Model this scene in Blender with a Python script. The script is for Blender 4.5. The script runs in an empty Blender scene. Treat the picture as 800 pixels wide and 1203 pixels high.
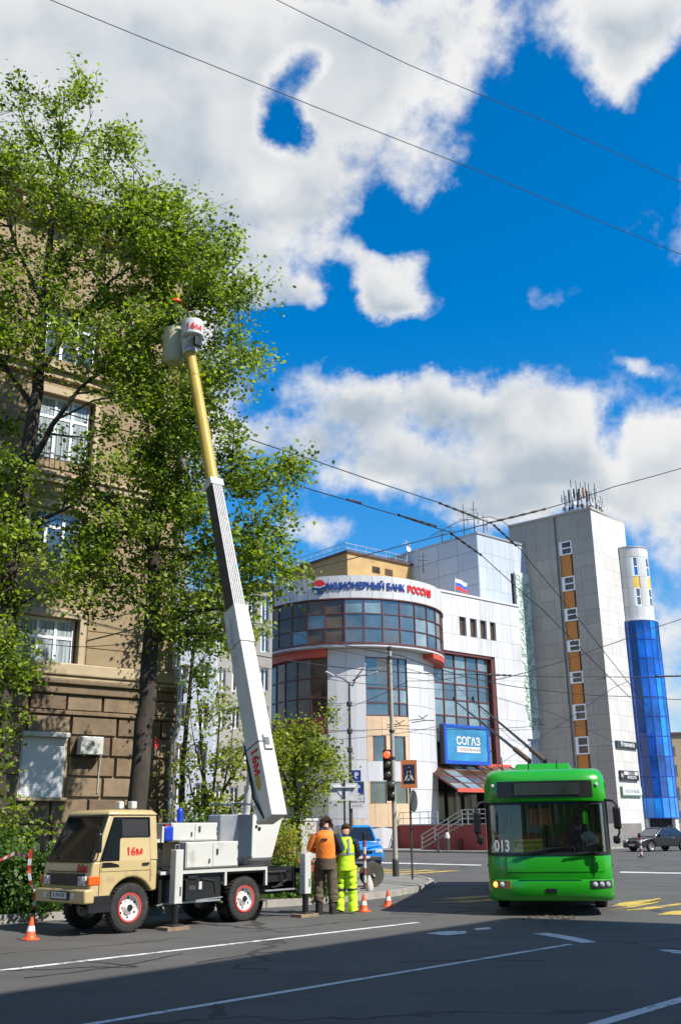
import bpy, bmesh, math, random
import numpy as np
from math import sin, cos, tan, pi, radians, atan2, hypot, sqrt
from mathutils import Vector, Matrix
random.seed(7); rng = np.random.default_rng(11)
S = bpy.context.scene; COL = S.collection

# ------------------------------------------------------------ camera
FPX, PITCH, ROLL, EYE = 1150.0, radians(17.9), radians(-0.7), 1.65
cd = bpy.data.cameras.new('camera'); cam = bpy.data.objects.new('camera', cd); COL.objects.link(cam)
cd.sensor_fit = 'VERTICAL'; cd.sensor_height = 36.0; cd.lens = FPX*36/1203
cd.clip_start = .1; cd.clip_end = 3000
cam.matrix_world = Matrix.Translation((0, 0, EYE)) @ Matrix.Rotation(pi/2+PITCH, 4, 'X') @ Matrix.Rotation(ROLL, 4, 'Z')
S.camera = cam
CR = cam.matrix_world.to_3x3()
def ray(px, py): return CR @ Vector(((px-400)/FPX, -(py-601.5)/FPX, -1))
def at(px, py, Y):
    r = ray(px, py); t = Y/r.y; return Vector((r.x*t, Y, r.z*t+EYE))
def G(px, py, z=0):
    r = ray(px, py); t = (z-EYE)/r.z; return (r.x*t, r.y*t)
AZ = 42.85                               # the street runs this many degrees to the right of straight ahead
U = (sin(radians(AZ)), cos(radians(AZ))); STREET = radians(90-AZ)
def sn2xy(s, n): return (U[0]*s-U[1]*n, U[1]*s+U[0]*n)
def xy2sn(x, y): return (U[0]*x+U[1]*y, -U[1]*x+U[0]*y)

# ------------------------------------------------------------ sun, sky
SUN_AZ, SUN_EL = radians(121), radians(46)     # azimuth clockwise from straight ahead
sl = bpy.data.lights.new('sun', 'SUN'); sun = bpy.data.objects.new('sun', sl); COL.objects.link(sun)
sl.energy = 5.0; sl.angle = radians(.5); sl.color = (1, .955, .88)
sd = Vector((sin(SUN_AZ)*cos(SUN_EL), cos(SUN_AZ)*cos(SUN_EL), sin(SUN_EL)))
sun.rotation_euler = sd.to_track_quat('Z', 'Y').to_euler()
S.view_settings.view_transform = 'Standard'; S.view_settings.look = 'None'
S.view_settings.exposure = 0.6; S.view_settings.gamma = 1

W = bpy.data.worlds.new('World'); S.world = W; W.use_nodes = True
NT = W.node_tree; NT.nodes.clear()
class N:
    """small helper to write node maths as expressions"""
    def __init__(s, nt): s.nt = nt
    def new(s, t, **k):
        n = s.nt.nodes.new(t)
        for a, b in k.items(): setattr(n, a, b)
        return n
    def put(s, sock, v):
        if isinstance(v, bpy.types.NodeSocket): s.nt.links.new(v, sock)
        else: sock.default_value = v
    def m(s, op, a, b=0.0, c=None, clamp=False):
        n = s.new('ShaderNodeMath', operation=op, use_clamp=clamp); s.put(n.inputs[0], a); s.put(n.inputs[1], b)
        if c is not None: s.put(n.inputs[2], c)
        return n.outputs[0]
    def v(s, op, a, b=None):
        n = s.new('ShaderNodeVectorMath', operation=op); s.put(n.inputs[0], a)
        if b is not None: s.put(n.inputs[1], b)
        return n.outputs['Value'] if op in ('DOT_PRODUCT', 'LENGTH') else n.outputs[0]
    def noise(s, vec, scale, detail=4, rough=.5, out='Fac', lac=2.0):
        n = s.new('ShaderNodeTexNoise'); s.put(n.inputs['Vector'], vec); n.inputs['Scale'].default_value = scale
        n.inputs['Detail'].default_value = detail; n.inputs['Roughness'].default_value = rough; n.inputs['Lacunarity'].default_value = lac
        return n.outputs[out]
    def mix(s, f, a, b, mode='MIX'):
        n = s.new('ShaderNodeMix', data_type='RGBA', blend_type=mode)
        s.put(n.inputs[0], f); s.put(n.inputs[6], a); s.put(n.inputs[7], b); return n.outputs[2]
    def ramp(s, f, pts, interp='LINEAR'):
        n = s.new('ShaderNodeValToRGB'); n.color_ramp.interpolation = interp; s.put(n.inputs[0], f)
        e = n.color_ramp.elements
        while len(e) < len(pts): e.new(.5)
        for q, (p, c) in zip(e, pts): q.position = p; q.color = c if len(c) == 4 else (*c, 1)
        return n.outputs[0]
    def sm(s, x, lo, hi, a=0.0, b=1.0):
        n = s.new('ShaderNodeMapRange', interpolation_type='SMOOTHSTEP'); s.put(n.inputs[0], x)
        s.put(n.inputs[1], lo); s.put(n.inputs[2], hi); s.put(n.inputs[3], a); s.put(n.inputs[4], b); return n.outputs[0]
w = N(NT)
sky = w.new('ShaderNodeTexSky', sky_type='NISHITA'); sky.sun_disc = False
sky.sun_elevation = SUN_EL; sky.sun_rotation = SUN_AZ; sky.air_density = 1.0; sky.dust_density = .15; sky.ozone_density = 3.0
tc = w.new('ShaderNodeTexCoord').outputs['Generated']
D = w.v('NORMALIZE', tc)
# cloud banks: centre (as seen), half width, half height, weight
BLOBS = [(20,110,260,200,1.25),(210,40,210,110,1.15),(400,50,120,70,.95),(560,25,85,50,.9),(270,190,130,70,.95),(500,200,66,40,1.0),(430,130,110,62,.8),(380,235,90,36,.6),
 (720,40,55,60,1.0),(775,0,90,50,.95),(716,92,28,30,.6),(330,342,40,20,1.1),(440,318,56,32,.95),(462,358,36,28,1.15),(400,285,34,20,.8),(310,300,36,26,.6),(500,300,24,22,.75),
 (738,428,30,13,.85),(325,508,80,24,.9),(415,468,62,28,.95),(520,462,60,28,1.0),(600,478,66,32,1.0),(660,515,66,36,.95),(480,535,150,46,1.0),(610,570,120,40,.95),
 (775,520,50,38,1.0),(800,600,70,70,.95),(725,575,50,30,.7),(376,622,44,20,1.1),(590,600,70,20,.65),(790,765,40,45,.9),(795,835,40,30,.9),(60,430,170,260,.95),
 (326,122,30,50,-1.55),(358,76,26,26,-1.1),(335,160,36,24,-.8),(430,270,60,18,-.7),(600,240,130,90,-.6),(640,395,160,34,-.6),(450,590,60,20,-.5),(455,660,80,40,-.4),(440,405,120,26,-.9),(545,300,60,60,-.4),(640,150,60,60,-.6),(360,380,60,20,-.6),(452,250,16,40,-.9),(395,330,22,40,-.9),(340,300,10,20,-.4),(505,250,14,20,-.6),(720,520,16,50,-.7)]
wn = w.noise(D, 10.0, 8, .62, 'Color')
warp = w.v('MULTIPLY', w.v('SUBTRACT', wn, (.5, .5, .5)), (.07, .07, .07))
Dw = w.v('ADD', D, warp)
cov = None; top = None
for (cx, cy, rx, ry, wt) in BLOBS:
    c = ray(cx, cy).normalized(); a = ray(cx+rx, cy).normalized()-c; b = ray(cx, cy-ry).normalized()-c
    ra, rb = a.length, b.length; a.normalize(); b.normalize()
    off = w.v('SUBTRACT', Dw, tuple(c))
    dx = w.v('DOT_PRODUCT', off, tuple(a/ra)); dy = w.v('DOT_PRODUCT', off, tuple(b/rb))
    r2 = w.m('ADD', w.m('MULTIPLY', dx, dx), w.m('MULTIPLY', dy, dy))
    g = w.m('MULTIPLY', w.m('EXPONENT', w.m('MULTIPLY', w.m('POWER', r2, 1.3), -.75)), wt)
    cov = g if cov is None else w.m('ADD', cov, g)
    if wt > 0:
        gt = w.m('MULTIPLY', g, dy); top = gt if top is None else w.m('ADD', top, gt)
vd = ray(400, 520).normalized()
inside = w.sm(w.v('DOT_PRODUCT', D, tuple(vd)), .76, .86)
lown = w.noise(D, 2.2, 3, .5)
outc = w.sm(lown, .50, .66, 0, 1.0)
cov = w.m('ADD', w.m('MULTIPLY', cov, inside), w.m('MULTIPLY', outc, w.m('SUBTRACT', 1.0, inside)))
fb = w.noise(D, 12.0, 9, .6)
sdv = Vector((sd.x, sd.y, sd.z+.35)).normalized()
fbl = w.noise(D, 5.0, 5, .52); fbs = w.noise(w.v('ADD', D, tuple(sdv*.045)), 5.0, 5, .52)
field = w.m('ADD', cov, w.m('MULTIPLY', w.m('SUBTRACT', fb, .5), 3.9))
dens = w.sm(field, .08, 1.2)
# edges and sunlit heads stay white; the undersides and thick middles go grey
thick = w.sm(w.m('ADD', w.m('MINIMUM', cov, 1.6), w.m('MULTIPLY', w.m('SUBTRACT', fbl, .5), 2.6)), .60, 1.6)
relief = w.m('MULTIPLY', w.m('SUBTRACT', fbl, fbs), 3.4)
hgt = w.m('DIVIDE', top, w.m('MAXIMUM', cov, .3))
lit = w.sm(w.m('ADD', relief, w.m('MULTIPLY', hgt, .9)), -.75, .65)
shade = w.m('MULTIPLY', w.m('POWER', thick, .8), w.m('SUBTRACT', 1.0, w.m('MULTIPLY', lit, .85)))
ccol = w.ramp(shade, [(0, (9.0, 9.0, 9.0)), (.22, (8.3, 8.4, 8.5)), (.5, (6.9, 7.25, 7.6)), (.85, (4.6, 5.4, 6.2))])
skc = w.new('ShaderNodeHueSaturation'); skc.inputs['Saturation'].default_value = 1.45; skc.inputs['Value'].default_value = 2.0
NT.links.new(sky.outputs[0], skc.inputs['Color'])
el = w.new('ShaderNodeSeparateXYZ'); NT.links.new(D, el.inputs[0])
lowsky = w.mix(w.sm(el.outputs[2], .0, .42), (.62, .66, .70, 1), (1, 1, 1, 1)); skyc = w.mix(1.0, skc.outputs[0], lowsky, 'MULTIPLY')
final = w.mix(w.m('MULTIPLY', dens, w.sm(el.outputs[2], -.02, .05)), skyc, ccol)
bg = w.new('ShaderNodeBackground'); bg.inputs[1].default_value = .065; NT.links.new(final, bg.inputs[0])
wo = w.new('ShaderNodeOutputWorld'); NT.links.new(bg.outputs[0], wo.inputs[0])
W.cycles.sampling_method = 'MANUAL'; W.cycles.sample_map_resolution = 512
S.cycles.max_bounces = 6; S.cycles.transparent_max_bounces = 12

# ------------------------------------------------------------ materials
def mat(name, col, rough=.6, metal=0., var=.12, scale=3., bump=0., bscale=60., spec=.5, coat=0., dirt=None, dirtscale=1.2, stretch=None, emit=0.):
    m = bpy.data.materials.new(name); m.use_nodes = True; nt = m.node_tree; q = N(nt)
    b = nt.nodes['Principled BSDF']; tcn = q.new('ShaderNodeTexCoord').outputs['Object']
    if any(k in name for k in ('cladding', 'brown_stone', 'stucco')):   # many small pieces share these: run the pattern through the whole wall
        tcn = q.v('MULTIPLY', q.new('ShaderNodeNewGeometry').outputs['Position'], (1, 1, .3 if 'cladding' in name else 1))
    if stretch: tcn = q.v('MULTIPLY', tcn, stretch)
    c = (*col, 1)
    if var:
        f = q.noise(tcn, scale, 5, .6)
        k0, k1 = 1-var*1.6, 1+var*1.6
        cc = q.ramp(f, [(.25, tuple(min(1, x*k0) for x in col)), (.75, tuple(min(1, x*k1) for x in col))])
    else: cc = None
    if dirt:
        f2 = q.noise(tcn, dirtscale, 8, .65)
        base = cc if cc is not None else c
        cc = q.mix(q.sm(f2, .52, .72, 0, dirt[3] if len(dirt) > 3 else .6), base, (*dirt[:3], 1))
    if cc is not None: nt.links.new(cc, b.inputs['Base Color'])
    else: b.inputs['Base Color'].default_value = c
    b.inputs['Roughness'].default_value = rough; b.inputs['Metallic'].default_value = metal
    b.inputs['Specular IOR Level'].default_value = spec; b.inputs['Coat Weight'].default_value = coat
    b.inputs['Coat Roughness'].default_value = .08
    if bump:
        bn = q.new('ShaderNodeBump'); bn.inputs['Strength'].default_value = bump; bn.inputs['Distance'].default_value = .02
        nt.links.new(q.noise(tcn, bscale, 5, .6), bn.inputs['Height']); nt.links.new(bn.outputs[0], b.inputs['Normal'])
    if emit:
        b.inputs['Emission Color'].default_value = c; b.inputs['Emission Strength'].default_value = emit
    return m
def glass_mat(name, tint, rough=.04, var=.0, vscale=.5):
    """window glass seen from outside: dark room behind, the sky mirrored in front"""
    m = bpy.data.materials.new(name); m.use_nodes = True; nt = m.node_tree; q = N(nt); b = nt.nodes['Principled BSDF']
    tcn = q.new('ShaderNodeTexCoord').outputs['Object']
    f = q.noise(tcn, vscale, 3, .5)
    k = 1.0
    nt.links.new(q.ramp(f, [(.3, tuple(x*(1-var) for x in tint)), (.7, tuple(min(1, x*(1+var*1.5)) for x in tint))]), b.inputs['Base Color'])
    b.inputs['Roughness'].default_value = rough; b.inputs['Specular IOR Level'].default_value = 1.0; b.inputs['IOR'].default_value = 1.75
    bn = q.new('ShaderNodeBump'); bn.inputs['Strength'].default_value = .12; bn.inputs['Distance'].default_value = .05
    nt.links.new(q.noise(tcn, .9, 2, .5), bn.inputs['Height']); nt.links.new(bn.outputs[0], b.inputs['Normal'])
    return m
def clear_glass(name, tint=(.55, .6, .58), k=.10):
    m = bpy.data.materials.new(name); m.use_nodes = True; nt = m.node_tree; q = N(nt); nt.nodes.clear()
    t = q.new('ShaderNodeBsdfTransparent'); t.inputs[0].default_value = (*tint, 1)
    g = q.new('ShaderNodeBsdfGlossy'); g.inputs[0].default_value = (1, 1, 1, 1); g.inputs[1].default_value = .02
    fr = q.new('ShaderNodeFresnel'); fr.inputs[0].default_value = 1.6
    mx = q.new('ShaderNodeMixShader'); nt.links.new(q.m('ADD', fr.outputs[0], k-.05), mx.inputs[0])
    nt.links.new(t.outputs[0], mx.inputs[1]); nt.links.new(g.outputs[0], mx.inputs[2])
    o = q.new('ShaderNodeOutputMaterial'); nt.links.new(mx.outputs[0], o.inputs[0]); return m

# ------------------------------------------------------------ mesh helpers
class MB:
    def __init__(s, M=None): s.v, s.f, s.mi, s.M, s.k = [], [], [], M, 0
    def add(s, vs, fs):
        o = len(s.v)
        s.v += [tuple(s.M @ Vector(p)) for p in vs] if s.M else [tuple(p) for p in vs]
        s.f += [tuple(i+o for i in f) for f in fs]; s.mi += [s.k]*len(fs); return s
    def box(s, x0, x1, y0, y1, z0, z1):
        return s.add([(x0,y0,z0),(x1,y0,z0),(x1,y1,z0),(x0,y1,z0),(x0,y0,z1),(x1,y0,z1),(x1,y1,z1),(x0,y1,z1)],
                     [(0,3,2,1),(4,5,6,7),(0,1,5,4),(1,2,6,5),(2,3,7,6),(3,0,4,7)])
    def cbox(s, c, d):
        return s.box(c[0]-d[0]/2, c[0]+d[0]/2, c[1]-d[1]/2, c[1]+d[1]/2, c[2]-d[2]/2, c[2]+d[2]/2)
    def beam(s, a, b, wx, wz, up=(0, 0, 1), wx1=None, wz1=None):
        a, b = Vector(a), Vector(b); d = (b-a).normalized(); x = d.cross(Vector(up))
        if x.length < 1e-4: x = d.cross(Vector((1, 0, 0)))
        x.normalize(); z = x.cross(d); wx1 = wx1 or wx; wz1 = wz1 or wz
        vs = [a-x*wx/2-z*wz/2, a+x*wx/2-z*wz/2, a+x*wx/2+z*wz/2, a-x*wx/2+z*wz/2,
              b-x*wx1/2-z*wz1/2, b+x*wx1/2-z*wz1/2, b+x*wx1/2+z*wz1/2, b-x*wx1/2+z*wz1/2]
        return s.add(vs, [(3,2,1,0),(4,5,6,7),(0,1,5,4),(1,2,6,5),(2,3,7,6),(3,0,4,7)])
    def tube(s, pts, r, n=8, caps=True):
        pts = [Vector(p) for p in pts]; rs = r if isinstance(r, (list, tuple)) else [r]*len(pts)
        rings = []; ref = None
        for i, p in enumerate(pts):
            d = (pts[min(i+1, len(pts)-1)]-pts[max(i-1, 0)]).normalized()
            if ref is None: ref = d.orthogonal().normalized()
            ref = (ref-d*ref.dot(d)).normalized(); q = d.cross(ref)
            rings.append([p+(ref*cos(2*pi*k/n)+q*sin(2*pi*k/n))*rs[i] for k in range(n)])
        return s.loft(rings, caps)
    def loft(s, rings, caps=True, closed=True):
        n = len(rings[0]); vs = [p for r in rings for p in r]; fs = []
        for i in range(len(rings)-1):
            for k in range(n if closed else n-1):
                fs.append((i*n+k, i*n+(k+1) % n, (i+1)*n+(k+1) % n, (i+1)*n+k))
        if caps: fs += [tuple(range(n-1, -1, -1)), tuple((len(rings)-1)*n+k for k in range(n))]
        return s.add(vs, fs)
    def cyl(s, a, b, r0, r1=None, n=16): return s.tube([a, b], [r0, r0 if r1 is None else r1], n)
    def lathe(s, prof, n=24, c=(0, 0, 0), axis='z', a0=0, a1=2*pi):
        full = abs(a1-a0-2*pi) < 1e-6; rings = []
        for (r, h) in prof:
            ring = []
            for k in range(n if full else n+1):
                t = a0+(a1-a0)*k/n; p = (r*cos(t), r*sin(t), h)
                if axis == 'y': p = (p[0], p[2], -p[1])
                if axis == 'x': p = (p[2], p[0], p[1])
                ring.append((p[0]+c[0], p[1]+c[1], p[2]+c[2]))
            rings.append(ring)
        return s.loft(rings, caps=False, closed=full)
    def prism(s, poly, axis, a, b):
        n = len(poly)
        def P(p, t): return {'y': (p[0], t, p[1]), 'x': (t, p[0], p[1]), 'z': (p[0], p[1], t)}[axis]
        vs = [P(p, a) for p in poly]+[P(p, b) for p in poly]
        return s.add(vs, [tuple(range(n)), tuple(range(2*n-1, n-1, -1))]+[(i, n+i, n+(i+1) % n, (i+1) % n) for i in range(n)])
    def quad(s, *p): return s.add(p, [tuple(range(len(p)))])
    def mesh(s, name, mats, smooth=False, fix=True):
        me = bpy.data.meshes.new(name); me.from_pydata(s.v, [], s.f)
        for m in (mats if isinstance(mats, (list, tuple)) else [mats]): me.materials.append(m)
        if max(s.mi, default=0): me.polygons.foreach_set('material_index', s.mi)
        if fix:
            bm = bmesh.new(); bm.from_mesh(me); bmesh.ops.recalc_face_normals(bm, faces=bm.faces); bm.to_mesh(me); bm.free()
        if smooth:
            me.polygons.foreach_set('use_smooth', [True]*len(me.polygons)); me.set_sharp_from_angle(angle=radians(smooth if smooth > 1 else 38))
        me.update(); return me
    def build(s, name, mats, parent=None, smooth=False, bevel=0, seg=2, fix=True):
        o = link(name, s.mesh(name, mats, smooth, fix), parent)
        if bevel:
            b = o.modifiers.new('bevel', 'BEVEL'); b.width = bevel; b.segments = seg; b.limit_method = 'ANGLE'; b.angle_limit = radians(35); b.harden_normals = False
        return o
def link(name, data, parent=None):
    o = bpy.data.objects.new(name, data); COL.objects.link(o)
    if parent: o.parent = parent
    return o
def tag(o, label=None, cat=None, group=None, kind=None):
    if label: o['label'] = label
    if cat: o['category'] = cat
    if group: o['group'] = group
    if kind: o['kind'] = kind
    return o
def thing(name, label, cat, loc=(0, 0, 0), rz=0, group=None):
    o = link(name, None); o.location = loc; o.rotation_euler = (0, 0, rz); return tag(o, label, cat, group)
def inst(name, me, parent, loc=(0, 0, 0), scale=None, rz=0):
    o = link(name, me, parent); o.location = loc
    if rz: o.rotation_euler = (0, 0, rz)
    if scale: o.scale = scale
    return o
def copy_tree(o, parent=None):
    c = o.copy(); COL.objects.link(c)
    if parent: c.parent = parent
    for ch in list(o.children): copy_tree(ch, c)
    return c
def txt(body, size, name, m, parent, loc, rot, depth=.01, bold=0.0, sx=1., align='CENTER', wrap=None):
    """lettering as a mesh; local x runs along the line, y up, z out of the surface"""
    cu = bpy.data.curves.new('t', 'FONT'); cu.body = body; cu.size = size; cu.extrude = depth/2; cu.offset = bold
    cu.align_x = align; cu.align_y = 'CENTER'; cu.resolution_u = 3
    t = bpy.data.objects.new('t', cu); COL.objects.link(t)
    me = bpy.data.meshes.new_from_object(t.evaluated_get(bpy.context.evaluated_depsgraph_get()))
    bpy.data.objects.remove(t); me.materials.clear(); me.materials.append(m); me.name = name
    if wrap: 
        for v in me.vertices: v.co = wrap(v.co*Vector((sx, 1, 1)))
    else:
        for v in me.vertices: v.co.x *= sx
    o = link(name, me, parent); o.location = loc; o.rotation_euler = rot; return o
def unit_box(name, m, bevel=0):
    return MB().box(0, 1, 0, 1, 0, 1).mesh(name, m)
class Fac:
    """a vertical facade: origin P0 on the ground, x along azimuth az, -y towards the viewer"""
    def __init__(s, P0, az):
        s.P0, s.az, s.d = P0, az, (sin(radians(az)), cos(radians(az))); s.rz = radians(90-az); s.nn = (s.d[1], -s.d[0])
    def uv(s, px, py, off=0.):
        r = ray(px, py); c = s.nn[0]*s.P0[0]+s.nn[1]*s.P0[1]+off
        t = c/(s.nn[0]*r.x+s.nn[1]*r.y)
        x, y, z = r.x*t, r.y*t, r.z*t+EYE
        return ((x-s.P0[0])*s.d[0]+(y-s.P0[1])*s.d[1], z)
    def u(s, px, py, off=0.): return s.uv(px, py, off)[0]
    def z(s, px, py, off=0.): return s.uv(px, py, off)[1]
    def root(s, name, label, cat, group=None): return thing(name, label, cat, (s.P0[0], s.P0[1], 0), s.rz, group)
def panels(root, us, zs, holes, meshes, y0, y1, gap=.03, name='panel', jit=0.):
    """cladding panels, one object each, left out where a hole is"""
    for i in range(len(us)-1):
        for j in range(len(zs)-1):
            u0, u1, z0, z1 = us[i], us[i+1], zs[j], zs[j+1]
            if u1-u0 < .05 or z1-z0 < .05: continue
            uc, zc = (u0+u1)/2, (z0+z1)/2
            if any(h[0] < uc < h[1] and h[2] < zc < h[3] for h in holes): continue
            me = random.choice(meshes); dy = random.uniform(-jit, jit)
            inst(name, me, root, (u0+gap/2, y0+dy, z0+gap/2), (u1-u0-gap, y1-y0, z1-z0-gap))
def lines(a, b, n, extra=()):
    L = sorted(set([round(a+(b-a)*i/n, 3) for i in range(n+1)]+[round(e, 3) for e in extra]))
    # drop regular lines that fall too near to a forced one
    out = []
    for x in L:
        if x in [round(e, 3) for e in extra] or x in (round(a, 3), round(b, 3)) or all(abs(x-e) > (b-a)/n*.35 for e in extra): out.append(x)
    return out
WM = {}
def window(root, u0, u1, z0, z1, y, frame, pane, nu=2, nz=1, fw=.07, depth=.08, name='window', transom=None, sill=None):
    wdw = MB()
    wdw.box(u0, u1, y-depth/2, y+depth/2, z0, z0+fw).box(u0, u1, y-depth/2, y+depth/2, z1-fw, z1)
    wdw.box(u0, u0+fw, y-depth/2, y+depth/2, z0+fw, z1-fw).box(u1-fw, u1, y-depth/2, y+depth/2, z0+fw, z1-fw)
    us = [u0+fw/2+(u1-u0-fw)*i/nu for i in range(nu+1)]
    zz = [z0+fw/2, z1-fw/2] if nz == 1 and not transom else ([z0+fw/2, z0+(z1-z0)*transom, z1-fw/2] if transom else [z0+fw/2+(z1-z0-fw)*i/nz for i in range(nz+1)])
    for x in us[1:-1]: wdw.box(x-fw/2, x+fw/2, y-depth/2+.004, y+depth/2, z0+fw, z1-fw)
    for z in zz[1:-1]: wdw.box(u0+fw, u1-fw, y-depth/2+.008, y+depth/2, z-fw/2, z+fw/2)
    o = wdw.build(name, frame, root)
    pm = WM.setdefault(pane.name, MB().box(0, 1, 0, 1, 0, 1).mesh('pane', pane))
    for i in range(len(us)-1):
        for j in range(len(zz)-1):
            inst('pane', pm, o, (us[i]+fw/2, y-.005+random.uniform(-.004, .004), zz[j]+fw/2), (us[i+1]-us[i]-fw, .012, zz[j+1]-zz[j]-fw))
    if sill: MB().box(u0-.06, u1+.06, y-depth/2-.14, y+.03, z0-.07, z0-.003).build('sill', sill, o)
    return o
# ------------------------------------------------------------ shared materials
M_white = mat('white_cladding', (.53, .525, .52), .45, var=.03, dirt=(.40, .385, .36, .6), dirtscale=.5)
M_white2 = mat('white_cladding_cool', (.505, .50, .505), .45, var=.03, dirt=(.39, .38, .36, .6), dirtscale=.5)
M_white3 = mat('white_cladding_warm', (.56, .56, .55), .45, var=.03)
M_grey1 = mat('shaded_cladding_grey', (.36, .318, .275), .7, var=.06, dirt=(.27, .24, .205, .6), dirtscale=.5)  # tower cladding with the shade of its left face put into the colour
M_grey2 = mat('shaded_cladding_grey_dark', (.345, .305, .265), .7, var=.06, dirt=(.25, .225, .19, .6), dirtscale=.5)
M_grey3 = mat('shaded_cladding_grey_pale', (.38, .338, .295), .7, var=.06)
M_beigep = mat('beige_panel', (.56, .40, .25), .6, var=.06)
M_orange = mat('orange_spandrel', (.55, .20, .035), .6, var=.08)
M_yellow = mat('yellow_spandrel', (.78, .50, .08), .6, var=.08)
M_redframe = mat('red_window_frame', (.11, .028, .025), .5, var=.1)
M_redpanel = mat('red_panel', (.50, .075, .045), .5, var=.08)
M_darkred = mat('dark_red_panel', (.17, .022, .018), .55, var=.1)
M_glassA = glass_mat('office_glass', (.05, .075, .09), var=.4)
M_glassB = glass_mat('office_glass_pale', (.16, .21, .22), .1, var=.4)
M_glassD = glass_mat('brown_reflection_glass', (.075, .052, .032), .12, var=.5); M_glassD.node_tree.nodes['Principled BSDF'].inputs['IOR'].default_value = 1.35  # brown reflection of an ochre building put into the glass base colour
M_glassW = glass_mat('house_window_glass', (.05, .07, .08), var=.5)
M_glassCurt = mat('curtained_glass', (.30, .34, .36), .12, var=.5, scale=2.5, stretch=(6, 1, .3), spec=1.0)
M_glassBlue = glass_mat('blue_glass', (.004, .07, .33), var=.7, vscale=.35)
M_glassBlue2 = glass_mat('blue_glass_light', (.008, .20, .62), var=.4)
M_glassBlueD = glass_mat('blue_glass_deep', (.002, .03, .15), var=.5)
for _m in (M_glassBlue, M_glassBlue2, M_glassBlueD): _m.node_tree.nodes['Principled BSDF'].inputs['IOR'].default_value = 1.42
M_blueframe = mat('blue_mullion', (.01, .05, .30), .35, var=.05)
M_pvc = mat('white_window_frame', (.78, .79, .80), .4, var=.03)
M_dark = mat('dark_interior', (.012, .012, .013), .8, var=.2)
M_steel = mat('galvanised_steel', (.42, .43, .44), .42, .6, var=.12, scale=8)
M_dsteel = mat('dark_painted_steel', (.05, .05, .05), .5, .2, var=.2, scale=8)
M_black = mat('black_paint', (.012, .012, .013), .38, var=.2)
M_rubber = mat('rubber', (.020, .019, .018), .82, var=.3, scale=12, dirt=(.07, .06, .05, .5), dirtscale=4)
M_stucco = mat('ochre_stucco', (.27, .20, .115), .85, var=.10, scale=1.1, bump=.3, bscale=35, dirt=(.24, .17, .10, .45), dirtscale=.7)
M_stuccoP = mat('pale_stone_trim', (.42, .33, .21), .8, var=.10, scale=2, bump=.3, bscale=35, dirt=(.25, .19, .12, .5), dirtscale=1.2)
M_roofbrown = mat('painted_roof_edge', (.09, .045, .035), .6, var=.2)
M_block = [mat('brown_stone_%d' % i, c, .85, var=.16, scale=3, bump=.7, bscale=28, dirt=(.07, .05, .035, .5), dirtscale=1.3)
           for i, c in enumerate([(.17, .12, .072), (.20, .14, .085), (.145, .10, .062), (.225, .16, .10)])]
M_mortar = mat('mortar', (.38, .31, .20), .9, var=.15)
M_bark = mat('bark', (.042, .032, .023), .9, var=.3, scale=6, bump=1., bscale=22, stretch=(1, 1, .25), dirt=(.085, .08, .055, .6), dirtscale=3)
M_barkl = mat('bark_light', (.11, .09, .065), .9, var=.3, scale=8, bump=.8, bscale=30)
def leaf_mat(name, cols, trans=.5):
    m = bpy.data.materials.new(name); m.use_nodes = True; nt = m.node_tree; q = N(nt); nt.nodes.clear()
    a = q.new('ShaderNodeAttribute', attribute_name='tone'); f = a.outputs['Fac']
    c = q.ramp(f, [(i/(len(cols)-1), k) for i, k in enumerate(cols)])
    d = q.new('ShaderNodeBsdfPrincipled'); nt.links.new(c, d.inputs['Base Color']); d.inputs['Roughness'].default_value = .5
    d.inputs['Specular IOR Level'].default_value = .35
    t = q.new('ShaderNodeBsdfTranslucent'); nt.links.new(q.mix(1.0, c, (1.35, 1.5, .5, 1), 'MULTIPLY'), t.inputs[0])
    mx = q.new('ShaderNodeMixShader'); mx.inputs[0].default_value = trans
    nt.links.new(d.outputs[0], mx.inputs[1]); nt.links.new(t.outputs[0], mx.inputs[2])
    o = q.new('ShaderNodeOutputMaterial'); nt.links.new(mx.outputs[0], o.inputs[0]); return m
M_leaf = leaf_mat('spring_leaf', [(.035, .06, .008), (.12, .175, .016), (.24, .31, .03), (.40, .46, .07)])
M_leafY = leaf_mat('yellow_green_leaf', [(.07, .095, .010), (.17, .21, .02), (.28, .32, .03), (.40, .42, .05)])
M_leafD = leaf_mat('shrub_leaf', [(.02, .045, .008), (.05, .10, .015), (.09, .17, .03), (.15, .25, .05)])
M_orangep = mat('orange_plastic', (.75, .12, .02), .45, var=.08, dirt=(.25, .10, .05, .5), dirtscale=5)
M_wpaint = mat('white_vehicle_paint', (.50, .50, .465), .35, var=.03, dirt=(.27, .23, .17, .65), dirtscale=3)
M_red = mat('red_print', (.55, .02, .015), .5, var=.05)
M_wire = mat('cable_black', (.012, .012, .013), .6, var=0)
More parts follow.
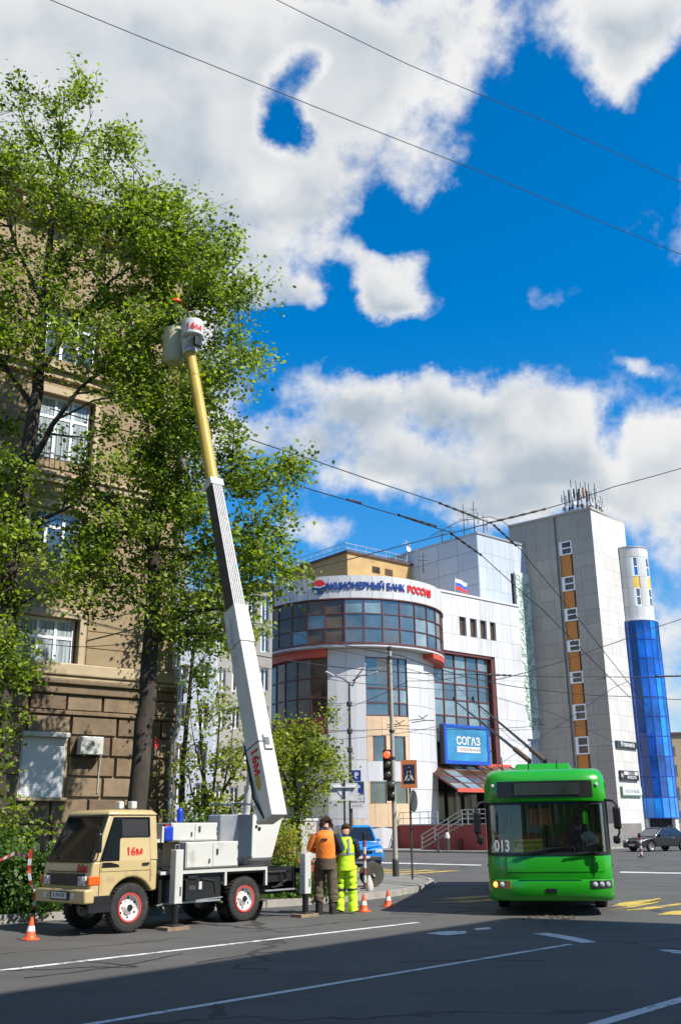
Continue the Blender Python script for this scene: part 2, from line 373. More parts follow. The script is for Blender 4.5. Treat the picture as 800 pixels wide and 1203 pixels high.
# ------------------------------------------------------------ ground, road, pavement
def asphalt():
    m = bpy.data.materials.new('asphalt'); m.use_nodes = True; nt = m.node_tree; q = N(nt); b = nt.nodes['Principled BSDF']
    P = q.new('ShaderNodeTexCoord').outputs['Object']
    big = q.noise(P, .35, 6, .6); mid = q.noise(q.v('MULTIPLY', P, (.35, 1.6, 1)), 1.2, 6, .6); fine = q.noise(P, 55, 4, .7)
    c = q.ramp(big, [(.3, (.060, .057, .052)), (.7, (.098, .093, .085))])
    c = q.mix(q.sm(mid, .45, .72, 0, .5), c, (.037, .036, .034, 1))
    c = q.mix(q.m('MULTIPLY', q.sm(fine, .35, .75), .5), c, (.125, .12, .11, 1))
    # sealed cracks
    vn = q.new('ShaderNodeTexVoronoi', feature='DISTANCE_TO_EDGE'); vn.inputs['Scale'].default_value = .16
    pw = q.v('ADD', P, q.v('MULTIPLY', q.noise(P, .9, 5, .6, 'Color'), (1.6, 1.6, 0)))
    nt.links.new(pw, vn.inputs['Vector'])
    crack = q.m('MULTIPLY', q.sm(vn.outputs[0], .004, .012, 1, 0), q.sm(q.noise(P, .25, 2), .42, .5))
    c = q.mix(q.m('MULTIPLY', crack, .75), c, (.022, .021, .02, 1))
    nt.links.new(c, b.inputs['Base Color']); b.inputs['Roughness'].default_value = .82; b.inputs['Specular IOR Level'].default_value = .35
    bn = q.new('ShaderNodeBump'); bn.inputs['Strength'].default_value = .6; bn.inputs['Distance'].default_value = .01
    nt.links.new(q.m('SUBTRACT', fine, q.m('MULTIPLY', crack, 2)), bn.inputs['Height']); nt.links.new(bn.outputs[0], b.inputs['Normal'])
    return m
def worn(name, col, keep=.5):
    m = bpy.data.materials.new(name); m.use_nodes = True; nt = m.node_tree; q = N(nt); b = nt.nodes['Principled BSDF']
    P = q.new('ShaderNodeTexCoord').outputs['Object']
    f = q.m('ADD', q.noise(P, 9, 8, .7), q.m('MULTIPLY', q.m('SUBTRACT', q.noise(P, 1.5, 3), .5), .6))
    c = q.mix(q.sm(f, keep, keep+.13, 0, .85), (*col, 1), (.10, .098, .09, 1))
    nt.links.new(c, b.inputs['Base Color']); b.inputs['Roughness'].default_value = .75; return m
M_asph = asphalt()
M_line = worn('road_paint', (.58, .58, .55), .53); M_liney = worn('yellow_road_paint', (.50, .34, .05), .46)
M_pave = mat('pavement_asphalt', (.20, .188, .17), .9, var=.15, scale=.8, bump=.5, bscale=50, dirt=(.16, .15, .13, .5), dirtscale=1)
M_kerb = mat('kerb_granite', (.30, .28, .25), .85, var=.15, scale=3, bump=.5, bscale=40, dirt=(.12, .11, .09, .6), dirtscale=2)
M_soil = mat('soil', (.075, .06, .035), .95, var=.35, scale=3, bump=1, bscale=12, dirt=(.08, .12, .03, .8), dirtscale=2)
# the ground runs to the horizon as one sheet
MB().quad((-900, -500, 0), (900, -500, 0), (900, 1500, 0), (-900, 1500, 0)).build('road', M_asph).__setitem__('kind', 'structure')
def marking(pts, z=.004, m=None, name='road_marking', xy=True):
    return tag(MB().quad(*[(p[0], p[1], z) for p in pts]).build(name, m or M_line), kind='structure')
def sline(s0, s1, n, w, n1=None, m=None, z=.004):
    n1 = n if n1 is None else n1; L = []
    k = 12; up = [sn2xy(s0+(s1-s0)*i/k, n+(n1-n)*i/k-w/2+random.uniform(-.008, .008)) for i in range(k+1)]
    dn = [sn2xy(s0+(s1-s0)*i/k, n+(n1-n)*i/k+w/2+random.uniform(-.008, .008)) for i in range(k, -1, -1)]
    marking(up+dn, m=m, z=z)
sline(-8, 15.0, 12.62, .13, 12.12)
sline(-8, 13.6, 8.62, .10, 8.16)
sline(-6, 11.2, 4.88, .14, 4.84)
for poly in [[(625,1097),(642,1096),(674,1101),(701,1107),(684,1108),(650,1101)], [(771,1116),(790,1116),(820,1119),(820,1123),(792,1120)],
             [(500,1097),(520,1094),(549,1094),(546,1097),(525,1099)], [(556,1091),(575,1089.5),(577,1091.5),(560,1093)]]:
    marking([G(*p) for p in poly])
for poly in [[(713,1070),(735,1066),(776,1056.5),(772,1061),(740,1067)], [(716,1066),(728,1061),(775,1055.5),(776,1058),(735,1065.5)],
             [(727,1070.5),(760,1066),(802,1061),(800,1063.5),(762,1069)], [(770,1075),(790,1070.5),(830,1067),(830,1070),(800,1075.5)],
             [(512,1057),(540,1054),(578,1052),(578,1054),(542,1057)], [(500,1061),(545,1058),(585,1056),(585,1058.5),(545,1061)]]:
    marking([G(*p) for p in poly], m=M_liney, z=.0085)
# yellow crossing over the side street, and its far lane line
for k in range(7):
    s0 = 29.6; n0 = 24.5+k*1.15
    marking([sn2xy(s0, n0), sn2xy(s0+3.6, n0), sn2xy(s0+3.6, n0+.62), sn2xy(s0, n0+.62)], m=M_liney)
marking([G(448,1013), G(565,1016), G(565,1017), G(448,1014.2)]); marking([G(728,1024), G(830,1026), G(830,1027), G(728,1025.3)])
# kerb line and the corner, in street coordinates
KERB = [(-22,18.7),(8,18.55),(11,18.3),(14,17.6),(16,17.0),(18,16.7),(20,16.95),(22,17.7),(24,18.75),(25.6,20.0),(26.9,21.7),(27.8,23.8),(28.3,26.4),(28.6,30),(29,60)]
def slab(poly, z, m, name, h=None):
    b = MB(); n = len(poly); b.prism(poly, 'z', z-(h or z+.02), z); return tag(b.build(name, m), kind='structure')
inner = []
for i, (s, n) in enumerate(KERB):
    a = KERB[max(i-1, 0)]; c = KERB[min(i+1, len(KERB)-1)]; d = Vector((c[0]-a[0], c[1]-a[1])).normalized()
    inner.append((s-d.y*.15, n+d.x*.15))
slab([sn2xy(*p) for p in inner]+[sn2xy(-22, 60)], .115, M_pave, 'pavement')
slab([sn2xy(*p) for p in [(-21,18.95),(8,18.8),(11,18.55),(14,17.85),(16,17.3),(16.9,17.2),(17.6,19.5),(18.5,24.5),(19,30),(-21,30)]], .15, M_soil, 'planting_bed', .05)
kerb = tag(link('kerb', None), kind='structure')
pts = [Vector((*sn2xy(*p), 0)) for p in KERB]; ins = [Vector((*sn2xy(*p), 0)) for p in inner]
ks = MB()
def along(P, t):
    for i in range(len(P)-1):
        L = (pts[i+1]-pts[i]).length
        if t <= L: return P[i].lerp(P[i+1], t/L)
        t -= L
    return P[-1]
tot = sum((pts[i+1]-pts[i]).length for i in range(len(pts)-1)); t = 0
while t < min(tot, 78)-1:
    a, b_, c, d = along(pts, t+.012), along(pts, t+.988), along(ins, t+.988), along(ins, t+.012); z = .14+random.uniform(-.012, .012)
    vs = [(p.x, p.y, zz) for zz in (-.02, z) for p in (a, b_, c, d)]
    MB().add(vs, [(0,3,2,1),(4,5,6,7),(0,1,5,4),(1,2,6,5),(2,3,7,6),(3,0,4,7)]).build('kerb_stone', M_kerb, kerb); t += 1.0
# pavement in front of the bank and the tower
front = [G(395, 999.5), G(450, 1000.5), G(520, 1002), G(600, 1003), G(660, 1000), G(745, 996), G(775, 992.5), G(840, 990.5)]
far = [(120, 170), (-70, 170)]
b = MB(); b.prism(front+far, 'z', -.02, .10); tag(b.build('bank_pavement', M_pave), kind='structure')
kb = tag(link('far_kerb', None), kind='structure')
for i in range(len(front)-1):
    A, B = Vector(front[i]), Vector(front[i+1]); n = max(1, int((B-A).length/2)); d = (B-A).normalized(); o = Vector((d.y, -d.x))*.16
    for k in range(n):
        p, q_ = A.lerp(B, (k+.006)/n), A.lerp(B, (k+.994)/n)
        vs = [(x.x, x.y, zz) for zz in (-.02, .13) for x in (p+o, q_+o, q_+d*0, p)]
        MB().add(vs, [(0,3,2,1),(4,5,6,7),(0,1,5,4),(1,2,6,5),(2,3,7,6),(3,0,4,7)]).build('kerb_stone', M_kerb, kb)
# broken patch of asphalt in front of the bus
pm = mat('broken_asphalt', (.10, .08, .055), .9, var=.4, scale=14, bump=1, bscale=25)
b = MB()
for i in range(45):
    gx, gy = G(random.uniform(613, 676), 1078+random.gauss(0, 1.8)); r = random.uniform(.02, .055)
    b.lathe([(.001, .0+.012), (r, .016), (r*1.1, 0)], 6, (gx, gy, 0))
tag(b.build('broken_asphalt', pm), kind='stuff')
Mtar = mat('tar', (.022, .021, .020), .7, var=.1)
for L_ in ([(-20,1141),(60,1139),(110,1136),(160,1136.5)], [(88,1127.5),(120,1131),(162,1136)], [(30,1149),(90,1142),(150,1134),(215,1120)], [(230,1131),(300,1120),(345,1117)], [(470,1130),(560,1127),(640,1129)]):
    P_ = [Vector(G(*p)) for p in L_]; Q_ = []
    for i in range(len(P_)-1):
        for k in range(8): Q_.append(P_[i].lerp(P_[i+1], k/8)+Vector((random.uniform(-.03, .03), random.uniform(-.03, .03))))
    Q_.append(P_[-1]); up_, dn_ = [], []
    for i, q_ in enumerate(Q_):
        d_ = (Q_[min(i+1, len(Q_)-1)]-Q_[max(i-1, 0)]).normalized(); o_ = Vector((-d_.y, d_.x))*random.uniform(.012, .032); up_.append(q_+o_); dn_.append(q_-o_)
    b = MB()
    for i in range(len(Q_)-1): b.quad((*up_[i], .0045), (*dn_[i], .0045), (*dn_[i+1], .0045), (*up_[i+1], .0045))
    tag(b.build('tar_seam', Mtar), kind='structure')
# ------------------------------------------------------------ stone corner house on the left
def stone_house():
    d_ = at(207, 900, 32.3); az = 53.0
    F = Fac((d_.x-.0, 32.3), az)
    L = -26.0; R_ = 0.0
    root = F.root('stone_house', 'ochre stucco corner house with brown stone ground floor behind the street trees', 'building')
    zl = F.z(100, 817)            # ledge above the stone ground floor
    zc = F.z(250, 322)-.35        # underside of the cornice
    z0b = .1
    wd = 1.9; off = F.u(57, 757)
    ucs = [off-3.5*k for k in range(0, 7)]
    lv = [(F.z(57, 795), F.z(57, 724)), (F.z(57, 658), F.z(57, 596)), (F.z(75, 541), F.z(75, 466)), (F.z(80, 425), F.z(80, 362))]
    holes = []
    for (a, b_) in lv:
        for u in ucs: holes.append((u-wd/2, u+wd/2, a, b_))
    sh = (F.u(24, 900), F.u(76, 900), F.z(50, 937), F.z(50, 866))
    gh = [sh]+[(sh[0]-3.5*k, sh[1]-3.5*k, sh[2], sh[3]) for k in range(1, 6)]
    # walls: strips round the openings, 0.4 m thick
    us = sorted(set([L, R_]+[h[0] for h in holes]+[h[1] for h in holes])); zs = sorted(set([zl+.35, zc]+[h[2] for h in holes]+[h[3] for h in holes]))
    wb = MB()
    for j in range(len(zs)-1):
        run = None
        for i in range(len(us)-1):
            uc, zz = (us[i]+us[i+1])/2, (zs[j]+zs[j+1])/2
            hole = any(h[0] < uc < h[1] and h[2] < zz < h[3] for h in holes)
            if not hole: run = us[i] if run is None else run
            if (hole or i == len(us)-2) and run is not None:
                wb.box(run, us[i] if hole else us[i+1], 0, .45, zs[j], zs[j+1]); run = None
    wb.box(L, R_, .45, 14, 0, zc)
    wb.build('wall', M_stucco, root)
    # scored joints as raised stucco courses on the first upper floor, corner pilasters
    for k in range(7):
        z = zl+.95+k*.52
        if z > lv[0][1]+.9: break
    quo = MB().box(0, 1, 0, 1, 0, 1).mesh('quoin', M_stucco, False)
    k = 0; z = zl+.95
    while z < zc-.6:
        inst('quoin', quo, root, (-1.55 if k % 2 else -1.25, -.055, z), (1.55 if k % 2 else 1.25, .06, .50)); z += .53; k += 1
    # stucco courses between windows of the lowest stucco floor
    cm = MB().box(0, 1, 0, 1, 0, 1).mesh('stucco_course', M_stucco)
    for k in range(9):
        z = zl+.95+k*.53
        if z+.5 > lv[0][1]+.6: break
        for i in range(len(ucs)):
            a = ucs[i]+wd/2+.28; b_ = (ucs[i-1]-wd/2-.28) if i else -1.6
            inst('stucco_course', cm, root, (a, -.03, z), (b_-a, .05, .50))
    lt = MB()
    lt.box(L, .12, -.14, .1, zl, zl+.28).box(L, .2, -.24, .1, zl+.28, zl+.42)
    lt.build('ledge', M_block[0], root, bevel=.03)
    MB().box(L, .16, -.17, .1, zl+.55, zl+.92).box(L, .1, -.1, .1, zl+.42, zl+.55).build('string_course', M_stuccoP, root, bevel=.04)
    lt = MB().box(L, .15, -.12, .1, zl-.62, zl-.5).build('stone_band', M_block[1], root, bevel=.02)
    z2 = (lv[1][1]+lv[2][0])/2
    MB().box(L, .1, -.12, .1, z2, z2+.22).box(L, .16, -.2, .1, z2+.22, z2+.32).build('string_course', M_stuccoP, root, bevel=.02)
    z3 = lv[3][0]-.75
    MB().box(L, .1, -.15, .1, z3, z3+.25).box(L, .2, -.3, .1, z3+.25, z3+.38).build('string_course', M_stuccoP, root, bevel=.02)
    # cornice with brackets and the dark sheet-metal roof edge
    MB().box(L, .35, -.35, .2, zc, zc+.3).box(L, .75, -.75, .2, zc+.45, zc+.75).box(L, .5, -.5, .2, zc+.3, zc+.45).build('cornice', M_stuccoP, root, bevel=.03)
    MB().box(L, 1.0, -1.0, 14, zc+.75, zc+.9).build('roof_edge', M_roofbrown, root)
    MB().add([(L,-.9,zc+.9),(.9,-.9,zc+.9),(.9,14,zc+.9),(L,14,zc+.9),(L,6.5,zc+3.2),(-5,6.5,zc+3.2)], [(0,1,5,4),(1,2,5),(2,3,4,5),(0,4,3),(0,3,2,1)]).build('roof', M_roofbrown, root)
    br = MB().box(-.09, .09, -.62, 0, 0, .26).mesh('bracket', M_stuccoP)
    u = -.3
    while u > L: inst('bracket', br, root, (u, 0, zc+.06)); u -= .8
    # roof railing
    rl = MB(); u = .8
    for zz in (1.3, 1.75): rl.beam((L, -.85, zc+zz), (.85, -.85, zc+zz), .04, .04)
    while u > L: rl.beam((u, -.85, zc+.9), (u, -.85, zc+1.78), .03, .03); u -= .45
    rl.build('roof_railing', M_dsteel, root)
    # windows
    for li, (a, b_) in enumerate(lv):
        for u in ucs:
            window(root, u-wd/2+.05, u+wd/2-.05, a, b_, .26, M_pvc, M_glassCurt if (li+int(u)) % 2 == 0 or li == 0 else M_glassW, nu=3, transom=.68, fw=.09, sill=M_pvc)
            if li == 2:                      # little iron balcony guards on the third floor
                g = MB()
                for k in range(13): g.beam((u-1.05+k*.175, -.22, a-.1), (u-1.05+k*.175, -.22, a+.75), .02, .02)
                for zz in (a-.1, a+.75): g.beam((u-1.1, -.22, zz), (u+1.1, -.22, zz), .03, .03)
                g.build('balcony_guard', M_dsteel, root)
    for u in ucs:                            # window surrounds
        for li in (0, 1, 2):
            a, b_ = lv[li]; s = MB()
            s.box(u-wd/2-.2, u-wd/2, -.07, .02, a, b_+.0).box(u+wd/2, u+wd/2+.2, -.07, .02, a, b_).box(u-wd/2-.2, u+wd/2+.2, -.075, .02, b_, b_+.25)
            s.build('window_surround', M_stuccoP, root, bevel=.015)
    # ground floor: big rusticated blocks, each its own stone
    MB().box(L, 0, .06, .45, 0, zl).build('mortar_backing', M_mortar, root)
    rows = [(.12, .75), (.75, sh[2]-.02)]
    h = sh[2]
    top = zl-.62; n = 4
    nrow = 4; hs = (top-sh[2])/nrow
    rows = [(.1, (sh[2]+.1)*.36), ((sh[2]+.1)*.36, sh[2]*.70), (sh[2]*.70, sh[2]-.02)]+[(sh[2]+hs*k, sh[2]+hs*(k+1)) for k in range(nrow)]+[(zl-.5, zl)]
    bm_ = [MB().add([(0,.06,0),(1,.06,0),(1,.06,1),(0,.06,1),(.02,-.05,.05),(.98,-.05,.05),(.98,-.05,.95),(.02,-.05,.95)], [(0,1,5,4),(1,2,6,5),(2,3,7,6),(3,0,4,7),(4,5,6,7)]).mesh('stone_block', m) for m in M_block]
    for r, (a, b_) in enumerate(rows):
        u = .02 - (0 if r % 2 else .0)
        first = True
        while u > L:
            w = (1.15 if r % 2 else .62) if first else random.choice([1.15, 1.35, 1.5]); first = False
            u0, u1 = u-w, u; segs = [(u0, u1)]
            for g_ in gh:
                if g_[2]-.05 < (a+b_)/2 < g_[3]+.05:
                    ns = []
                    for (p, q_) in segs:
                        if q_ <= g_[0] or p >= g_[1]: ns.append((p, q_))
                        else:
                            if p < g_[0]: ns.append((p, g_[0]))
                            if q_ > g_[1]: ns.append((g_[1], q_))
                    segs = ns
            for (p, q_) in segs:
                if q_-p > .12: inst('stone_block', random.choice(bm_), root, (p+.02, random.uniform(-.012, .012), a+.02), (q_-p-.035, 1, b_-a-.035))
            u -= w
    MB().box(L, .08, -.16, .05, 0.0, .1).build('plinth', M_block[0], root)
    M_sh = mat('shutter_grey', (.68, .70, .72), .5, var=.05); slat = MB().box(0, 1, 0, .02, 0, .055).mesh('shutter_slat', M_sh)
    for g_ in gh:
        s = MB().box(g_[0], g_[1], .030, .057, g_[2], g_[3]).build('roller_shutter', M_sh, root)
        z = g_[2]+.02; hz = 0
        while z < g_[3]-.06: inst('shutter_slat', slat, s, (g_[0]+.04, .006, z), (g_[1]-g_[0]-.08, 1, 1)); z += .062
        MB().box(g_[0]-.05, g_[1]+.05, -.22, .1, g_[3], g_[3]+.14).build('shutter_box', M_wpaint, root, bevel=.02)
        MB().box(g_[0]-.1, g_[1]+.1, -.18, .1, g_[2]-.1, g_[2]-.005).build('window_sill', M_stuccoP, root, bevel=.02)
    # return wall on the right-hand end
    MB().box(-.45, 0, .46, 14, 0, zl+.3).build('side_wall', M_block[2], root)
    return F, root, zl, zc
SH, shroot, SH_zl, SH_zc = stone_house()
# air conditioner, downpipe, round plate fixed to the house
def aircon():
    u, z = SH.uv(102, 877); u0 = SH.u(89, 877); u1 = SH.u(115.5, 877); z0 = SH.z(102, 887.5); z1 = SH.z(102, 866.5)
    x = SH.P0[0]+SH.d[0]*(u0+u1)/2; y = SH.P0[1]+SH.d[1]*(u0+u1)/2
    t = thing('air_conditioner', 'white air conditioner unit on brackets beside the roller shutter', 'air conditioner', (x, y, z0), SH.rz)
    w, h = (u1-u0)/2, z1-z0
    MB().box(-w, w, -.42, -.12, 0, h).build('casing', M_wpaint, t, bevel=.02)
    f = MB(); f.lathe([(h*.40, 0), (h*.40, .02), (h*.36, .02), (h*.36, 0)], 28, (-w*.25, -.421, h/2), 'y'); f.build('fan_ring', M_steel, t)
    g = MB()
    for k in range(9):
        r = h*.36*(k+1)/10; g.lathe([(r, 0), (r, .01), (r-.006, .01), (r-.006, 0)], 24, (-w*.25, -.424, h/2), 'y')
    g.build('fan_grille', M_dsteel, t)
    MB().lathe([(.001, .004), (h*.35, .004)], 24, (-w*.25, -.4205, h/2), 'y').build('fan_opening', M_dark, t)
    for s in (-1, 1): MB().beam((s*w*.7, -.42, -.03), (s*w*.7, .02, -.03), .04, .04).beam((s*w*.7, -.02, -.3), (s*w*.7, -.38, -.03), .025, .025).build('bracket', M_dsteel, t)
    MB().tube([(w, -.2, h*.3), (w+.06, -.15, h*.1), (w+.05, -.07, -.5), (w+.05, -.06, -1.1)], .018, 6).build('hose', M_wpaint, t)
aircon()
def downpipe():
    u = SH.u(200, 800, -.3)
    x = SH.P0[0]+SH.d[0]*-.32; y = SH.P0[1]+SH.d[1]*-.32
    t = thing('downpipe', 'grey galvanised rain downpipe at the right-hand corner of the stone house', 'downpipe', (x, y, 0), SH.rz)
    zc, zl = SH_zc, SH_zl
    MB().tube([(0, -.95, zc+.6), (0, -.8, zc+.2), (0, -.24, zc-.5), (0, -.24, zl+1.5), (0, -.24, zl+1.1), (.12, -.42, zl+.7), (.12, -.42, zl-.9), (.05, -.24, zl-1.3), (.05, -.24, 1.4), (.05, -.4, 1.1)], .085, 12).build('pipe', M_steel, t, smooth=60)
    for z in (2.4, zl-.3, zl+.95, zl+4, zl+7.5, zl+11):
        MB().lathe([(.10, 0), (.105, .06), (.10, .12)], 12, (.12 if zl-.9 < z < zl+.9 else (.05 if z < zl else 0), -.42 if zl-.9 < z < zl+1 else -.24, z)).build('pipe_collar', M_steel, t)
downpipe()
rp = at(182, 873, 31); uu, zz = SH.uv(182, 873)
t = tag(MB().lathe([(.001, 0), (.17, 0), (.17, .03), (.001, .03)], 20, (0, 0, 0), 'y').build('round_sign', [mat('red_white_sign', (.6, .05, .04), .5)]), 'small round red plate on the brown stone wall beside the trunk', 'sign')
t.location = (SH.P0[0]+SH.d[0]*uu+SH.nn[0]*.07, SH.P0[1]+SH.d[1]*uu+SH.nn[1]*.07, zz); t.rotation_euler = (0, 0, SH.rz)

# ------------------------------------------------------------ pale apartment blocks between the house and the bank
def flats(name, label, Y, px0, px1, ytop, az, floors_px, cols, wallm, depth=12, wfrac=.62, group=None, ground=.1):
    a = at(px0, 900, Y); F = Fac((a.x, Y), az); w = F.u(px1, 900); zt = F.z((px0+px1)/2, ytop)
    root = F.root(name, label, 'building', group)
    cw = w/cols; holes = []
    for (pa, pb) in floors_px:
        xm = (px0+px1)/2
        z0, z1 = F.z(xm, pb), F.z(xm, pa)
        for c in range(cols): holes.append((c*cw+cw*(1-wfrac)/2, (c+1)*cw-cw*(1-wfrac)/2, z0, z1))
    us = sorted(set([0, w]+[round(h[i], 4) for h in holes for i in (0, 1)])); zs = sorted(set([0, zt]+[round(h[i], 4) for h in holes for i in (2, 3)]))
    wb = MB(); wb.box(0, w, .35, depth, 0, zt-.01)
    for j in range(len(zs)-1):
        for i in range(len(us)-1):
            uc, zc = (us[i]+us[i+1])/2, (zs[j]+zs[j+1])/2
            if not any(h[0] < uc < h[1] and h[2] < zc < h[3] for h in holes): wb.box(us[i], us[i+1], 0, .349, zs[j], zs[j+1])
    wb.build('wall', wallm, root)
    for h in holes: window(root, h[0], h[1], h[2], h[3], .2, M_pvc, M_glassW, nu=2, fw=.08)
    MB().box(-.15, w+.15, -.2, depth, zt, zt+.25).build('roof_edge', M_roofbrown, root)
    return F, root, w
M_flat = mat('pale_render', (.36, .335, .295), .85, var=.06, dirt=(.34, .31, .27, .5), dirtscale=.4)
M_flat2 = mat('blue_white_render', (.48, .51, .56), .8, var=.05)
fl = [(700, 732), (742, 766), (785, 812), (830, 856), (878, 905), (924, 948)]
flats('apartment_block', 'pale rendered apartment block with rows of windows behind the budding shrubs', 64, 250, 318, 690, 86, fl, 4, M_flat)
flats('apartment_block', 'narrow bluish white apartment block showing beside the downpipe', 58, 196, 250, 700, 84, [(a-4, b-2) for a, b in fl], 2, M_flat2, depth=6, wfrac=.5)

# ------------------------------------------------------------ the bank
BY = 88.0
def bank():
    c = at(413.7, 900, BY); R1 = 8.35; R0 = R1-.95
    Pw = at(506, 900, BY-.6)
    F = Fac((Pw.x, BY-.6), 49.5)
    root = thing('bank_building', 'white clad bank with a curved glazed corner drum and blue and red lettering', 'building', (0, 0, 0))
    def pol(a, r, z): return (c.x+r*sin(a), BY-r*cos(a), z)          # angle 0 looks straight at the camera
    def zpx(px, py, r=R1):
        a = math.asin(max(-1, min(1, (px-413.7)/110.))); return at(px, py, BY-r*cos(a)).z
    zt = at(413, 676, BY-R1).z; zg1 = at(413, 703, BY-R1).z; zg0 = at(413, 754.5, BY-R1).z
    def arc(r0, r1, a0, a1, z0, z1, n=1):
        m = MB(); vs = []
        rings = []
        for i in range(n+1):
            a = a0+(a1-a0)*i/n; rings.append([pol(a, r0, z0), pol(a, r1, z0), pol(a, r1, z1), pol(a, r0, z1)])
        return m.loft(rings, True)
    A0, A1 = radians(-100), radians(125)
    # solid core behind the skin
    core = MB(); ring = [pol(A0+(A1-A0)*i/40, R0-.32, 0) for i in range(41)]
    core.prism([(p[0], p[1]) for p in ring], 'z', 0, zg0+.1); core.prism([(c.x+(R1-.28)*sin(A0+(A1-A0)*i/40), BY-(R1-.28)*cos(A0+(A1-A0)*i/40)) for i in range(41)], 'z', zg0+.02, zt-.1)
    core.build('drum_core', M_dark, root)
    # white band that carries the lettering
    n = 18
    for i in range(n):
        a = A0+(A1-A0)*i/n; b_ = A0+(A1-A0)*(i+1)/n
        arc(R1-.25, R1+.08, a+.002, b_-.002, zg1+.05, zt, 2).build('band_panel', [M_white, M_white2][i % 2], root)
    arc(R1-.3, R1+.12, A0, A1, zg1-.05, zg1+.05, 40).build('band_rail', M_redframe, root)
    arc(R1-.3, R1+.12, A0, A1, zg0-.12, zg0+.02, 40).build('band_rail', M_redframe, root)
    arc(R0-.3, R1+.06, A0, A1, zg0-.32, zg0-.13, 40).build('drum_soffit', M_white2, root)
    # curved curtain wall: panes and mullions
    zrow = [zg0+.02+(zg1-.07-zg0)*i/3 for i in range(4)]
    angs = []; a = A0
    da = .192
    a = math.asin((407-413.7)/110.)-da*8
    while a < A1: angs.append(a); a += da
    for i in range(len(angs)-1):
        dark = (angs[i]+angs[i+1])/2 < -.05
        for j in range(3):
            g = random.choice([M_glassA, M_glassA, M_glassB]) if not dark else random.choice([M_glassD, M_glassD, M_glassD, M_glassA])
            arc(R1-.12, R1-.06, angs[i]+.005, angs[i+1]-.005, zrow[j]+.03, zrow[j+1]-.03, 1).build('pane', g, root)
    for a in angs: arc(R1-.14, R1+.02, a-.006, a+.006, zg0, zg1, 1).build('mullion', M_redframe, root)
    for z in zrow[1:-1]: arc(R1-.14, R1+.005, A0, A1, z-.035, z+.035, 40).build('transom', M_redframe, root)
    # lower drum, sector by sector
    def ang(px): return math.asin(max(-1, min(1, (px-413.7)/(110.*R0/R1))))
    zb = zg0-.33
    def Z(py): return at(430, py, BY-R0).z
    aw0, aw1, aw2, aw3 = ang(387.5), ang(429), ang(475), ang(508)
    # white sectors
    rows = lines(.1, zb, 7)
    for (s0, s1, nn) in ((aw0, aw1, 2), (aw2, radians(100), 5)):
        for i in range(nn):
            for j in range(len(rows)-1):
                a, b_ = s0+(s1-s0)*i/nn, s0+(s1-s0)*(i+1)/nn
                arc(R0-.35, R0+random.uniform(-.006, .006), a+.0015, b_-.0015, rows[j]+.015, rows[j+1]-.015, 2).build('cladding_panel', random.choice([M_white, M_white2, M_white2]), root)
    # window column in the white wall
    zw1, zw0 = Z(771.5), Z(840)
    for i in range(3):
        for (za, zb_) in ((zb, zw1),):
            a, b_ = aw1+(aw2-aw1)*i/3, aw1+(aw2-aw1)*(i+1)/3
            arc(R0-.35, R0, a+.0015, b_-.0015, za-.01, zb_+.01, 1).build('cladding_panel', M_white, root) if False else arc(R0-.35, R0, a+.0015, b_-.0015, zb_+.02, za-.02, 1).build('cladding_panel', M_white2, root)
    cols = [aw1, aw1+(aw2-aw1)*.52, aw1+(aw2-aw1)*.78, aw2]; rws = [zw0, zw0+(zw1-zw0)*.22, zw0+(zw1-zw0)*.47, zw1]
    for i in range(3):
        for j in range(3): arc(R0-.3, R0-.12, cols[i]+.004, cols[i+1]-.004, rws[j]+.04, rws[j+1]-.04, 2).build('pane', random.choice([M_glassA, M_glassA, M_glassB]), root)
    for a in cols: arc(R0-.3, R0-.02, a-.005, a+.005, zw0, zw1, 1).build('mullion', M_redframe, root)
    for z in rws: arc(R0-.3, R0-.04, aw1, aw2, z-.05, z+.05, 6).build('transom', M_redframe, root)
    # beige field with two small window pairs
    z1a, z1b, z2a, z2b, z3a, z3b = Z(894), Z(864), Z(944), Z(918), Z(896), Z(918)
    def fld(a0, a1, z0, z1, m, name, n=1, dr=0.): arc(R0-.35, R0-.02+dr, a0+.0015, a1-.0015, z0+.01, z1-.01, 2).build(name, m, root)
    aa = aw1; wa = (aw2-aw1)
    for i in range(3): fld(aa+wa*i/3, aa+wa*(i+1)/3, z1b, zw0-.05, M_beigep, 'beige_panel')
    for (p, q_) in ((0, .13), (.42, .60), (.90, 1.0)): fld(aa+wa*p, aa+wa*q_, z1a, z1b, M_beigep, 'beige_panel')
    for (p, q_) in ((.13, .42), (.60, .90)):
        arc(R0-.3, R0-.15, aa+wa*p, aa+wa*q_, z1a, z1b, 2).build('window_pane', M_glassA, root)
        arc(R0-.3, R0-.08, aa+wa*p, aa+wa*p+.012, z1a, z1b, 1).build('window_frame', M_pvc if False else M_redframe, root)
        arc(R0-.3, R0-.08, aa+wa*q_-.012, aa+wa*q_, z1a, z1b, 1).build('window_frame', M_redframe, root)
    for i in range(2): fld(aa+wa*i/2, aa+wa*(i+1)/2, z2b, z1a, M_white2, 'cladding_panel', dr=.02)
    segs = [(-.35, -.22), (-.02, .10), (.42, .55), (.9, 1.)]
    fa = ang(409)
    for (p, q_) in ((-.42, -.36), (-.08, .05), (.40, .52), (.92, 1.0)): fld(aa+wa*p, aa+wa*q_, z2a, z2b, M_beigep, 'beige_panel', dr=.006)
    for (p, q_) in ((-.36, -.08), (.05, .40), (.52, .92)):
        arc(R0-.3, R0+.003 if p < 0 else R0-.15, aa+wa*p, aa+wa*q_, z2a, z2b, 2).build('window_pane', M_glassW, root)
    zbb = Z(972)
    for i in range(5): fld(aa+wa*(-.42+1.42*i/5), aa+wa*(-.42+1.42*(i+1)/5), zbb, z2a, M_beigep, 'beige_panel', dr=.012)
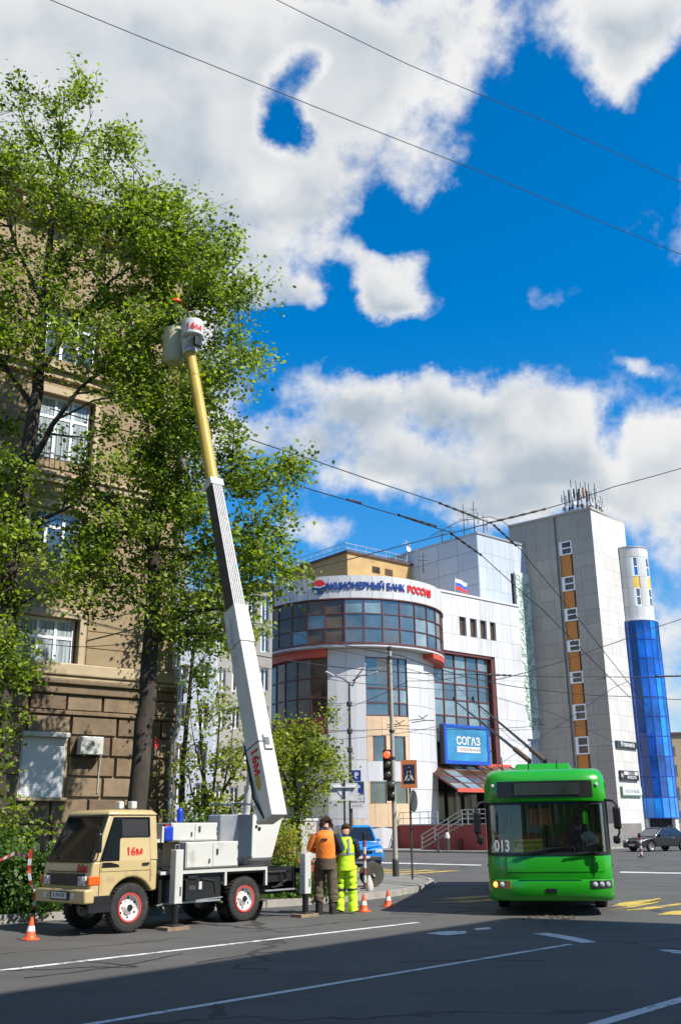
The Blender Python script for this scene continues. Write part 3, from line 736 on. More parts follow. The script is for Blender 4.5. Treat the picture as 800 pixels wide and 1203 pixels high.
    fld(aa-wa*.42, aw2, .1, zbb, M_white2, 'cladding_panel', dr=.012)
    # brown glazed part on the left with the dark red spandrels
    al = radians(-95); k = 7; cl = [al+(aw0-al)*i/k for i in range(k+1)]
    zr1, zr0 = Z(771), Z(842); zs1 = Z(861)
    arc(R0-.35, R0+.3, al, aw0, zr1, zb, 16).build('red_band', M_redpanel, root)
    for i in range(k):
        for j in range(3):
            z0, z1 = zr0+(zr1-zr0)*j/3, zr0+(zr1-zr0)*(j+1)/3
            arc(R0-.3, R0-.1, cl[i]+.006, cl[i+1]-.006, z0+.05, z1-.05, 1).build('pane', M_glassD, root)
        arc(R0-.35, R0+.0, cl[i]+.002, cl[i+1]-.002, zs1, zr0-.05, 1).build('spandrel', M_darkred, root)
        for (z0, z1) in ((.1, Z(930)), (Z(930), Z(895)), (Z(895), zs1)): arc(R0-.35, R0-.01, cl[i]+.002, cl[i+1]-.002, z0+.02, z1-.02, 1).build('beige_panel', M_flat, root)
    for a in cl: arc(R0-.3, R0-.02, a-.008, a+.008, zr0, zr1, 1).build('mullion', M_redframe, root)
    for j in range(4): arc(R0-.3, R0-.03, al, aw0, zr0+(zr1-zr0)*j/3-.05, zr0+(zr1-zr0)*j/3+.05, 16).build('transom', M_redframe, root)
    # red block under the glass at the drum's right end
    a0, a1 = math.asin(92/110.), radians(100)
    zq = at(515, 772, BY-R1*.6).z
    for i in range(4): arc(R0-.3, R1+.04, a0+(a1-a0)*i/4+.003, a0+(a1-a0)*(i+1)/4-.003, zq, zg0-.13, 1).build('red_block', M_redpanel, root)
    # lettering, bent round the drum
    zm = zg1+(zt-zg1)*.53
    def wrapper(a_start, r):
        def f(v):
            a = a_start+v.x/r; rr = r+v.z; return Vector((c.x+rr*sin(a), BY-rr*cos(a), zm+v.y))
        return f
    Mb = mat('sign_blue', (.006, .04, .24), .4, var=0); Mr = mat('sign_red', (.62, .02, .02), .4, var=0)
    s0 = math.asin((386.5-413.7)/110.); s1 = math.asin((476.5-413.7)/110.); s2 = math.asin((504.5-413.7)/110.)
    t1 = txt('АКЦИОНЕРНЫЙ БАНК', .78, 'blue_lettering', Mb, root, (0, 0, 0), (0, 0, 0), .08, .022, align='LEFT')
    wd = max(v.co.x for v in t1.data.vertices); f = wrapper(s0, R1+.13); 
    for v in t1.data.vertices: v.co.x *= (s1-s0-.02)*R1/wd; v.co = f(v.co)
    t2 = txt('РОССИЯ', .82, 'red_lettering', Mr, root, (0, 0, 0), (0, 0, 0), .08, .026, align='LEFT')
    wd = max(v.co.x for v in t2.data.vertices); f = wrapper(s1, R1+.13)
    for v in t2.data.vertices: v.co.x *= (s2-s1)*R1/wd; v.co = f(v.co)
    # round emblem: blue ring, red and blue halves on white
    la = math.asin((380-413.7)/110.)
    lp = Vector(pol(la, R1+.14, zm)); e = MB()
    X = Vector((cos(la), sin(la), 0)); Zv = Vector((0, 0, 1)); Nn = Vector((sin(la), -cos(la), 0))
    e.M = Matrix(((X.x, Nn.x, 0, lp.x), (X.y, Nn.y, 0, lp.y), (0, 0, 1, lp.z), (0, 0, 0, 1)))
    e.k = 0; e.lathe([(.001, .0), (.62, .0), (.62, .1), (.001, .1)], 28, axis='y'); e.k = 0
    e.prism([(.62*cos(t), .62*sin(t)) for t in [pi+pi*i/16 for i in range(17)]], 'y', .1, .13)
    e.k = 1; e.prism([(.60*cos(t), .08+.52*sin(t)) for t in [pi*i/16 for i in range(17)]], 'y', .1, .15)
    e.k = 2; e.prism([(-.5, .0), (.1, -.12), (.55, .02), (.55, .12), (.1, .0), (-.5, .12)], 'y', .12, .17)
    e.build('emblem', [Mb, Mr, M_white], root)
    # ---------------- straight white wing
    wroot = thing('bank_wing', 'white clad bank wing with four slit windows over the glazed red framed entrance', 'building', (F.P0[0], F.P0[1], 0), F.rz)
    uE = F.u(619, 860); zT = F.z(600, 711.5)
    g0, g1, gz1 = -.6, F.u(585.5, 850), F.z(560, 769)
    gz0 = 0
    sl = [(F.u(a, 738), F.u(b_, 738)) for a, b_ in ((539.8, 547.6), (552.2, 559.8), (564, 571.2), (575.4, 582))]
    sz0, sz1 = F.z(561, 749.5), F.z(561, 728)
    holes = [(g0-.1, g1, 0, gz1)]+[(a, b_, sz0, sz1) for a, b_ in sl]
    us = lines(-2.0, uE, 11, [g1]+[x for s in sl for x in s]); zs = lines(0, zT, 12, [gz1, sz0, sz1])
    pms = [MB().box(0, 1, 0, 1, 0, 1).mesh('cladding_panel', m) for m in (M_white, M_white, M_white2, M_white3)]
    panels(wroot, us, zs, holes, pms, 0, .4, .02, 'cladding_panel', .004)
    MB().box(-2, uE-.02, .4, 16, gz1+.02, zT-.02).box(g1, uE-.02, .4, 16, 0, gz1).box(-2, g1, 2.6, 16, 0, gz1).build('wall', M_white2, wroot)
    MB().box(-2.1, uE+.1, -.1, 16.2, zT, zT+.2).build('parapet', M_white3, wroot)
    for a, b_ in sl:
        window(wroot, a, b_, sz0, sz1, .3, M_redframe, M_glassD, nu=1, nz=2, fw=.06)
    # entrance curtain wall, slightly set back
    gu = lines(g0, g1-.45, 6); zlow = F.z(560, 900); gz = lines(zlow, gz1, 7)
    pa, pb, pd = [MB().box(0, 1, 0, 1, 0, 1).mesh('pane', m) for m in (M_glassA, M_glassB, M_glassD)]
    for i in range(len(gu)-1):
        for j in range(len(gz)-1):
            inst('pane', random.choice([pa, pb, pb]), wroot, (gu[i]+.04, .55+random.uniform(-.006, .006), gz[j]+.04), (gu[i+1]-gu[i]-.08, .04, gz[j+1]-gz[j]-.08))
    mm = MB().box(0, 1, 0, 1, 0, 1).mesh('mullion', M_redframe)
    for x in gu: inst('mullion', mm, wroot, (x-.055, .46, zlow), (.11, .2, gz1-zlow))
    for z in gz: inst('transom', mm, wroot, (g0, .475, z-.05), (g1-g0-.45, .18, .10))
    MB().box(g1-.45, g1-.02, .1, .6, 0, gz1).box(g0, g1, .1, .45, gz1-.25, gz1-.02).build('entrance_frame', M_redframe, wroot)
    MB().box(g0, g1-.45, .7, 2.6, zlow-.2, zlow).box(g0, g1, 2.4, 2.59, 0, gz1).build('inner_wall', M_dark, wroot)
    # advertising sign in a blue frame
    a0_, z1_ = F.uv(520.5, 850, 1.2); a1_, z0_ = F.uv(575.5, 899.5, 1.2)
    sg = thing('advertising_sign', 'blue framed advertising panel with white lettering above the entrance canopy', 'sign', (F.P0[0]+F.d[0]*a0_+F.nn[0]*1.2, F.P0[1]+F.d[1]*a0_+F.nn[1]*1.2, z0_), F.rz)
    w, h = a1_-a0_, z1_-z0_
    Msb = mat('sign_pale_blue', (.035, .20, .36), .4, var=.2, scale=.6); Mfb = mat('sign_frame_blue', (.01, .07, .40), .4, var=.03)
    MB().box(0, w, .0, .5, 0, h).build('backing', M_black, sg)
    MB().box(.3, w-.3, -.04, .0, .3, h-.3).build('print', Msb, sg)
    MB().box(0, .3, -.08, .02, 0, h).box(w-.3, w, -.08, .02, 0, h).box(.3, w-.3, -.08, .02, 0, .3).box(.3, w-.3, -.08, .02, h-.3, h).build('frame', Mfb, sg)
    txt('СОГАЗ', .92, 'lettering', M_white3, sg, (w*.52, -.06, h*.58), (pi/2, 0, 0), .03, .03)
    MB().box(w*.26, w*.78, -.07, -.04, h*.30, h*.45).build('white_strip', M_white3, sg)
    txt('СТРАХОВАНИЕ', .34, 'small_lettering', mat('grey_print', (.35, .25, .2), .6, var=0), sg, (w*.52, -.085, h*.375), (pi/2, 0, 0), .01, .0, sx=1.25)
    # glazed entrance canopy
    cz1, cz0 = F.z(560, 899), F.z(560, 928, 4.5)
    cn = thing('entrance_canopy', 'sloping glazed canopy in red frames over the dark bank entrance', 'canopy', (F.P0[0], F.P0[1], 0), F.rz)
    cu0, cu1 = -1.6, g1+1.2; n = 7; cy = -4.5
    for i in range(n):
        for j in range(4):
            x0, x1 = cu0+(cu1-cu0)*i/n+.05, cu0+(cu1-cu0)*(i+1)/n-.05; t0, t1 = j/4+.01, (j+1)/4-.01
            y0, y1 = cy*t0, cy*t1; za, zb2 = cz1+(cz0-cz1)*t0, cz1+(cz0-cz1)*t1
            MB().add([(x0,y0,za),(x1,y0,za),(x1,y1,zb2),(x0,y1,zb2),(x0,y0,za-.05),(x1,y0,za-.05),(x1,y1,zb2-.05),(x0,y1,zb2-.05)], [(0,1,2,3),(7,6,5,4),(0,4,5,1),(1,5,6,2),(2,6,7,3),(3,7,4,0)]).build('canopy_pane', random.choice([M_glassB, M_glassD, M_glassD]), cn)
    for i in range(n+1):
        x = cu0+(cu1-cu0)*i/n; MB().beam((x, 0, cz1), (x, cy, cz0), .09, .14).build('rafter', M_redframe, cn)
    for j in range(1, 4): MB().beam((cu0, cy*j/4, cz1+(cz0-cz1)*j/4), (cu1, cy*j/4, cz1+(cz0-cz1)*j/4), .07, .10).build('purlin', M_redframe, cn)
    MB().box(cu0-.05, cu1+.05, cy-.12, cy, cz0-.2, cz0+.12).build('front_beam', M_redpanel, cn); MB().box(cu0-.05, cu1+.05, -.1, .02, cz1-.1, cz1+.15).build('wall_beam', M_redpanel, cn)
    for x in (cu0+.1, cu1-.1): MB().cyl((x, cy+.2, 0), (x, cy+.2, cz0-.2), .09).build('post', M_dsteel, cn)
    # doors under the canopy
    for k in range(3):
        x = g0+.8+k*2.1; dd = MB().box(x, x+1.9, .5, .6, 2, 4.6).build('door', M_dark, wroot)
        MB().box(x+.15, x+.9, .47, .5, 2.2, 4.4).build('door_pane', M_glassD, dd); MB().box(x+1.0, x+1.75, .47, .5, 2.2, 4.4).build('door_pane', M_glassD, dd)
    # ---------------- ochre penthouse with roof rail
    pc = at(408, 660, 97.); Fp = Fac((pc.x, 97.), 50); ph = Fp.root('ochre_penthouse', 'ochre roof storey with a thin railing rising behind the curved white bank band', 'building')
    pt = Fp.z(408, 649); Lp = Fp.u(537, 680); Mo = mat('ochre_render', (.42, .27, .11), .8, var=.12, scale=.8, dirt=(.17, .12, .06, .5), dirtscale=.5)
    MB().box(0, Lp, 0, 12, 8, pt).build('wall', Mo, ph)
    Fl = Fac((pc.x, 97.), -44); Ll = Fl.u(352, 665)
    ln = MB()
    dx, dy = Fl.d; xx = (dx*Fp.d[0]+dy*Fp.d[1]); 
    MB().box(-.01, .0, 0, .02, 8, 9).build('corner_trim', Mo, ph)
    MB().box(-.2, Lp+.1, -.2, 12.2, pt, pt+.22).build('roof_edge', M_roofbrown, ph)
    for k, px in enumerate((437, 452, 520)):
        u = Fp.u(px, 668); MB().box(u, u+1.1, -.02, .3, pt-1.6, pt-.9).build('vent_window', M_glassD, ph)
    r = MB()
    for z in (.6, 1.1): r.beam((0, .3, pt+z), (Lp-2, .3, pt+z), .06, .06).beam((0, .3, pt+z), (0, 12, pt+z), .06, .06)
    for k in range(11): r.beam((k*(Lp-2)/10, .3, pt+.2), (k*(Lp-2)/10, .3, pt+1.1), .05, .05); r.beam((0, .3+k*1.15, pt+.2), (0, .3+k*1.15, pt+1.1), .05, .05)
    r.build('railing', M_steel, ph)
    # satellite dish on the roof
    dp = Fp.u(478, 660); d = thing('satellite_dish', 'small white satellite dish on the roof of the ochre storey', 'dish', (Fp.P0[0]+Fp.d[0]*dp, Fp.P0[1]+Fp.d[1]*dp, pt+.2), Fp.rz)
    MB().lathe([(.001, .08), (.2, .05), (.33, 0), (.36, -.04)], 20, (0, -.3, 1.6), 'y').build('dish', M_white3, d, smooth=60); MB().cyl((0, 0, 0), (0, 0, 2.6), .05).build('mast', M_steel, d)
    MB().beam((-.6, 0, 2.2), (.6, 0, 2.2), .05, .05).beam((-.4, 0, 2.5), (.4, 0, 2.5), .04, .04).build('crossbar', M_steel, d)
    # flag
    u, z = Fp.uv(540, 684, -1); fl_ = thing('flag', 'white blue and red striped flag on a tilted pole over the wing roof', 'flag', tuple(at(533, 690, 93)), Fp.rz)
    MB().cyl((0, 0, -1.2), (.25, 0, 1.1), .05).build('flagpole', M_steel, fl_)
    for k, cc in enumerate([(.8, .8, .8), (.02, .10, .5), (.6, .03, .03)]):
        m = mat('flag_stripe_%d' % k, cc, .7, var=.05); q_ = []
        b2 = MB(); rings = []
        for i in range(9):
            t = i/8; x = .2+t*1.7; yy = .12*sin(t*9); z0 = .95-.36*(k+1)-.25*t+.06*sin(t*7); z1 = z0+.36
            rings.append([(x, yy, z0), (x, yy+.012, z0), (x, yy+.012, z1), (x, yy, z1)])
        b2.loft(rings); b2.build('flag_stripe', m, fl_)
    # ---------------- grey block behind with ornament strip
    gy = 96.0; gc = at(561.5, 650, gy); Fg = Fac((gc.x, gy), 48.5); gb = Fg.root('office_block', 'tall pale office block with a patterned white strip rising behind the bank wing', 'building')
    gt = Fg.z(562, 627.5); gE = Fg.u(645, 930); 
    so = (Fg.u(600.5, 690), Fg.u(604.5, 690), Fg.z(602, 711), Fg.z(602, 674))
    us = lines(0, gE, 8, [so[0], so[1]]); zs = lines(0, gt, 16, [so[2], so[3]])
    Mg = [mat('cool_cladding_%d' % i, cc, .5, var=.03, dirt=(.33, .36, .40, .3), dirtscale=.3) for i, cc in enumerate([(.42, .47, .53), (.40, .45, .51), (.45, .49, .54)])]
    pm2 = [MB().box(0, 1, 0, 1, 0, 1).mesh('cladding_panel', m) for m in Mg]
    panels(gb, us, zs, [so], pm2, 0, .3, .02, 'cladding_panel', .005)
    MB().box(.02, gE-.02, .3, 13.7, 0, gt-.03).build('wall', Mg[1], gb); MB().box(-.1, gE+.1, -.1, 13.9, gt, gt+.22).build('roof_edge', M_steel, gb)
    window(gb, so[0], so[1], so[2], so[3], .25, M_redframe, M_glassD, nu=1, nz=3, fw=.05)
    Fgl = Fac((gc.x, gy), -41.5)
    for j in range(13):            # shaded left-hand side: its own cladding courses
        for i in range(5): inst('side_panel', pm2[(i+j) % 3], gb, (-.06, .03+i*2.74, gt-(j+1)*1.75+.02), (.1, 2.7, 1.71))
    # ornament strip with cut-out scroll pattern
    p0, p1 = Fg.u(609.5, 760), Fg.u(621.5, 760); zt2, zb2 = Fg.z(612, 674), Fg.z(632, 869)
    orn = MB().box(p0-.1, p1+.5, -.22, -.02, zb2, zt2).build('ornament_strip', mat('ornament_white', (.56, .62, .57), .6, var=.06, scale=2), gb)
    Mgd = mat('ornament_green', (.25, .36, .28), .7, var=.2); s = MB(); z = zb2+1.0
    while z < zt2-.3:
        for k in range(4):
            x = random.uniform(p0+.1, p1+.2); r_ = random.uniform(.22, .5); a0 = random.uniform(0, 6.28); n = 7
            pt_ = [(x+r_*(1-.08*i)*cos(a0+i*.55), -.235, z+random.uniform(0, .1)+r_*(1-.08*i)*sin(a0+i*.55)) for i in range(n)]
            s.tube(pt_, [.035]+[.05]*(n-2)+[.02], 4)
        z += .36
    tag(s.build('scrollwork', Mgd, orn), kind='stuff')
    # roof masts
    for k, (px, py, hh) in enumerate([(497, 640, 2.2), (545, 598, 4.2), (557, 596, 4.5), (568, 602, 3), (530, 615, 2), (520, 628, 1.5)]):
        p = at(px, py+22, 99); mtag = thing('roof_mast', ['thin lattice mast nearest the ochre roof storey', 'grey aerial mast left of the tallest one on the office block', 'tallest aerial mast on the office block roof', 'right-hand aerial mast on the office block roof', 'short aerial mast in the middle of the office block roof', 'stubby aerial mast at the left of the office block roof'][k], 'aerial', (p.x, p.y, gt if k else p.z-1), 0, 'aerials on the office block roof')
        MB().cyl((0, 0, 0), (0, 0, hh), .07, .03).build('pole', M_dsteel, mtag)
        MB().beam((-.5, 0, hh*.6), (.5, 0, hh*.6), .05, .05).beam((-.35, 0, hh*.8), (.35, 0, hh*.8), .04, .04).build('crossbar', M_dsteel, mtag)
        if k in (1, 2, 3): MB().cbox((.45, 0, hh*.6), (.22, .15, 1.3)).build('panel_antenna', M_steel, mtag, bevel=.03)
    return F, Fg, zT
BF, BG, BzT = bank()

# red terrace wall, stairs and rails in front of the bank
def terrace():
    a, b_ = Vector(G(385, 997.0)), Vector(G(600, 1000.5)); a = Vector((a.x, a.y+1.2)); b_ = Vector((b_.x, b_.y+1.2)); dd = (b_-a).normalized(); az = math.degrees(atan2(dd.x, dd.y)); F = Fac((a.x, a.y), az)
    t = F.root('terrace_wall', 'dark red retaining wall of the terrace at the foot of the bank', 'wall'); L = F.u(600, 985)
    zt = F.z(480, 970); Mw = mat('red_wall_render', (.27, .05, .045), .8, var=.12, scale=1, dirt=(.15, .05, .04, .5), dirtscale=1)
    us = lines(0, L, 9)
    for i in range(len(us)-1): MB().box(us[i]+.01, us[i+1]-.01, 0, .3, .1, zt).build('wall_panel', Mw, t)
    MB().box(0, L, .3, 14, .1, zt-.03).build('terrace', M_pave, t); MB().box(-.05, L+.05, -.06, .36, zt, zt+.1).build('coping', M_kerb, t)
    MB().add([(F.u(455, 985),-.5,.1),(F.u(515, 985),-.5,.1),(F.u(515, 985),-.5,zt*.99),(F.u(395,985),-.5,zt*.45),(F.u(395,985),-.5,.1)], [(0,1,2,3,4)]) if False else None
    rl = thing('terrace_railing', 'white metal railing along the top of the red terrace wall', 'railing', (a.x, a.y, 0), F.rz)
    r = MB()
    for z in (.55, 1.0): r.beam((0, .15, zt+z), (F.u(512, 960), .15, zt+z), .05, .05)
    r.build('rail', M_steel, rl); n = 15
    pm = MB().beam((0, .15, zt+.1), (0, .15, zt+1.0), .05, .05).mesh('post', M_steel)
    for k in range(n): inst('post', pm, rl, (F.u(512, 960)*k/(n-1), 0, 0))
    # stairs climbing to the right
    s0, s1 = F.u(499, 999, 2), F.u(546, 966, 2)
    st = thing('stairs', 'pale stone stairs climbing right to the bank entrance', 'stairs', (a.x, a.y, 0), F.rz); n = 12
    for k in range(n):
        x0 = s0+(s1-s0)*k/n; x1 = s0+(s1-s0)*(k+1)/n
        zz = .1+(zt-.1)*(k+1)/n; MB().box(x0-.04, x1+.03, -2.33, -.05, zz-.10, zz).build('step', M_kerb, st); MB().box(x0, x1-.003, -2.28, -.05, .1, zz-.103).build('step_base', Mw, st)
    MB().box(s1+.03, L, -2.3, -.05, .1, zt).build('landing', Mw, st)
    hr = thing('stair_handrail', 'shiny steel handrail with three bars beside the stairs', 'handrail', (a.x, a.y, 0), F.rz)
    for y in (-2.25,):
        for h in (.4, .7, 1.0):
            MB().tube([(s0, y, .1+h), (s1, y, zt+h), (L, y, zt+h)], .035, 6).build('rail', M_steel, hr)
        for k in range(4):
            x = s0+(s1-s0)*k/3; MB().cyl((x, y, .1+(zt-.1)*k/3), (x, y, .1+(zt-.1)*k/3+1.0), .035, n=6).build('post', M_steel, hr)
        for k in range(1, 5): x = s1+(L-s1)*k/4; MB().cyl((x, y, zt), (x, y, zt+1), .035, n=6).build('post', M_steel, hr)
    # small red sign on a post and the bollard
    p = at(513.5, 955, a.y+3); sg = thing('direction_sign', 'small dark red sign on a post left of the bank stairs', 'sign', (p.x, p.y, .1)); k = p.z-.1
    MB().cyl((0, 0, 0), (0, 0, k), .04).build('post', M_steel, sg); MB().box(-.45, .45, -.06, 0, k-.35, k+.35).build('plate', M_darkred, sg); MB().box(-.22, .2, -.075, -.06, k-.05, k+.15).build('plate_print', M_white, sg)
    for k, (px, py, lab) in enumerate([(526, 1001, 'dark bollard with a white top at the foot of the stairs'), (514.5, 1002, 'thin dark bollard left of the white topped one')]):
        g = G(px, py); bo = thing('bollard', lab, 'bollard', (g[0], g[1], .0), 0, 'bollards by the bank stairs'); r_ = .17 if k == 0 else .07
        MB().lathe([(.001, 0), (r_, 0), (r_, .85), (r_*.9, .9)], 14).build('post', M_dsteel, bo)
        MB().lathe([(r_, .9), (r_*1.1, 1.0), (r_*.7, 1.25), (.001, 1.3)], 14).build('cap', M_white if k == 0 else M_dsteel, bo, smooth=50)
    for k, (px, lab) in enumerate([(541, 'left brown waste bin at the red wall'), (569, 'right brown waste bin at the red wall')]):
        g = G(px, 1000.5); bo = thing('waste_bin', lab, 'bin', (g[0], g[1], .1), 0, 'bins at the red wall'); MB().lathe([(.001, 0), (.22, 0), (.28, .75), (.24, .75), (.2, .1)], 14).build('bucket', M_darkred, bo); MB().beam((-.3, 0, 0), (-.3, 0, .9), .04, .04).beam((.3, 0, 0), (.3, 0, .9), .04, .04).build('stand', M_dsteel, bo)
terrace()

# ------------------------------------------------------------ the tower
def tower():
    TY = 96.0; c0 = at(728.7, 992, TY); c0 = Vector((at(712, 800, TY).x, TY, 0))
    FL, FD = Fac((c0.x, TY), 43.0), Fac((c0.x, TY), -50.0)
    zt = FL.z(689.5, 596.5); wL = FL.u(732.5, 614)
    root = FL.root('office_tower', 'tall stone clad tower with orange spandrels on the face coloured as shaded, beside the white lit face', 'building')
    # lit face: panels
    us = lines(0, wL, 4); zs = lines(0, zt, 22)
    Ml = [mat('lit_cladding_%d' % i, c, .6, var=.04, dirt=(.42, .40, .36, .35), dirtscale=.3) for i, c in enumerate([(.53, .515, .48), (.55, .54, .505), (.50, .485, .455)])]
    pms = [MB().box(0, 1, 0, 1, 0, 1).mesh('cladding_panel', m) for m in Ml]
    wTop = FL.u(732, 625)
    panels(root, us, zs, [], pms, 0, .3, .016, 'cladding_panel', .004)
    wD = FD.u(596.5, 615); 
    # dark face lives in its own frame rotated about the corner
    dk = link('left_face', None, root); dk.rotation_euler = (0, 0, FD.rz-FL.rz)
    # local x of dk runs along az -50 (away from the corner), outward is +y
    wx = [FD.u(x, y) for x, y in ((676, 700), (661, 700))]
    gr = [FD.u(655, 640), FD.u(652, 640)]
    FDw = []
    wins = [(650, 637, 653), (0, 0, 0)]
    ys = [(638, 654), (679, 696), (716, 731), (753, 767), (790, 804), (828, 847), (866, 887), (905, 925)]
    us = lines(0, wD, 6, [wx[0], wx[1], gr[0], gr[1]]); zs = lines(0, zt, 22)
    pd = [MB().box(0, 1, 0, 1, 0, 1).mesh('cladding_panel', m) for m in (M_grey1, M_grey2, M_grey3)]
    def dpanel(u0, u1, z0, z1, me=None, nm='cladding_panel', y0=-.3, y1=0.):
        inst(nm, me or random.choice(pd), dk, (u0+.008, y0, z0+.008), (u1-u0-.016, y1-y0+random.uniform(-.006, .006), z1-z0-.016))
    for i in range(len(us)-1):
        uc = (us[i]+us[i+1])/2
        if wx[0] < uc < wx[1]: continue
        grv = gr[0] < uc < gr[1]
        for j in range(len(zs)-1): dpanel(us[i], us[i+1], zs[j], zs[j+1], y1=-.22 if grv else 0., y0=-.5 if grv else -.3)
    om = MB().box(0, 1, 0, 1, 0, 1).mesh('orange_spandrel', M_orange)
    edges = []
    xm = 665
    wz = [(FD.z(649+ (y0-590)*.085, y1), FD.z(649+(y0-590)*.085, y0)) for y0, y1 in ys]
    tops = zt
    for k, (z0, z1) in enumerate(wz):
        hi = zt if k == 0 else wz[k-1][0]
        if k == 0: dpanel(wx[0], wx[1], z1, hi)
        else: inst('orange_spandrel', om, dk, (wx[0]+.25, -.35, z1+.03), (wx[1]-wx[0]-.27, .22, hi-z1-.06))
        wb = MB(); u0, u1 = wx[0], wx[1]; fw = .13
        wb.box(u0, u1, -.25, -.02, z0, z0+fw).box(u0, u1, -.25, -.02, z1-fw, z1).box(u0, u0+fw, -.25, -.02, z0+fw, z1-fw).box(u1-fw*2.4, u1, -.25, -.02, z0+fw, z1-fw).box(u0+fw, u1-fw*2.4, -.25, -.03, (z0+z1)/2-.06, (z0+z1)/2+.06)
        w_ = wb.build('window', M_pvc, dk)
        for (a, b_) in ((z0+fw, (z0+z1)/2-.06), ((z0+z1)/2+.06, z1-fw)): MB().box(u0+fw, u1-fw*2.4, -.16, -.12, a, b_).build('pane', M_glassD, w_)
    inst('orange_spandrel', om, dk, (wx[0]+.25, -.35, 1), (wx[1]-wx[0]-.27, .22, wz[-1][0]-1.06))
    for o in list(dk.children): pass
    # solid body
    q1 = Vector((c0.x, TY)); eL = Vector(FL.d)*wL; eD = Vector(FD.d)*wD
    def loc(v):
        v = v-q1; return (v.x*FL.d[0]+v.y*FL.d[1], -(v.x*FL.nn[0]+v.y*FL.nn[1]))
    inl = Vector(FL.d)*.5+Vector(FD.d)*.5
    poly = [loc(q1+Vector(FL.d)*.35+Vector(FD.d)*.95), loc(q1+eL-Vector(FL.d)*.03+Vector(FD.d)*.4), loc(q1+eL+eD*1.0), loc(q1+eD+Vector(FL.d)*.9)]
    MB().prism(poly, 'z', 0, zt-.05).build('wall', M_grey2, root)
    poly = [loc(q1-Vector(FL.d)*.12-Vector(FD.d)*.12), loc(q1+eL), loc(q1+eL+eD), loc(q1+eD-Vector(FL.d)*.1)]
    MB().prism(poly, 'z', zt, zt+.22).build('roof_edge', M_grey3, root)
    # signs on the lit face
    for k, (xa, ya, xb, yb, lab, words) in enumerate([(720, 870, 745, 880.5, 'dark sign board with pale script, highest on the lit tower face', 'Клиника'), (724, 905, 746.5, 917.5, 'black and white two line sign board in the middle on the tower face', 'САЛОН\nКРАСОТЫ'), (726, 924, 750, 936, 'white sign board with green edge and faint lettering, lowest on the tower face', 'ВОСТОЧНЫЙ')]):
        u0, z1 = FL.uv(xa, ya, -.15); u1, z0 = FL.uv(xb, yb, -.15)
        sg = thing('sign_board', lab, 'sign', (FL.P0[0]+FL.d[0]*u0+FL.nn[0]*.03, FL.P0[1]+FL.d[1]*u0+FL.nn[1]*.03, z0), FL.rz); w, h = u1-u0, z1-z0
        Md = mat('sign_dark_%d' % k, [(.03, .045, .05), (.02, .02, .022), (.10, .2, .12)][k], .4, var=.1)
        MB().box(0, w, -.18, 0, 0, h).build('board', Md, sg)
        if k == 2: MB().box(.12, w, -.2, -.18, .12, h).build('face', M_white3, sg)
        if k == 1: MB().lathe([(.001, .02), (.22, .02), (.22, 0)], 16, (.34, -.2, h*.5), 'y').build('emblem', M_white3, sg); MB().box(.7, w-.15, -.195, -.18, h*.56, h*.9).build('white_strip', M_white3, sg)
        T = words.split('\n')
        for i, tx in enumerate(T):
            txt(tx, [.62, .36, .42][k], 'lettering', [M_white3, M_white3 if i else Md, mat('grey_lettering', (.35, .38, .36), .5, var=0)][k], sg, (w*(.5 if k != 1 else .6), -.2 if k != 2 else -.21, h*(.5 if len(T) == 1 else (.72 if i == 0 else .28))), (pi/2, 0, 0), .02, .012, sx=[1.1, 1.0, 1.0][k])
    # round bay: white on top, blue glass below
    R_ = 2.05*96/96; bp = at(777, 900, TY+wL*FL.d[1]*1.0+0.2); 
    e_ = c0+Vector((*FL.d, 0))*(wL-.3); cy_ = e_.y; cx = at(752.3, 780, cy_).x
    bay = thing('stair_tower', 'round stair tower of blue mirror glass with a white windowed top', 'tower', (cx, cy_, 0))
    zb1 = at(742, 643, cy_-1.8).z; zb0 = at(750, 728, cy_-1.8).z; zg = at(778, 961, cy_-1.8).z; rw = 1.88; rb = 1.98
    rw = 20.6/1110*cy_*1.0; rb = rw+.28
    n = 20
    def seg(r0, r1, a0, a1, z0, z1, nm, m, k=1, par=None):
        rings = [[(r*sin(a), -r*cos(a), z) for (r, z) in ((r0, z0), (r1, z0), (r1, z1), (r0, z1))] for a in [a0+(a1-a0)*i/k for i in range(k+1)]]
        return MB().loft(rings).build(nm, m, par or bay)
    MB().cyl((0, 0, .1), (0, 0, zb1-.1), rw-.35, n=32).build('core', M_dark, bay)
    cols = [(-12, 12), (44, 66)]; zwn = [(at(742, 682, cy_).z, at(742, 659, cy_).z), (at(742, 716, cy_).z, at(742, 695, cy_).z)]
    cols = [(-14, 8), (38, 62)]
    # facing column is at about px 738-744, the other at px 756-760
    step = 12; a = -180
    bounds = sorted(set(list(range(-178, 182, 24))+[x for c_ in cols for x in c_]))
    zz = sorted(set([zb0, zb1]+[z for p in zwn for z in p]))
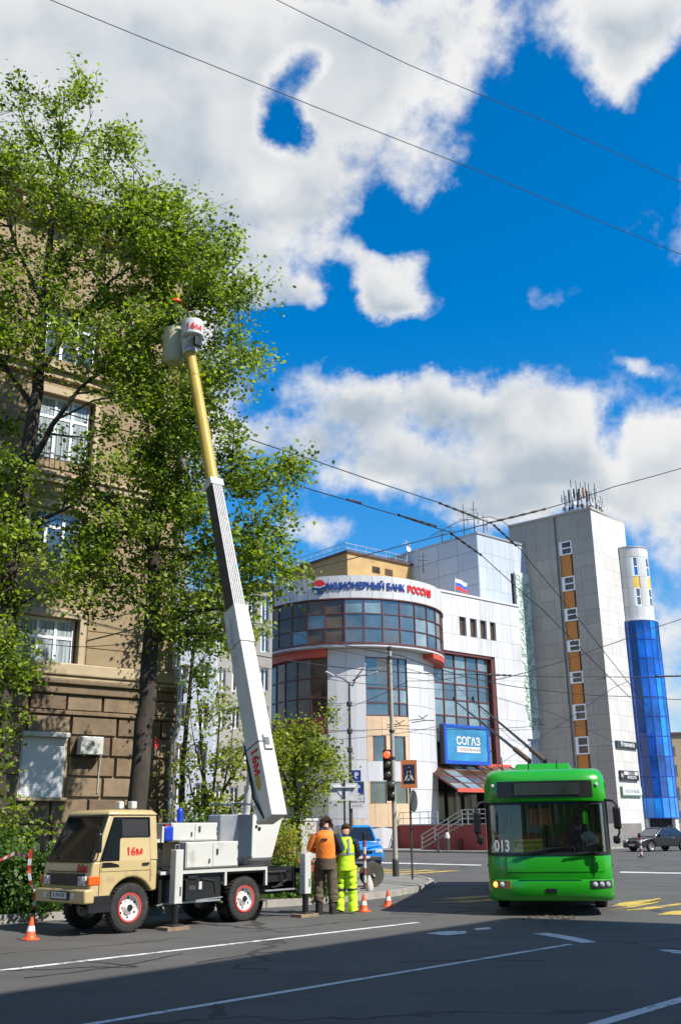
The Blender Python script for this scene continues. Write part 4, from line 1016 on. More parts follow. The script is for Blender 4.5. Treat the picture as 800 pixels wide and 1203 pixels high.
    for i in range(len(bounds)-1):
        a0, a1 = bounds[i], bounds[i+1]
        if a1-a0 < 1: continue
        inc = any(c_[0] <= (a0+a1)/2 <= c_[1] for c_ in cols)
        for j in range(len(zz)-1):
            z0, z1 = zz[j], zz[j+1]; mid = (z0+z1)/2
            if inc and any(p[0] < mid < p[1] for p in zwn):
                fr = seg(rw-.2, rw-.03, radians(a0), radians(a1), z0, z0+.12, 'window', M_pvc, 2)
                seg(rw-.2, rw-.03, radians(a0), radians(a1), z1-.12, z1, 'frame', M_pvc, 2, fr); seg(rw-.2, rw-.035, radians(a0), radians(a1), mid-.05, mid+.05, 'frame', M_pvc, 2, fr)
                seg(rw-.2, rw-.04, radians(a0), radians(a0+3.5), z0+.12, z1-.12, 'frame', M_pvc, 1, fr); seg(rw-.2, rw-.04, radians(a1-3.5), radians(a1), z0+.12, z1-.12, 'frame', M_pvc, 1, fr)
                seg(rw-.2, rw-.1, radians(a0+3.5), radians(a1-3.5), z0+.12, mid-.05, 'pane', M_glassBlue2 if j == 3 else M_glassA, 2, fr); seg(rw-.2, rw-.1, radians(a0+3.5), radians(a1-3.5), mid+.05, z1-.12, 'pane', M_glassA, 2, fr)
            elif inc and zwn[1][1] < mid < zwn[0][0]: seg(rw-.25, rw-.05, radians(a0), radians(a1), z0+.02, z1-.02, 'yellow_spandrel', M_yellow, 2)
            else: seg(rw-.3, rw, radians(a0)+.003, radians(a1)-.003, z0+.01, z1-.01, 'cladding_panel', random.choice([M_white, M_white3, M_white2]), 3)
    seg(0.01, rw+.06, -pi, pi, zb1, zb1+.15, 'roof_edge', M_steel, 32)
    seg(rw-.4, rb+.02, -pi, pi, zb0-.12, zb0, 'joint_ring', M_white2, 32)
    na, nz = 18, 10
    for i in range(na):
        a0, a1 = -pi+2*pi*i/na, -pi+2*pi*(i+1)/na
        if cos((a0+a1)/2) < -.45: continue
        for j in range(nz):
            z0, z1 = zg+(zb0-.12-zg)*j/nz, zg+(zb0-.12-zg)*(j+1)/nz
            m = [M_glassBlue2, M_glassBlue, M_glassBlueD, M_glassBlue, M_glassBlue][i % 5] if random.random() < .9 else M_glassBlue
            if j in (0,): m = M_glassBlue2
            seg(rb-.15, rb, a0+.012, a1-.012, z0+.03, z1-.03, 'pane', m)
        seg(rb-.15, rb+.03, a0-.014, a0+.014, zg, zb0-.12, 'mullion', M_blueframe)
    for j in range(nz+1):
        z = zg+(zb0-.12-zg)*j/nz; seg(rb-.15, rb+.02, -pi*.72, pi*.72, z-.04, z+.04, 'transom', M_blueframe, 24)
    seg(rb-1.0, rb-.5, -pi, pi, .1, zg, 'entrance_drum', M_dark, 20)
    for a in (-.9, .8): seg(rb-.6, rb-.1, a-.16, a+.16, .1, zg, 'entrance_column', M_white3, 3)
    # antennas
    labs = ['leftmost panel antenna mast on the tower roof', 'second antenna mast on the tower roof with drum aerial', 'antenna mast with orange panels on the tower roof', 'tallest antenna mast in the middle of the tower roof', 'antenna mast just right of the tallest on the tower roof', 'slim twin rod mast above the tower corner', 'antenna mast with white drum on the tower roof', 'dark antenna mast near the right of the tower roof', 'rightmost short antenna mast on the tower roof']
    for k, (px, py) in enumerate([(664, 580), (669, 579), (673, 566), (679, 568), (684, 570), (690, 569), (694, 571), (701, 571), (707, 586)]):
        base = at(px, 602 if px < 690 else 604+(px-690)*.3, 99.5); top = at(px, py, 99.5)
        an = thing('antenna_mast', labs[k], 'antenna', (base.x, 99.5, zt+.2), random.uniform(0, 3), 'antennas on the tower roof'); h = top.z-zt+.1
        MB().cyl((0, 0, 0), (0, 0, h), .06, .04, 8).build('pole', M_dsteel, an)
        for i in range(3):
            t_ = 2*pi*i/3+k; zz_ = h*random.uniform(.55, .72); hh = random.uniform(.8, 1.35)
            MB().cbox((cos(t_)*.28, sin(t_)*.28, zz_), (.16, .13, hh)).build('panel_antenna', M_orange if k == 4 and i < 2 else random.choice([M_steel, M_wpaint, M_dsteel]), an, bevel=.02)
            MB().beam((0, 0, zz_), (cos(t_)*.25, sin(t_)*.25, zz_), .04, .04).build('bracket', M_dsteel, an)
        MB().lathe([(.001, .1), (.22, .1), (.22, -.1), (.001, -.1)], 14, (.1, -.25, h*.35), 'y').build('drum_aerial', M_wpaint, an)
        MB().beam((-.4, 0, 0), (0, 0, h*.4), .04, .04).beam((.4, .1, 0), (0, 0, h*.4), .04, .04).build('stay', M_dsteel, an)
    return FL, zt
TF, Tzt = tower()
# beige house at the right edge
M_bh = mat('beige_house_render', (.40, .30, .19), .85, var=.1)
F_, r_, w_ = flats('beige_house', 'beige house with a green roof edge right of the blue glass tower', 118, 783, 900, 862, 96, [(876, 888), (898, 912), (924, 940), (952, 968)], 7, M_bh, wfrac=.4)
# ------------------------------------------------------------ wheels
def wheel(parent, x, y, z, R_, w, rimm, axis='y', red=None, side=-1, name='wheel'):
    """side -1: hub faces -y"""
    o = link(name, None, parent); o.location = (x, y, z)
    if side > 0: o.rotation_euler = (0, 0, pi)
    r = R_; t = MB(); rr = r*.60
    t.lathe([(rr, -w*.40), (r*.84, -w*.5), (r*.95, -w*.44), (r, -w*.3), (r, w*.3), (r*.95, w*.44), (r*.84, w*.5), (rr, w*.4)], 36, axis='y')
    for k in range(36):
        a = 2*pi*k/36; t.M = Matrix.Rotation(a, 4, 'Y'); t.box(-.012, .012, -w*.42, w*.42, r-.004, r+.006)
    t.M = None; t.build('tyre', M_rubber, o, smooth=35)
    b = MB(); b.lathe([(rr, w*.4), (rr, -w*.40), (rr*.97, -w*.45), (rr*.88, -w*.40), (rr*.82, -w*.18), (rr*.5, -w*.12), (rr*.36, -w*.30), (rr*.30, -w*.42), (.001, -w*.42)][::-1], 32, axis='y')
    b.M = None
    b.build('rim', rimm, o, smooth=35)
    if red: MB().lathe([(rr*1.0, -w*.42), (rr*1.0, -w*.47), (rr*.86, -w*.46), (rr*.86, -w*.40)], 32, axis='y').build('rim_ring', red, o)
    hb = MB()
    for k in range(6):
        a = 2*pi*k/6; hb.cyl((rr*.45*cos(a), -w*.12, rr*.45*sin(a)), (rr*.45*cos(a), -w*.2, rr*.45*sin(a)), .014, n=6)
    hb.cyl((0, -w*.42, 0), (0, -w*.5, 0), rr*.22, n=16).build('hub', M_black, o)
    hl = MB()
    for k in range(6):
        a = 2*pi*(k+.5)/6; hl.lathe([(.001, 0), (rr*.10, 0)], 8, (rr*.67*cos(a), -w*.165, rr*.67*sin(a)), 'y')
    hl.build('rim_hole', M_black, o); return o

# ------------------------------------------------------------ the aerial platform truck
def truck():
    S0, N0 = 9.85, 14.9; x0, y0 = sn2xy(S0, N0)
    t = thing('platform_truck', 'cream cab over truck marked 16м with a raised white and yellow telescopic boom', 'truck', (x0, y0, 0), STREET)
    def TL(p): s, n = xy2sn(p[0], p[1]); return Vector((s-S0, n-N0, p[2]))
    cream = mat('cream_paint', (.47, .36, .17), .35, var=.04, coat=.4, dirt=(.23, .16, .08, .65), dirtscale=3)
    Wd = 1.50
    # lower cab with wheel arch, built from its side profile
    arch = [(.83+.47*cos(a), .42+.47*sin(a)) for a in [radians(d) for d in range(165, 0, -15)]]
    prof = [(.03, .50), (.36, .50), (.37, .56)]+arch[0:]+[(1.34, .62), (1.36, .75), (1.36, 1.16), (-.0+.05, 1.16), (.0, .95), (.0, .55)]
    prof = [(.03, .50), (.38, .50)]+[(.83+.47*cos(radians(d)), .42+.47*sin(radians(d))) for d in range(160, 25, -12)]+[(1.36, .66), (1.36, 1.16), (.045, 1.16), (.0, .92), (.0, .58)]
    b = MB(); b.prism(prof, 'y', .0, Wd)
    b.build('cab_body', cream, t, bevel=.035, seg=3, smooth=40)
    # greenhouse: inner shell set back, pillars outside
    def xw(z): return .05+(z-1.16)*.43                 # windscreen plane
    ins = lambda z: max(0, (z-1.16))*.13
    gh = MB()
    def ring(z, dx=0, di=0): return [(xw(z)+dx, ins(z)+di, z), (1.34-dx*.3, ins(z)+di, z), (1.34-dx*.3, Wd-ins(z)-di, z), (xw(z)+dx, Wd-ins(z)-di, z)]
    gh.loft([ring(1.15, .03, .02), ring(1.93, .03, .02)]); gh.build('cab_interior', M_dark, t)
    rf = MB(); 
    def rr(z, e): return [(xw(1.93)-.02+e, ins(1.93)+.02+e, z), (xw(1.93)+.15+e, ins(1.93)-.01+e, z), (1.36-e, ins(1.93)-.01+e, z), (1.36-e, Wd-ins(1.93)+.01-e, z), (xw(1.93)+.15+e, Wd-ins(1.93)+.01-e, z), (xw(1.93)-.02+e, Wd-ins(1.93)-.02-e, z)]
    rf.loft([rr(1.90, 0), rr(1.95, .0), rr(1.99, .05), rr(2.01, .16)]); rf.build('roof', cream, t, bevel=.02, smooth=50)
    # pillars
    pl = MB()
    for s in (0, 1):
        def Y(z, d=0): v = ins(z)+d; return v if s == 0 else Wd-v
        def plate(pts, th=.05):
            vs = [(x, Y(z), z) for x, z in pts]+[(x, Y(z, th), z) for x, z in pts]; n = len(pts)
            pl.add(vs, [tuple(range(n)), tuple(range(2*n-1, n-1, -1))]+[(i, (i+1) % n, n+(i+1) % n, n+i) for i in range(n)])
        plate([(xw(1.16), 1.16), (xw(1.16)+.11, 1.16), (xw(1.9)+.10, 1.9), (xw(1.9), 1.9)])
        plate([(1.20, 1.16), (1.36, 1.16), (1.36, 1.92), (1.20, 1.92)])
        plate([(xw(1.87)+.09, 1.865), (1.2, 1.865), (1.2, 1.92), (xw(1.92)+.09, 1.92)])
    pl.box(1.30, 1.36, .1, Wd-.1, 1.16, 1.92)
    pl.build('pillar', cream, t, bevel=.012, smooth=40)
    # windscreen
    def ws(z, y, d=-.012): return (xw(z)+d+.0, y, z)
    gl = mat('cab_glass', (.008, .010, .009), .04, var=0, spec=.35); gl.node_tree.nodes['Principled BSDF'].inputs['IOR'].default_value = 1.25
    Mcl = clear_glass('windscreen_glass', (.72, .78, .74), .06)
    wsm = MB().add([ws(1.18, .10), ws(1.18, Wd-.10), ws(1.89, Wd-.19), ws(1.89, .19), ws(1.18, .10, .0), ws(1.18, Wd-.10, .0), ws(1.89, Wd-.19, .0), ws(1.89, .19, .0)], [(0,1,2,3),(7,6,5,4),(0,4,5,1),(1,5,6,2),(2,6,7,3),(3,7,4,0)])
    wsm.build('windscreen', gl, t)
    fr = MB()
    for (a, b_) in (((1.17, .07), (1.90, .17)), ((1.17, Wd-.07), (1.90, Wd-.17)), ((1.17, .07), (1.17, Wd-.07)), ((1.90, .17), (1.90, Wd-.17))):
        fr.beam(ws(a[0], a[1]), ws(b_[0], b_[1]), .045, .03)
    fr.build('windscreen_seal', M_black, t)
    wp = MB()
    for y in (.35, .95): wp.beam(ws(1.17, y, -.03), ws(1.20, y+.55, -.03), .02, .02)
    wp.build('wiper', M_black, t)
    # side doors on both sides
    for s in (0, 1):
        sg = -1 if s == 0 else 1
        def P(x, z, d): v = ins(z)-d; return (x, v if s == 0 else Wd-v, z)
        def plate2(name, pts, d0, d1, m, par=t):
            n = len(pts); vs = [P(x, z, d1) for x, z in pts]+[P(x, z, d0) for x, z in pts]
            return MB().add(vs, [tuple(range(n)), tuple(range(2*n-1, n-1, -1))]+[(i, (i+1) % n, n+(i+1) % n, n+i) for i in range(n)]).build(name, m, par)
        dr = plate2('door', [(.20, 1.0), (1.19, 1.0), (1.19, 1.16), (.20, 1.16)], 0, .009, cream)
        plate2('door_panel', [(.55, 1.16), (1.19, 1.16), (1.19, 1.55), (.62, 1.55), (.57, 1.50)], -.03, .009, cream, dr)
        plate2('quarter_window', [(.20, 1.06), (.545, 1.06), (.56, 1.5), (.60, 1.56), (.60, 1.86), (.46, 1.86), (.22, 1.22)], -.03, .013, gl, dr)
        plate2('door_window', [(.635, 1.56), (1.17, 1.56), (1.17, 1.855), (.635, 1.855)], -.03, .004, M_dark, dr)
        for (a, b_) in (((.61, 1.555), (1.19, 1.555)), ((.612, 1.55), (.612, 1.87)), ((.45, 1.87), (1.2, 1.87)), ((1.19, 1.55), (1.19, 1.87))):
            MB().beam(P(*a, .012), P(*b_, .012), .022, .022).build('window_seal', M_black, dr)
        for (a, b_) in (((.17, 1.0), (1.2, .995)), ((1.2, .995), (1.2, 1.16)), ((.545, 1.06), (.56, 1.16))): MB().beam(P(*a, -.001), P(*b_, -.001), .008, .008).build('door_gap', M_dark, dr)
        MB().beam(P(1.02, 1.10, .02), P(1.16, 1.105, .02), .03, .035).build('door_handle', M_black, dr); MB().beam(P(1.03, 1.075, .011), P(1.15, 1.08, .011), .01, .02).build('handle_plate', M_wpaint, dr)
        if s == 0: txt('16м', .20, 'lettering', M_red, t, (.86, -.014+ins(1.30)*1, 1.30), (pi/2+.13*0, 0, 0), .006, .006); 
    # shirt seen through the open window
    MB().lathe([(.001, -.16), (.15, -.14), (.2, 0), (.17, .13), (.001, .16)], 14, (.95, .5, 1.42)).build('seat', M_dsteel, t, smooth=60)
    MB().beam((1.345, -.004, .70), (1.345, .0, 1.16), .008, .006).beam((.17, -.004, .52), (.17, -.003, 1.16), .008, .006).beam((1.21, -.004, 1.0), (1.21, -.004, .80), .008, .006).build('panel_seam', M_dark, t)
    MB().tube([(xw(1.93), ins(1.93)-.012, 1.925), (1.36, ins(1.93)-.012, 1.925)], .012, 6).build('rain_gutter', cream, t)
    MB().beam((.0, .2, 1.0), (.0, Wd-.2, 1.0), .012, .01).build('panel_seam', M_dark, t)
    # front: grille, lamps, bumper, plate
    g = MB().box(-.03, .02, .18, Wd-.18, .78, .97).build('grille', M_black, t, bevel=.01)
    for k in range(4): MB().box(-.042, -.03, .33, Wd-.33, .80+k*.045, .815+k*.045).build('grille_slat', M_dsteel, g)
    Mlamp = mat('lamp_glass', (.55, .56, .55), .12, var=.1, spec=1.0); Mamb = mat('indicator_orange', (.75, .10, .01), .25, var=.05)
    for y in (.10, Wd-.32):
        h = MB().box(-.045, .0, y, y+.22, .78, .93).build('headlight', Mlamp, t, bevel=.015); MB().lathe([(.07, 0), (.07, -.01), (.055, -.01), (.055, 0)], 16, (-.047, y+.11, .855), 'x').build('lamp_ring', M_steel, h)
    for s in (0, 1):
        MB().box(-.04, .19, -.012 if s == 0 else Wd-.05, .05 if s == 0 else Wd+.012, .79, .93).build('indicator', Mamb, t, bevel=.015)
    bp = MB(); bp.box(-.11, .09, -.02, Wd+.02, .50, .73); bp.build('bumper', cream, t, bevel=.035, seg=3, smooth=40)
    MB().box(-.115, -.108, .42, 1.02, .55, .69).build('plate_recess', M_black, t)
    pl_ = MB().box(-.13, -.116, .5, .96, .575, .675).build('number_plate', mat('plate_white', (.55, .55, .52), .5, var=.1), t)
    txt('Х 704 ВХ', .09, 'plate_lettering', M_black, pl_, (-.132, .73, .625), (pi/2, 0, -pi/2), .003)
    for y in (.28, Wd-.36): MB().box(-.12, -.10, y, y+.1, .575, .66).build('fog_lamp', Mlamp, t, bevel=.01)
    txt('16м', .19, 'lettering', M_red, t, (.014, .30, 1.045), (pi/2-.185, 0, -pi/2), .008, .004)
    MB().box(.05, .42, -.005, .0, .50, .62).box(.0, .44, .0, .03, .36, .50).build('side_step', M_black, t)
    for y in (-.12, Wd+.12):           # mirrors
        m_ = MB().box(.0, .07, y-.07, y+.07, 1.30, 1.62).build('mirror', M_black, t, bevel=.03)
        MB().tube([(.12, ins(1.7) if y < 1 else Wd-ins(1.7), 1.72), (.04, y, 1.70), (.04, y, 1.28), (.10, 0 if y < 1 else Wd, 1.2)], .012, 6).build('mirror_arm', M_black, m_)
    # work lamps on the cab roof
    for k, (x, y, w) in enumerate([(.92, .62, .11), (1.12, .52, .12)]):
        MB().box(x, x+w, y, y+.14, 2.03, 2.16).build('roof_lamp', M_wpaint, t, bevel=.02); MB().cyl((x+w/2, y+.07, 1.99), (x+w/2, y+.07, 2.04), .02).build('lamp_bracket', M_dsteel, t)
    # chassis
    MB().box(.3, 4.75, .42, .52, .42, .62).box(.3, 4.75, Wd-.52, Wd-.42, .42, .62).box(1.36, 4.75, .52, Wd-.52, .5, .6).build('chassis_rail', M_black, t)
    MB().box(1.42, 4.65, .02, Wd-.02, .86, .93).build('deck', M_black, t)
    wt = M_wpaint
    MB().box(1.42, 3.98, -.02, .04, .90, .955).box(3.93, 3.98, -.02, .04, .62, .90).box(2.9, 2.95, -.02, .04, .66, .90).box(1.42, 3.98, Wd-.04, Wd+.02, .90, .955).build('deck_edge', wt, t)
    MB().box(1.45, 2.88, .06, .5, .40, .88).box(1.42, 1.62, .2, 1.3, .45, 1.3).box(3.95, 4.75, .05, Wd-.05, .66, .93).box(1.7, 2.8, .55, 1.3, .35, .8).build('under_tray', M_black, t, bevel=.01)
    MB().box(1.5, 2.85, .03, .06, .40, .43).box(3.95, 4.8, -.0, .05, .50, .53).beam((1.4, .04, .40), (2.9, .04, .46), .02, .02).build('side_rail', M_steel, t)
    MB().box(1.98, 2.28, -.03, .2, .45, .80).box(2.02, 2.24, -.05, -.03, .80, .86).build('battery_box', M_black, t, bevel=.02); MB().box(2.05, 2.2, -.036, -.03, .62, .70).build('label_plate', M_dsteel, t); MB().box(2.33, 2.4, .03, .07, .62, .75).build('label_plate', M_wpaint, t)
    MB().tube([(3.95, .02, .85), (4.5, .02, .85), (4.55, .02, .7), (4.3, .02, .6), (4.2, .02, .5)], .02, 6).tube([(2.4, .05, .8), (2.7, .05, .75), (2.75, .05, .55)], .015, 6).tube([(4.35, -.01, .84), (4.4, -.01, .75), (4.4, -.01, .60), (4.1, -.01, .57)], .012, 6).build('hose', M_rubber, t)
    MB().box(4.72, 4.80, .02, Wd-.02, .45, .93).build('tail_panel', M_black, t)
    arch = MB(); arch.lathe([(.47, 0), (.47, .3), (.44, .3), (.44, 0)], 20, (3.45, .02, .39), 'y', a0=0.1, a1=pi-.1); arch.build('mudguard', M_black, t)
    Mrim = mat('white_rim', (.68, .67, .65), .4, var=.05, dirt=(.25, .2, .15, .6), dirtscale=9); Mrr = mat('red_rim', (.50, .045, .035), .5, var=.15)
    for (x, y, s) in ((.83, .12, -1), (3.45, .13, -1), (.83, Wd-.12, 1), (3.45, Wd-.13, 1)): wheel(t, x, y, .40, .40, .22, Mrim, red=Mrr, side=s)
    MB().cyl((.83, .1, .40), (.83, Wd-.1, .40), .05).cyl((3.45, .1, .40), (3.45, Wd-.1, .40), .06).build('axle', M_black, t)
    # outrigger legs
    for k, (x, y, hh) in enumerate([(1.66, -.16, 1.32), (4.88, -.16, 1.18), (1.66, Wd+.16, 1.32), (4.88, Wd+.16, 1.18)]):
        o = MB().box(x-.085, x+.085, y-.08, y+.08, .42, hh).build('outrigger', M_wpaint, t, bevel=.012)
        MB().cyl((x, y, .07), (x, y, .45), .06).build('ram', M_black, o, smooth=40)
        MB().box(x-.26, x+.22, y-.15, y+.15, .0, .055).build('plank', mat('plank_wood', (.24, .17, .10), .85, var=.25, scale=4), o); MB().box(x-.12, x+.12, y-.12, y+.12, .055, .085).build('foot_plate', M_dsteel, o)
        MB().beam((x, y, .86), (x, .6 if y < 0 else Wd-.6, .84), .09, .10).build('beam', M_black, o)
        MB().tube([(x-.04, y, hh), (x-.04, y, hh+.08), (x+.04, y, hh+.08), (x+.04, y, hh)], .008, 6).build('eye', M_steel, o)
        if y < 0: MB().box(x+.02, x+.05, y-.086, y-.08, .55, .70).build('sticker', M_dsteel, o)
    # lockers
    def locker(xa, xb, ya, yb, za, zb, nm='locker'):
        o = MB().box(xa, xb, ya, yb, za, zb).build(nm, M_wpaint, t, bevel=.01)
        xm = (xa+xb)/2
        for (p, q_) in ((xa+.02, xm-.006), (xm+.006, xb-.02)):
            d = MB().box(p, q_, ya-.012, ya, za+.02, zb-.02).build('locker_door', M_wpaint, o, bevel=.004)
        MB().box(xm-.10, xm-.075, ya-.03, ya-.012, za+.08, za+.16).box(xm+.08, xm+.12, ya-.03, ya-.012, (za+zb)/2, (za+zb)/2+.1).build('latch', M_dsteel, o)
        for zz in (za+.1, zb-.14): MB().box(xb-.03, xb-.005, ya-.018, ya-.012, zz, zz+.06).build('hinge', M_dsteel, o)
    locker(2.06, 3.32, .10, .8, .98, 1.44); locker(1.86, 2.96, .30, 1.15, 1.455, 1.78)
    MB().box(1.42, 3.9, .1, 1.4, .93, .98).build('deck_board', M_dsteel, t)
    jb = mat('blue_plastic', (.01, .04, .42), .35, var=.1)
    MB().box(1.60, 1.80, .14, .34, 1.46, 1.72).build('blue_canister', jb, t, bevel=.03); MB().box(1.66, 1.74, .2, .3, 1.72, 1.745).build('canister_cap', M_red, t); MB().box(1.42, 1.595, .2, .28, 1.44, 1.5).box(1.55, 1.595, .16, .3, 1.44, 1.72).build('canister_strap', M_wpaint, t)
    MB().lathe([(.001, 1.79), (.055, 1.79), (.06, 1.9), (.06, 2.0), (.035, 2.05), (.001, 2.06)], 16, (2.30, .62, 0)).build('beacon', jb, t, smooth=50)
    # grey tub with frame
    gm = mat('grey_tub', (.34, .36, .38), .5, var=.06, dirt=(.22, .22, .21, .5), dirtscale=2)
    tb = MB(); tx, ty = 3.66, .72
    def tr(z, w, l): return [(tx+w*cos(a), ty+l*sin(a), z) for a in [2*pi*(i+.5)/8 for i in range(8)]]
    tb.loft([tr(.98, .33, .33), tr(1.15, .46, .46), tr(1.93, .47, .47)]); tb.build('tub', gm, t, bevel=.02)
    MB().tube([(tx-.2, ty-.3, 1.93), (tx-.28, ty-.3, 2.16), (tx+.28, ty-.3, 2.12), (tx+.4, ty-.3, 1.93)], .018, 8).tube([(tx-.2, ty+.3, 1.93), (tx-.28, ty+.3, 2.16), (tx+.28, ty+.3, 2.12), (tx+.4, ty+.3, 1.93)], .018, 8).build('tub_rail', M_steel, t)
    # turret
    px_, py_ = 4.36, .82
    MB().lathe([(.001, 1.10), (.40, 1.10), (.44, 1.06), (.44, .93)], 24, (px_-.1, py_, 0)).build('slew_ring', M_dsteel, t, smooth=40)
    gm2 = mat('boom_white', (.54, .54, .51), .35, var=.03, dirt=(.27, .24, .19, .6), dirtscale=2.2)
    for s in (-1, 1):
        MB().prism([(4.08, 1.1), (4.62, 1.1), (4.92, 1.9), (4.72, 1.98), (4.35, 1.85), (4.2, 1.98), (4.08, 1.9)], 'y', py_+s*.26-.02, py_+s*.26+.02).build('turret_cheek', gm2, t, bevel=.008)
        for (x, z, r_) in ((4.24, 1.80, .055), (4.26, 1.66, .04), (4.18, 1.7, .03)):
            MB().lathe([(.001, 0), (r_, 0), (r_, .01), (.001, .01)], 14, (x, py_+s*.28+(-.012 if s < 0 else .002), z), 'y').build('turret_hole', M_black, t)
    MB().prism([(4.08, 1.08), (4.62, 1.08), (4.74, 1.4), (4.08, 1.25)], 'y', py_-.24, py_+.24).build('turret_base', gm2, t)
    MB().cyl((4.6, py_-.3, 1.88), (4.6, py_+.3, 1.88), .07).build('pivot', M_dsteel, t)
    # boom: pivot, axis towards the basket
    tip = at(222.5, 408, 23.3)
    A = at(319, 956, 19.9); A = Vector(A)
    Aw = TL(A); Bw = TL(tip); d = (Bw-Aw); Ln = d.length; d.normalize()
    def AX(tt): return Aw+d*Ln*tt
    def param(px, py):       # where the axis passes the height seen at py
        best = min(range(0, 1001), key=lambda i: abs(((lambda v: v)(0))+ (proj_y(Aw+d*Ln*(i/1000.))-py)**2)); return best/1000.
    def proj_y(l):
        xy = sn2xy(l.x+S0, l.y+N0); v = CR.transposed() @ (Vector((xy[0], xy[1], l.z))-Vector((0, 0, EYE))); return 601.5-FPX*v.y/-v.z
    p1, p2, p3 = param(0, 716), param(0, 572), param(0, 415)
    up = (0, 0, 1)
    back = AX(0)-d*.12
    sec = MB().beam(back, AX(p1*.80), .36, .54, up, .34, .48).build('boom_section', gm2, t, bevel=.02)
    MB().beam(AX(p1*.80), AX(p1), .38, .52, up, .35, .48).build('boom_collar', gm2, sec, bevel=.02)
    MB().beam(AX(p1*.30)-Vector((0, 0, 0)), AX(p1*.305), .362, .535, up).build('weld_seam', M_dsteel, sec)
    zax = Vector(up); xax = d.cross(zax).normalized(); zl = xax.cross(d)
    # hatch box and scuffs on the bright face
    hb = AX(p1*.30)+zl*.26+xax*.03
    MB().beam(hb-d*.16, hb+d*.16, .2, .1, zl).build('control_box', gm2, sec, bevel=.015); MB().beam(hb-d*.08+zl*.055-xax*.04, hb+d*.08+zl*.055-xax*.04, .1, .01, zl).build('box_window', M_dsteel, sec)
    ms = mat('inner_boom_dark', (.05, .05, .05), .5, .2, var=.2); ms2 = mat('inner_boom_silver', (.30, .30, .305), .5, .1, var=.15, scale=10)
    s2 = MB().beam(AX(p1-.02), AX(p2), .30, .36, up, .27, .31).build('inner_boom', ms, t, bevel=.01)
    a_, b_ = AX(p1-.01)+zl*.185, AX(p2-.002)+zl*.16
    MB().beam(a_, b_, .29, .012, zl, .25).build('wear_plate', ms2, s2)
    for k in range(5):
        o_ = xax*(-.10+k*.05); MB().beam(a_+zl*.012+o_, b_+zl*.012+o_*.85, .012, .02, zl).build('rib', ms2, s2)
    MB().beam(AX(p2-.004), AX(p2+.012), .36, .38, up).build('end_cap', gm2, s2, bevel=.02)
    yl = mat('fibreglass_yellow', (.42, .29, .04), .45, var=.12, scale=2, dirt=(.3, .22, .06, .4), dirtscale=2)
    MB().cyl(AX(p2+.012), AX(p3), .155, .135, 20).build('insulated_boom', yl, t, smooth=40)
    hd = MB().tube([AX(p3-.004), AX(p3+.02), AX(p3+.04), AX(p3+.075)], [.19, .2, .17, .2], 20).build('boom_head', gm2, t, smooth=40)
    # lettering on the boom side facing the left
    side = -xax if (-xax).y < 0 or True else xax
    # choose the side that faces the camera
    camL = TL(Vector((0, 0, EYE))); side = xax if (camL-AX(.3)).dot(xax) > 0 else -xax
    pt_ = AX(param(0, 896))+side*(.182)+zl*.04
    M3 = Matrix((tuple(-d), tuple(side.cross(-d)), tuple(side))).transposed()
    L = txt('16м', .34, 'lettering', M_red, sec, pt_, M3.to_euler(), .012, .008, sx=.95)
    ovl = AX(param(0, 919))+side*.178-zl*.0
    MB().add([tuple(ovl+d*(.16*cos(a))+zl*(.08*sin(a))+side*h) for h in (0, .01) for a in [2*pi*i/16 for i in range(16)]], [tuple(range(16)), tuple(range(31, 15, -1))]+[(i, 16+i, 16+(i+1) % 16, (i+1) % 16) for i in range(16)]).build('oval_sticker', yl, sec)
    hp = AX(p1*.86)+side*.19
    MB().tube([tuple(hp-d*.35), tuple(hp-d*.35+side*.05), tuple(hp+d*.35+side*.05), tuple(hp+d*.35)], .014, 6).build('grab_handle', M_steel, sec)
    # lift ram
    r0, r1 = Vector((4.12, py_, 1.55)), AX(p1*.33)-zl*.30
    MB().cyl(r0, r0.lerp(r1, .55), .075).build('ram_cylinder', gm2, t, smooth=40); MB().cyl(r0.lerp(r1, .5), r1, .045).build('ram_rod', M_steel, t, smooth=40)
    MB().cbox(tuple(r1), (.2, .34, .2)).build('ram_lug', gm2, t, bevel=.02)
    for k in range(3):
        o_ = side*.17+zl*(.02*k); MB().tube([tuple(AX(0)+o_-Vector((0, 0, .1))), tuple(AX(.03)+o_+side*.06-zl*.2), tuple(AX(.10)+o_-zl*.28), tuple(AX(p1*.33)+o_-zl*.3)], .014, 6).build('hose', M_rubber, t)
    # head, rotator drum marked 16, post and bucket
    H_ = TL(at(226.5, 389, 23.1)); rtr = MB()
    rtr.lathe([(.001, .30), (.20, .30), (.27, .26), (.29, .15), (.29, -.16), (.25, -.20), (.001, -.20)], 24, tuple(H_)); rtr.build('rotator', gm2, t, smooth=40)
    MB().tube([tuple(AX(p3+.05)), tuple(H_+Vector((0, 0, -.45))), tuple(H_+Vector((0, 0, -.18)))], [.2, .21, .2], 16).build('head_neck', gm2, t, smooth=40)
    MB().cbox(tuple(H_+Vector((.02, -.2, -.38))), (.22, .12, .26)).build('valve_block', M_black, t, bevel=.02)
    def wtext(l, s, sz, nm='lettering'):
        w_ = Vector((*sn2xy(l.x+S0, l.y+N0), l.z)); dirc = Vector((-w_.x, -w_.y, 0)).normalized(); dl = Vector((dirc.x*U[0]+dirc.y*U[1], -dirc.x*U[1]+dirc.y*U[0], 0))
        xl = Vector((0, 0, 1)).cross(dl); M_ = Matrix((tuple(xl), (0, 0, 1), tuple(dl))).transposed()
        rr_ = .295
        def wrap(v): a = (v.x+.04)/rr_; return Vector((rr_*sin(a), v.y, rr_*cos(a)-rr_+v.z))
        return txt(s, sz, nm, M_red, t, tuple(l+dl*rr_), M_.to_euler(), .012, .008, wrap=wrap)
    wtext(H_, '16м', .26)
    bk = TL(at(205, 404, 23.5)); bc = MB()
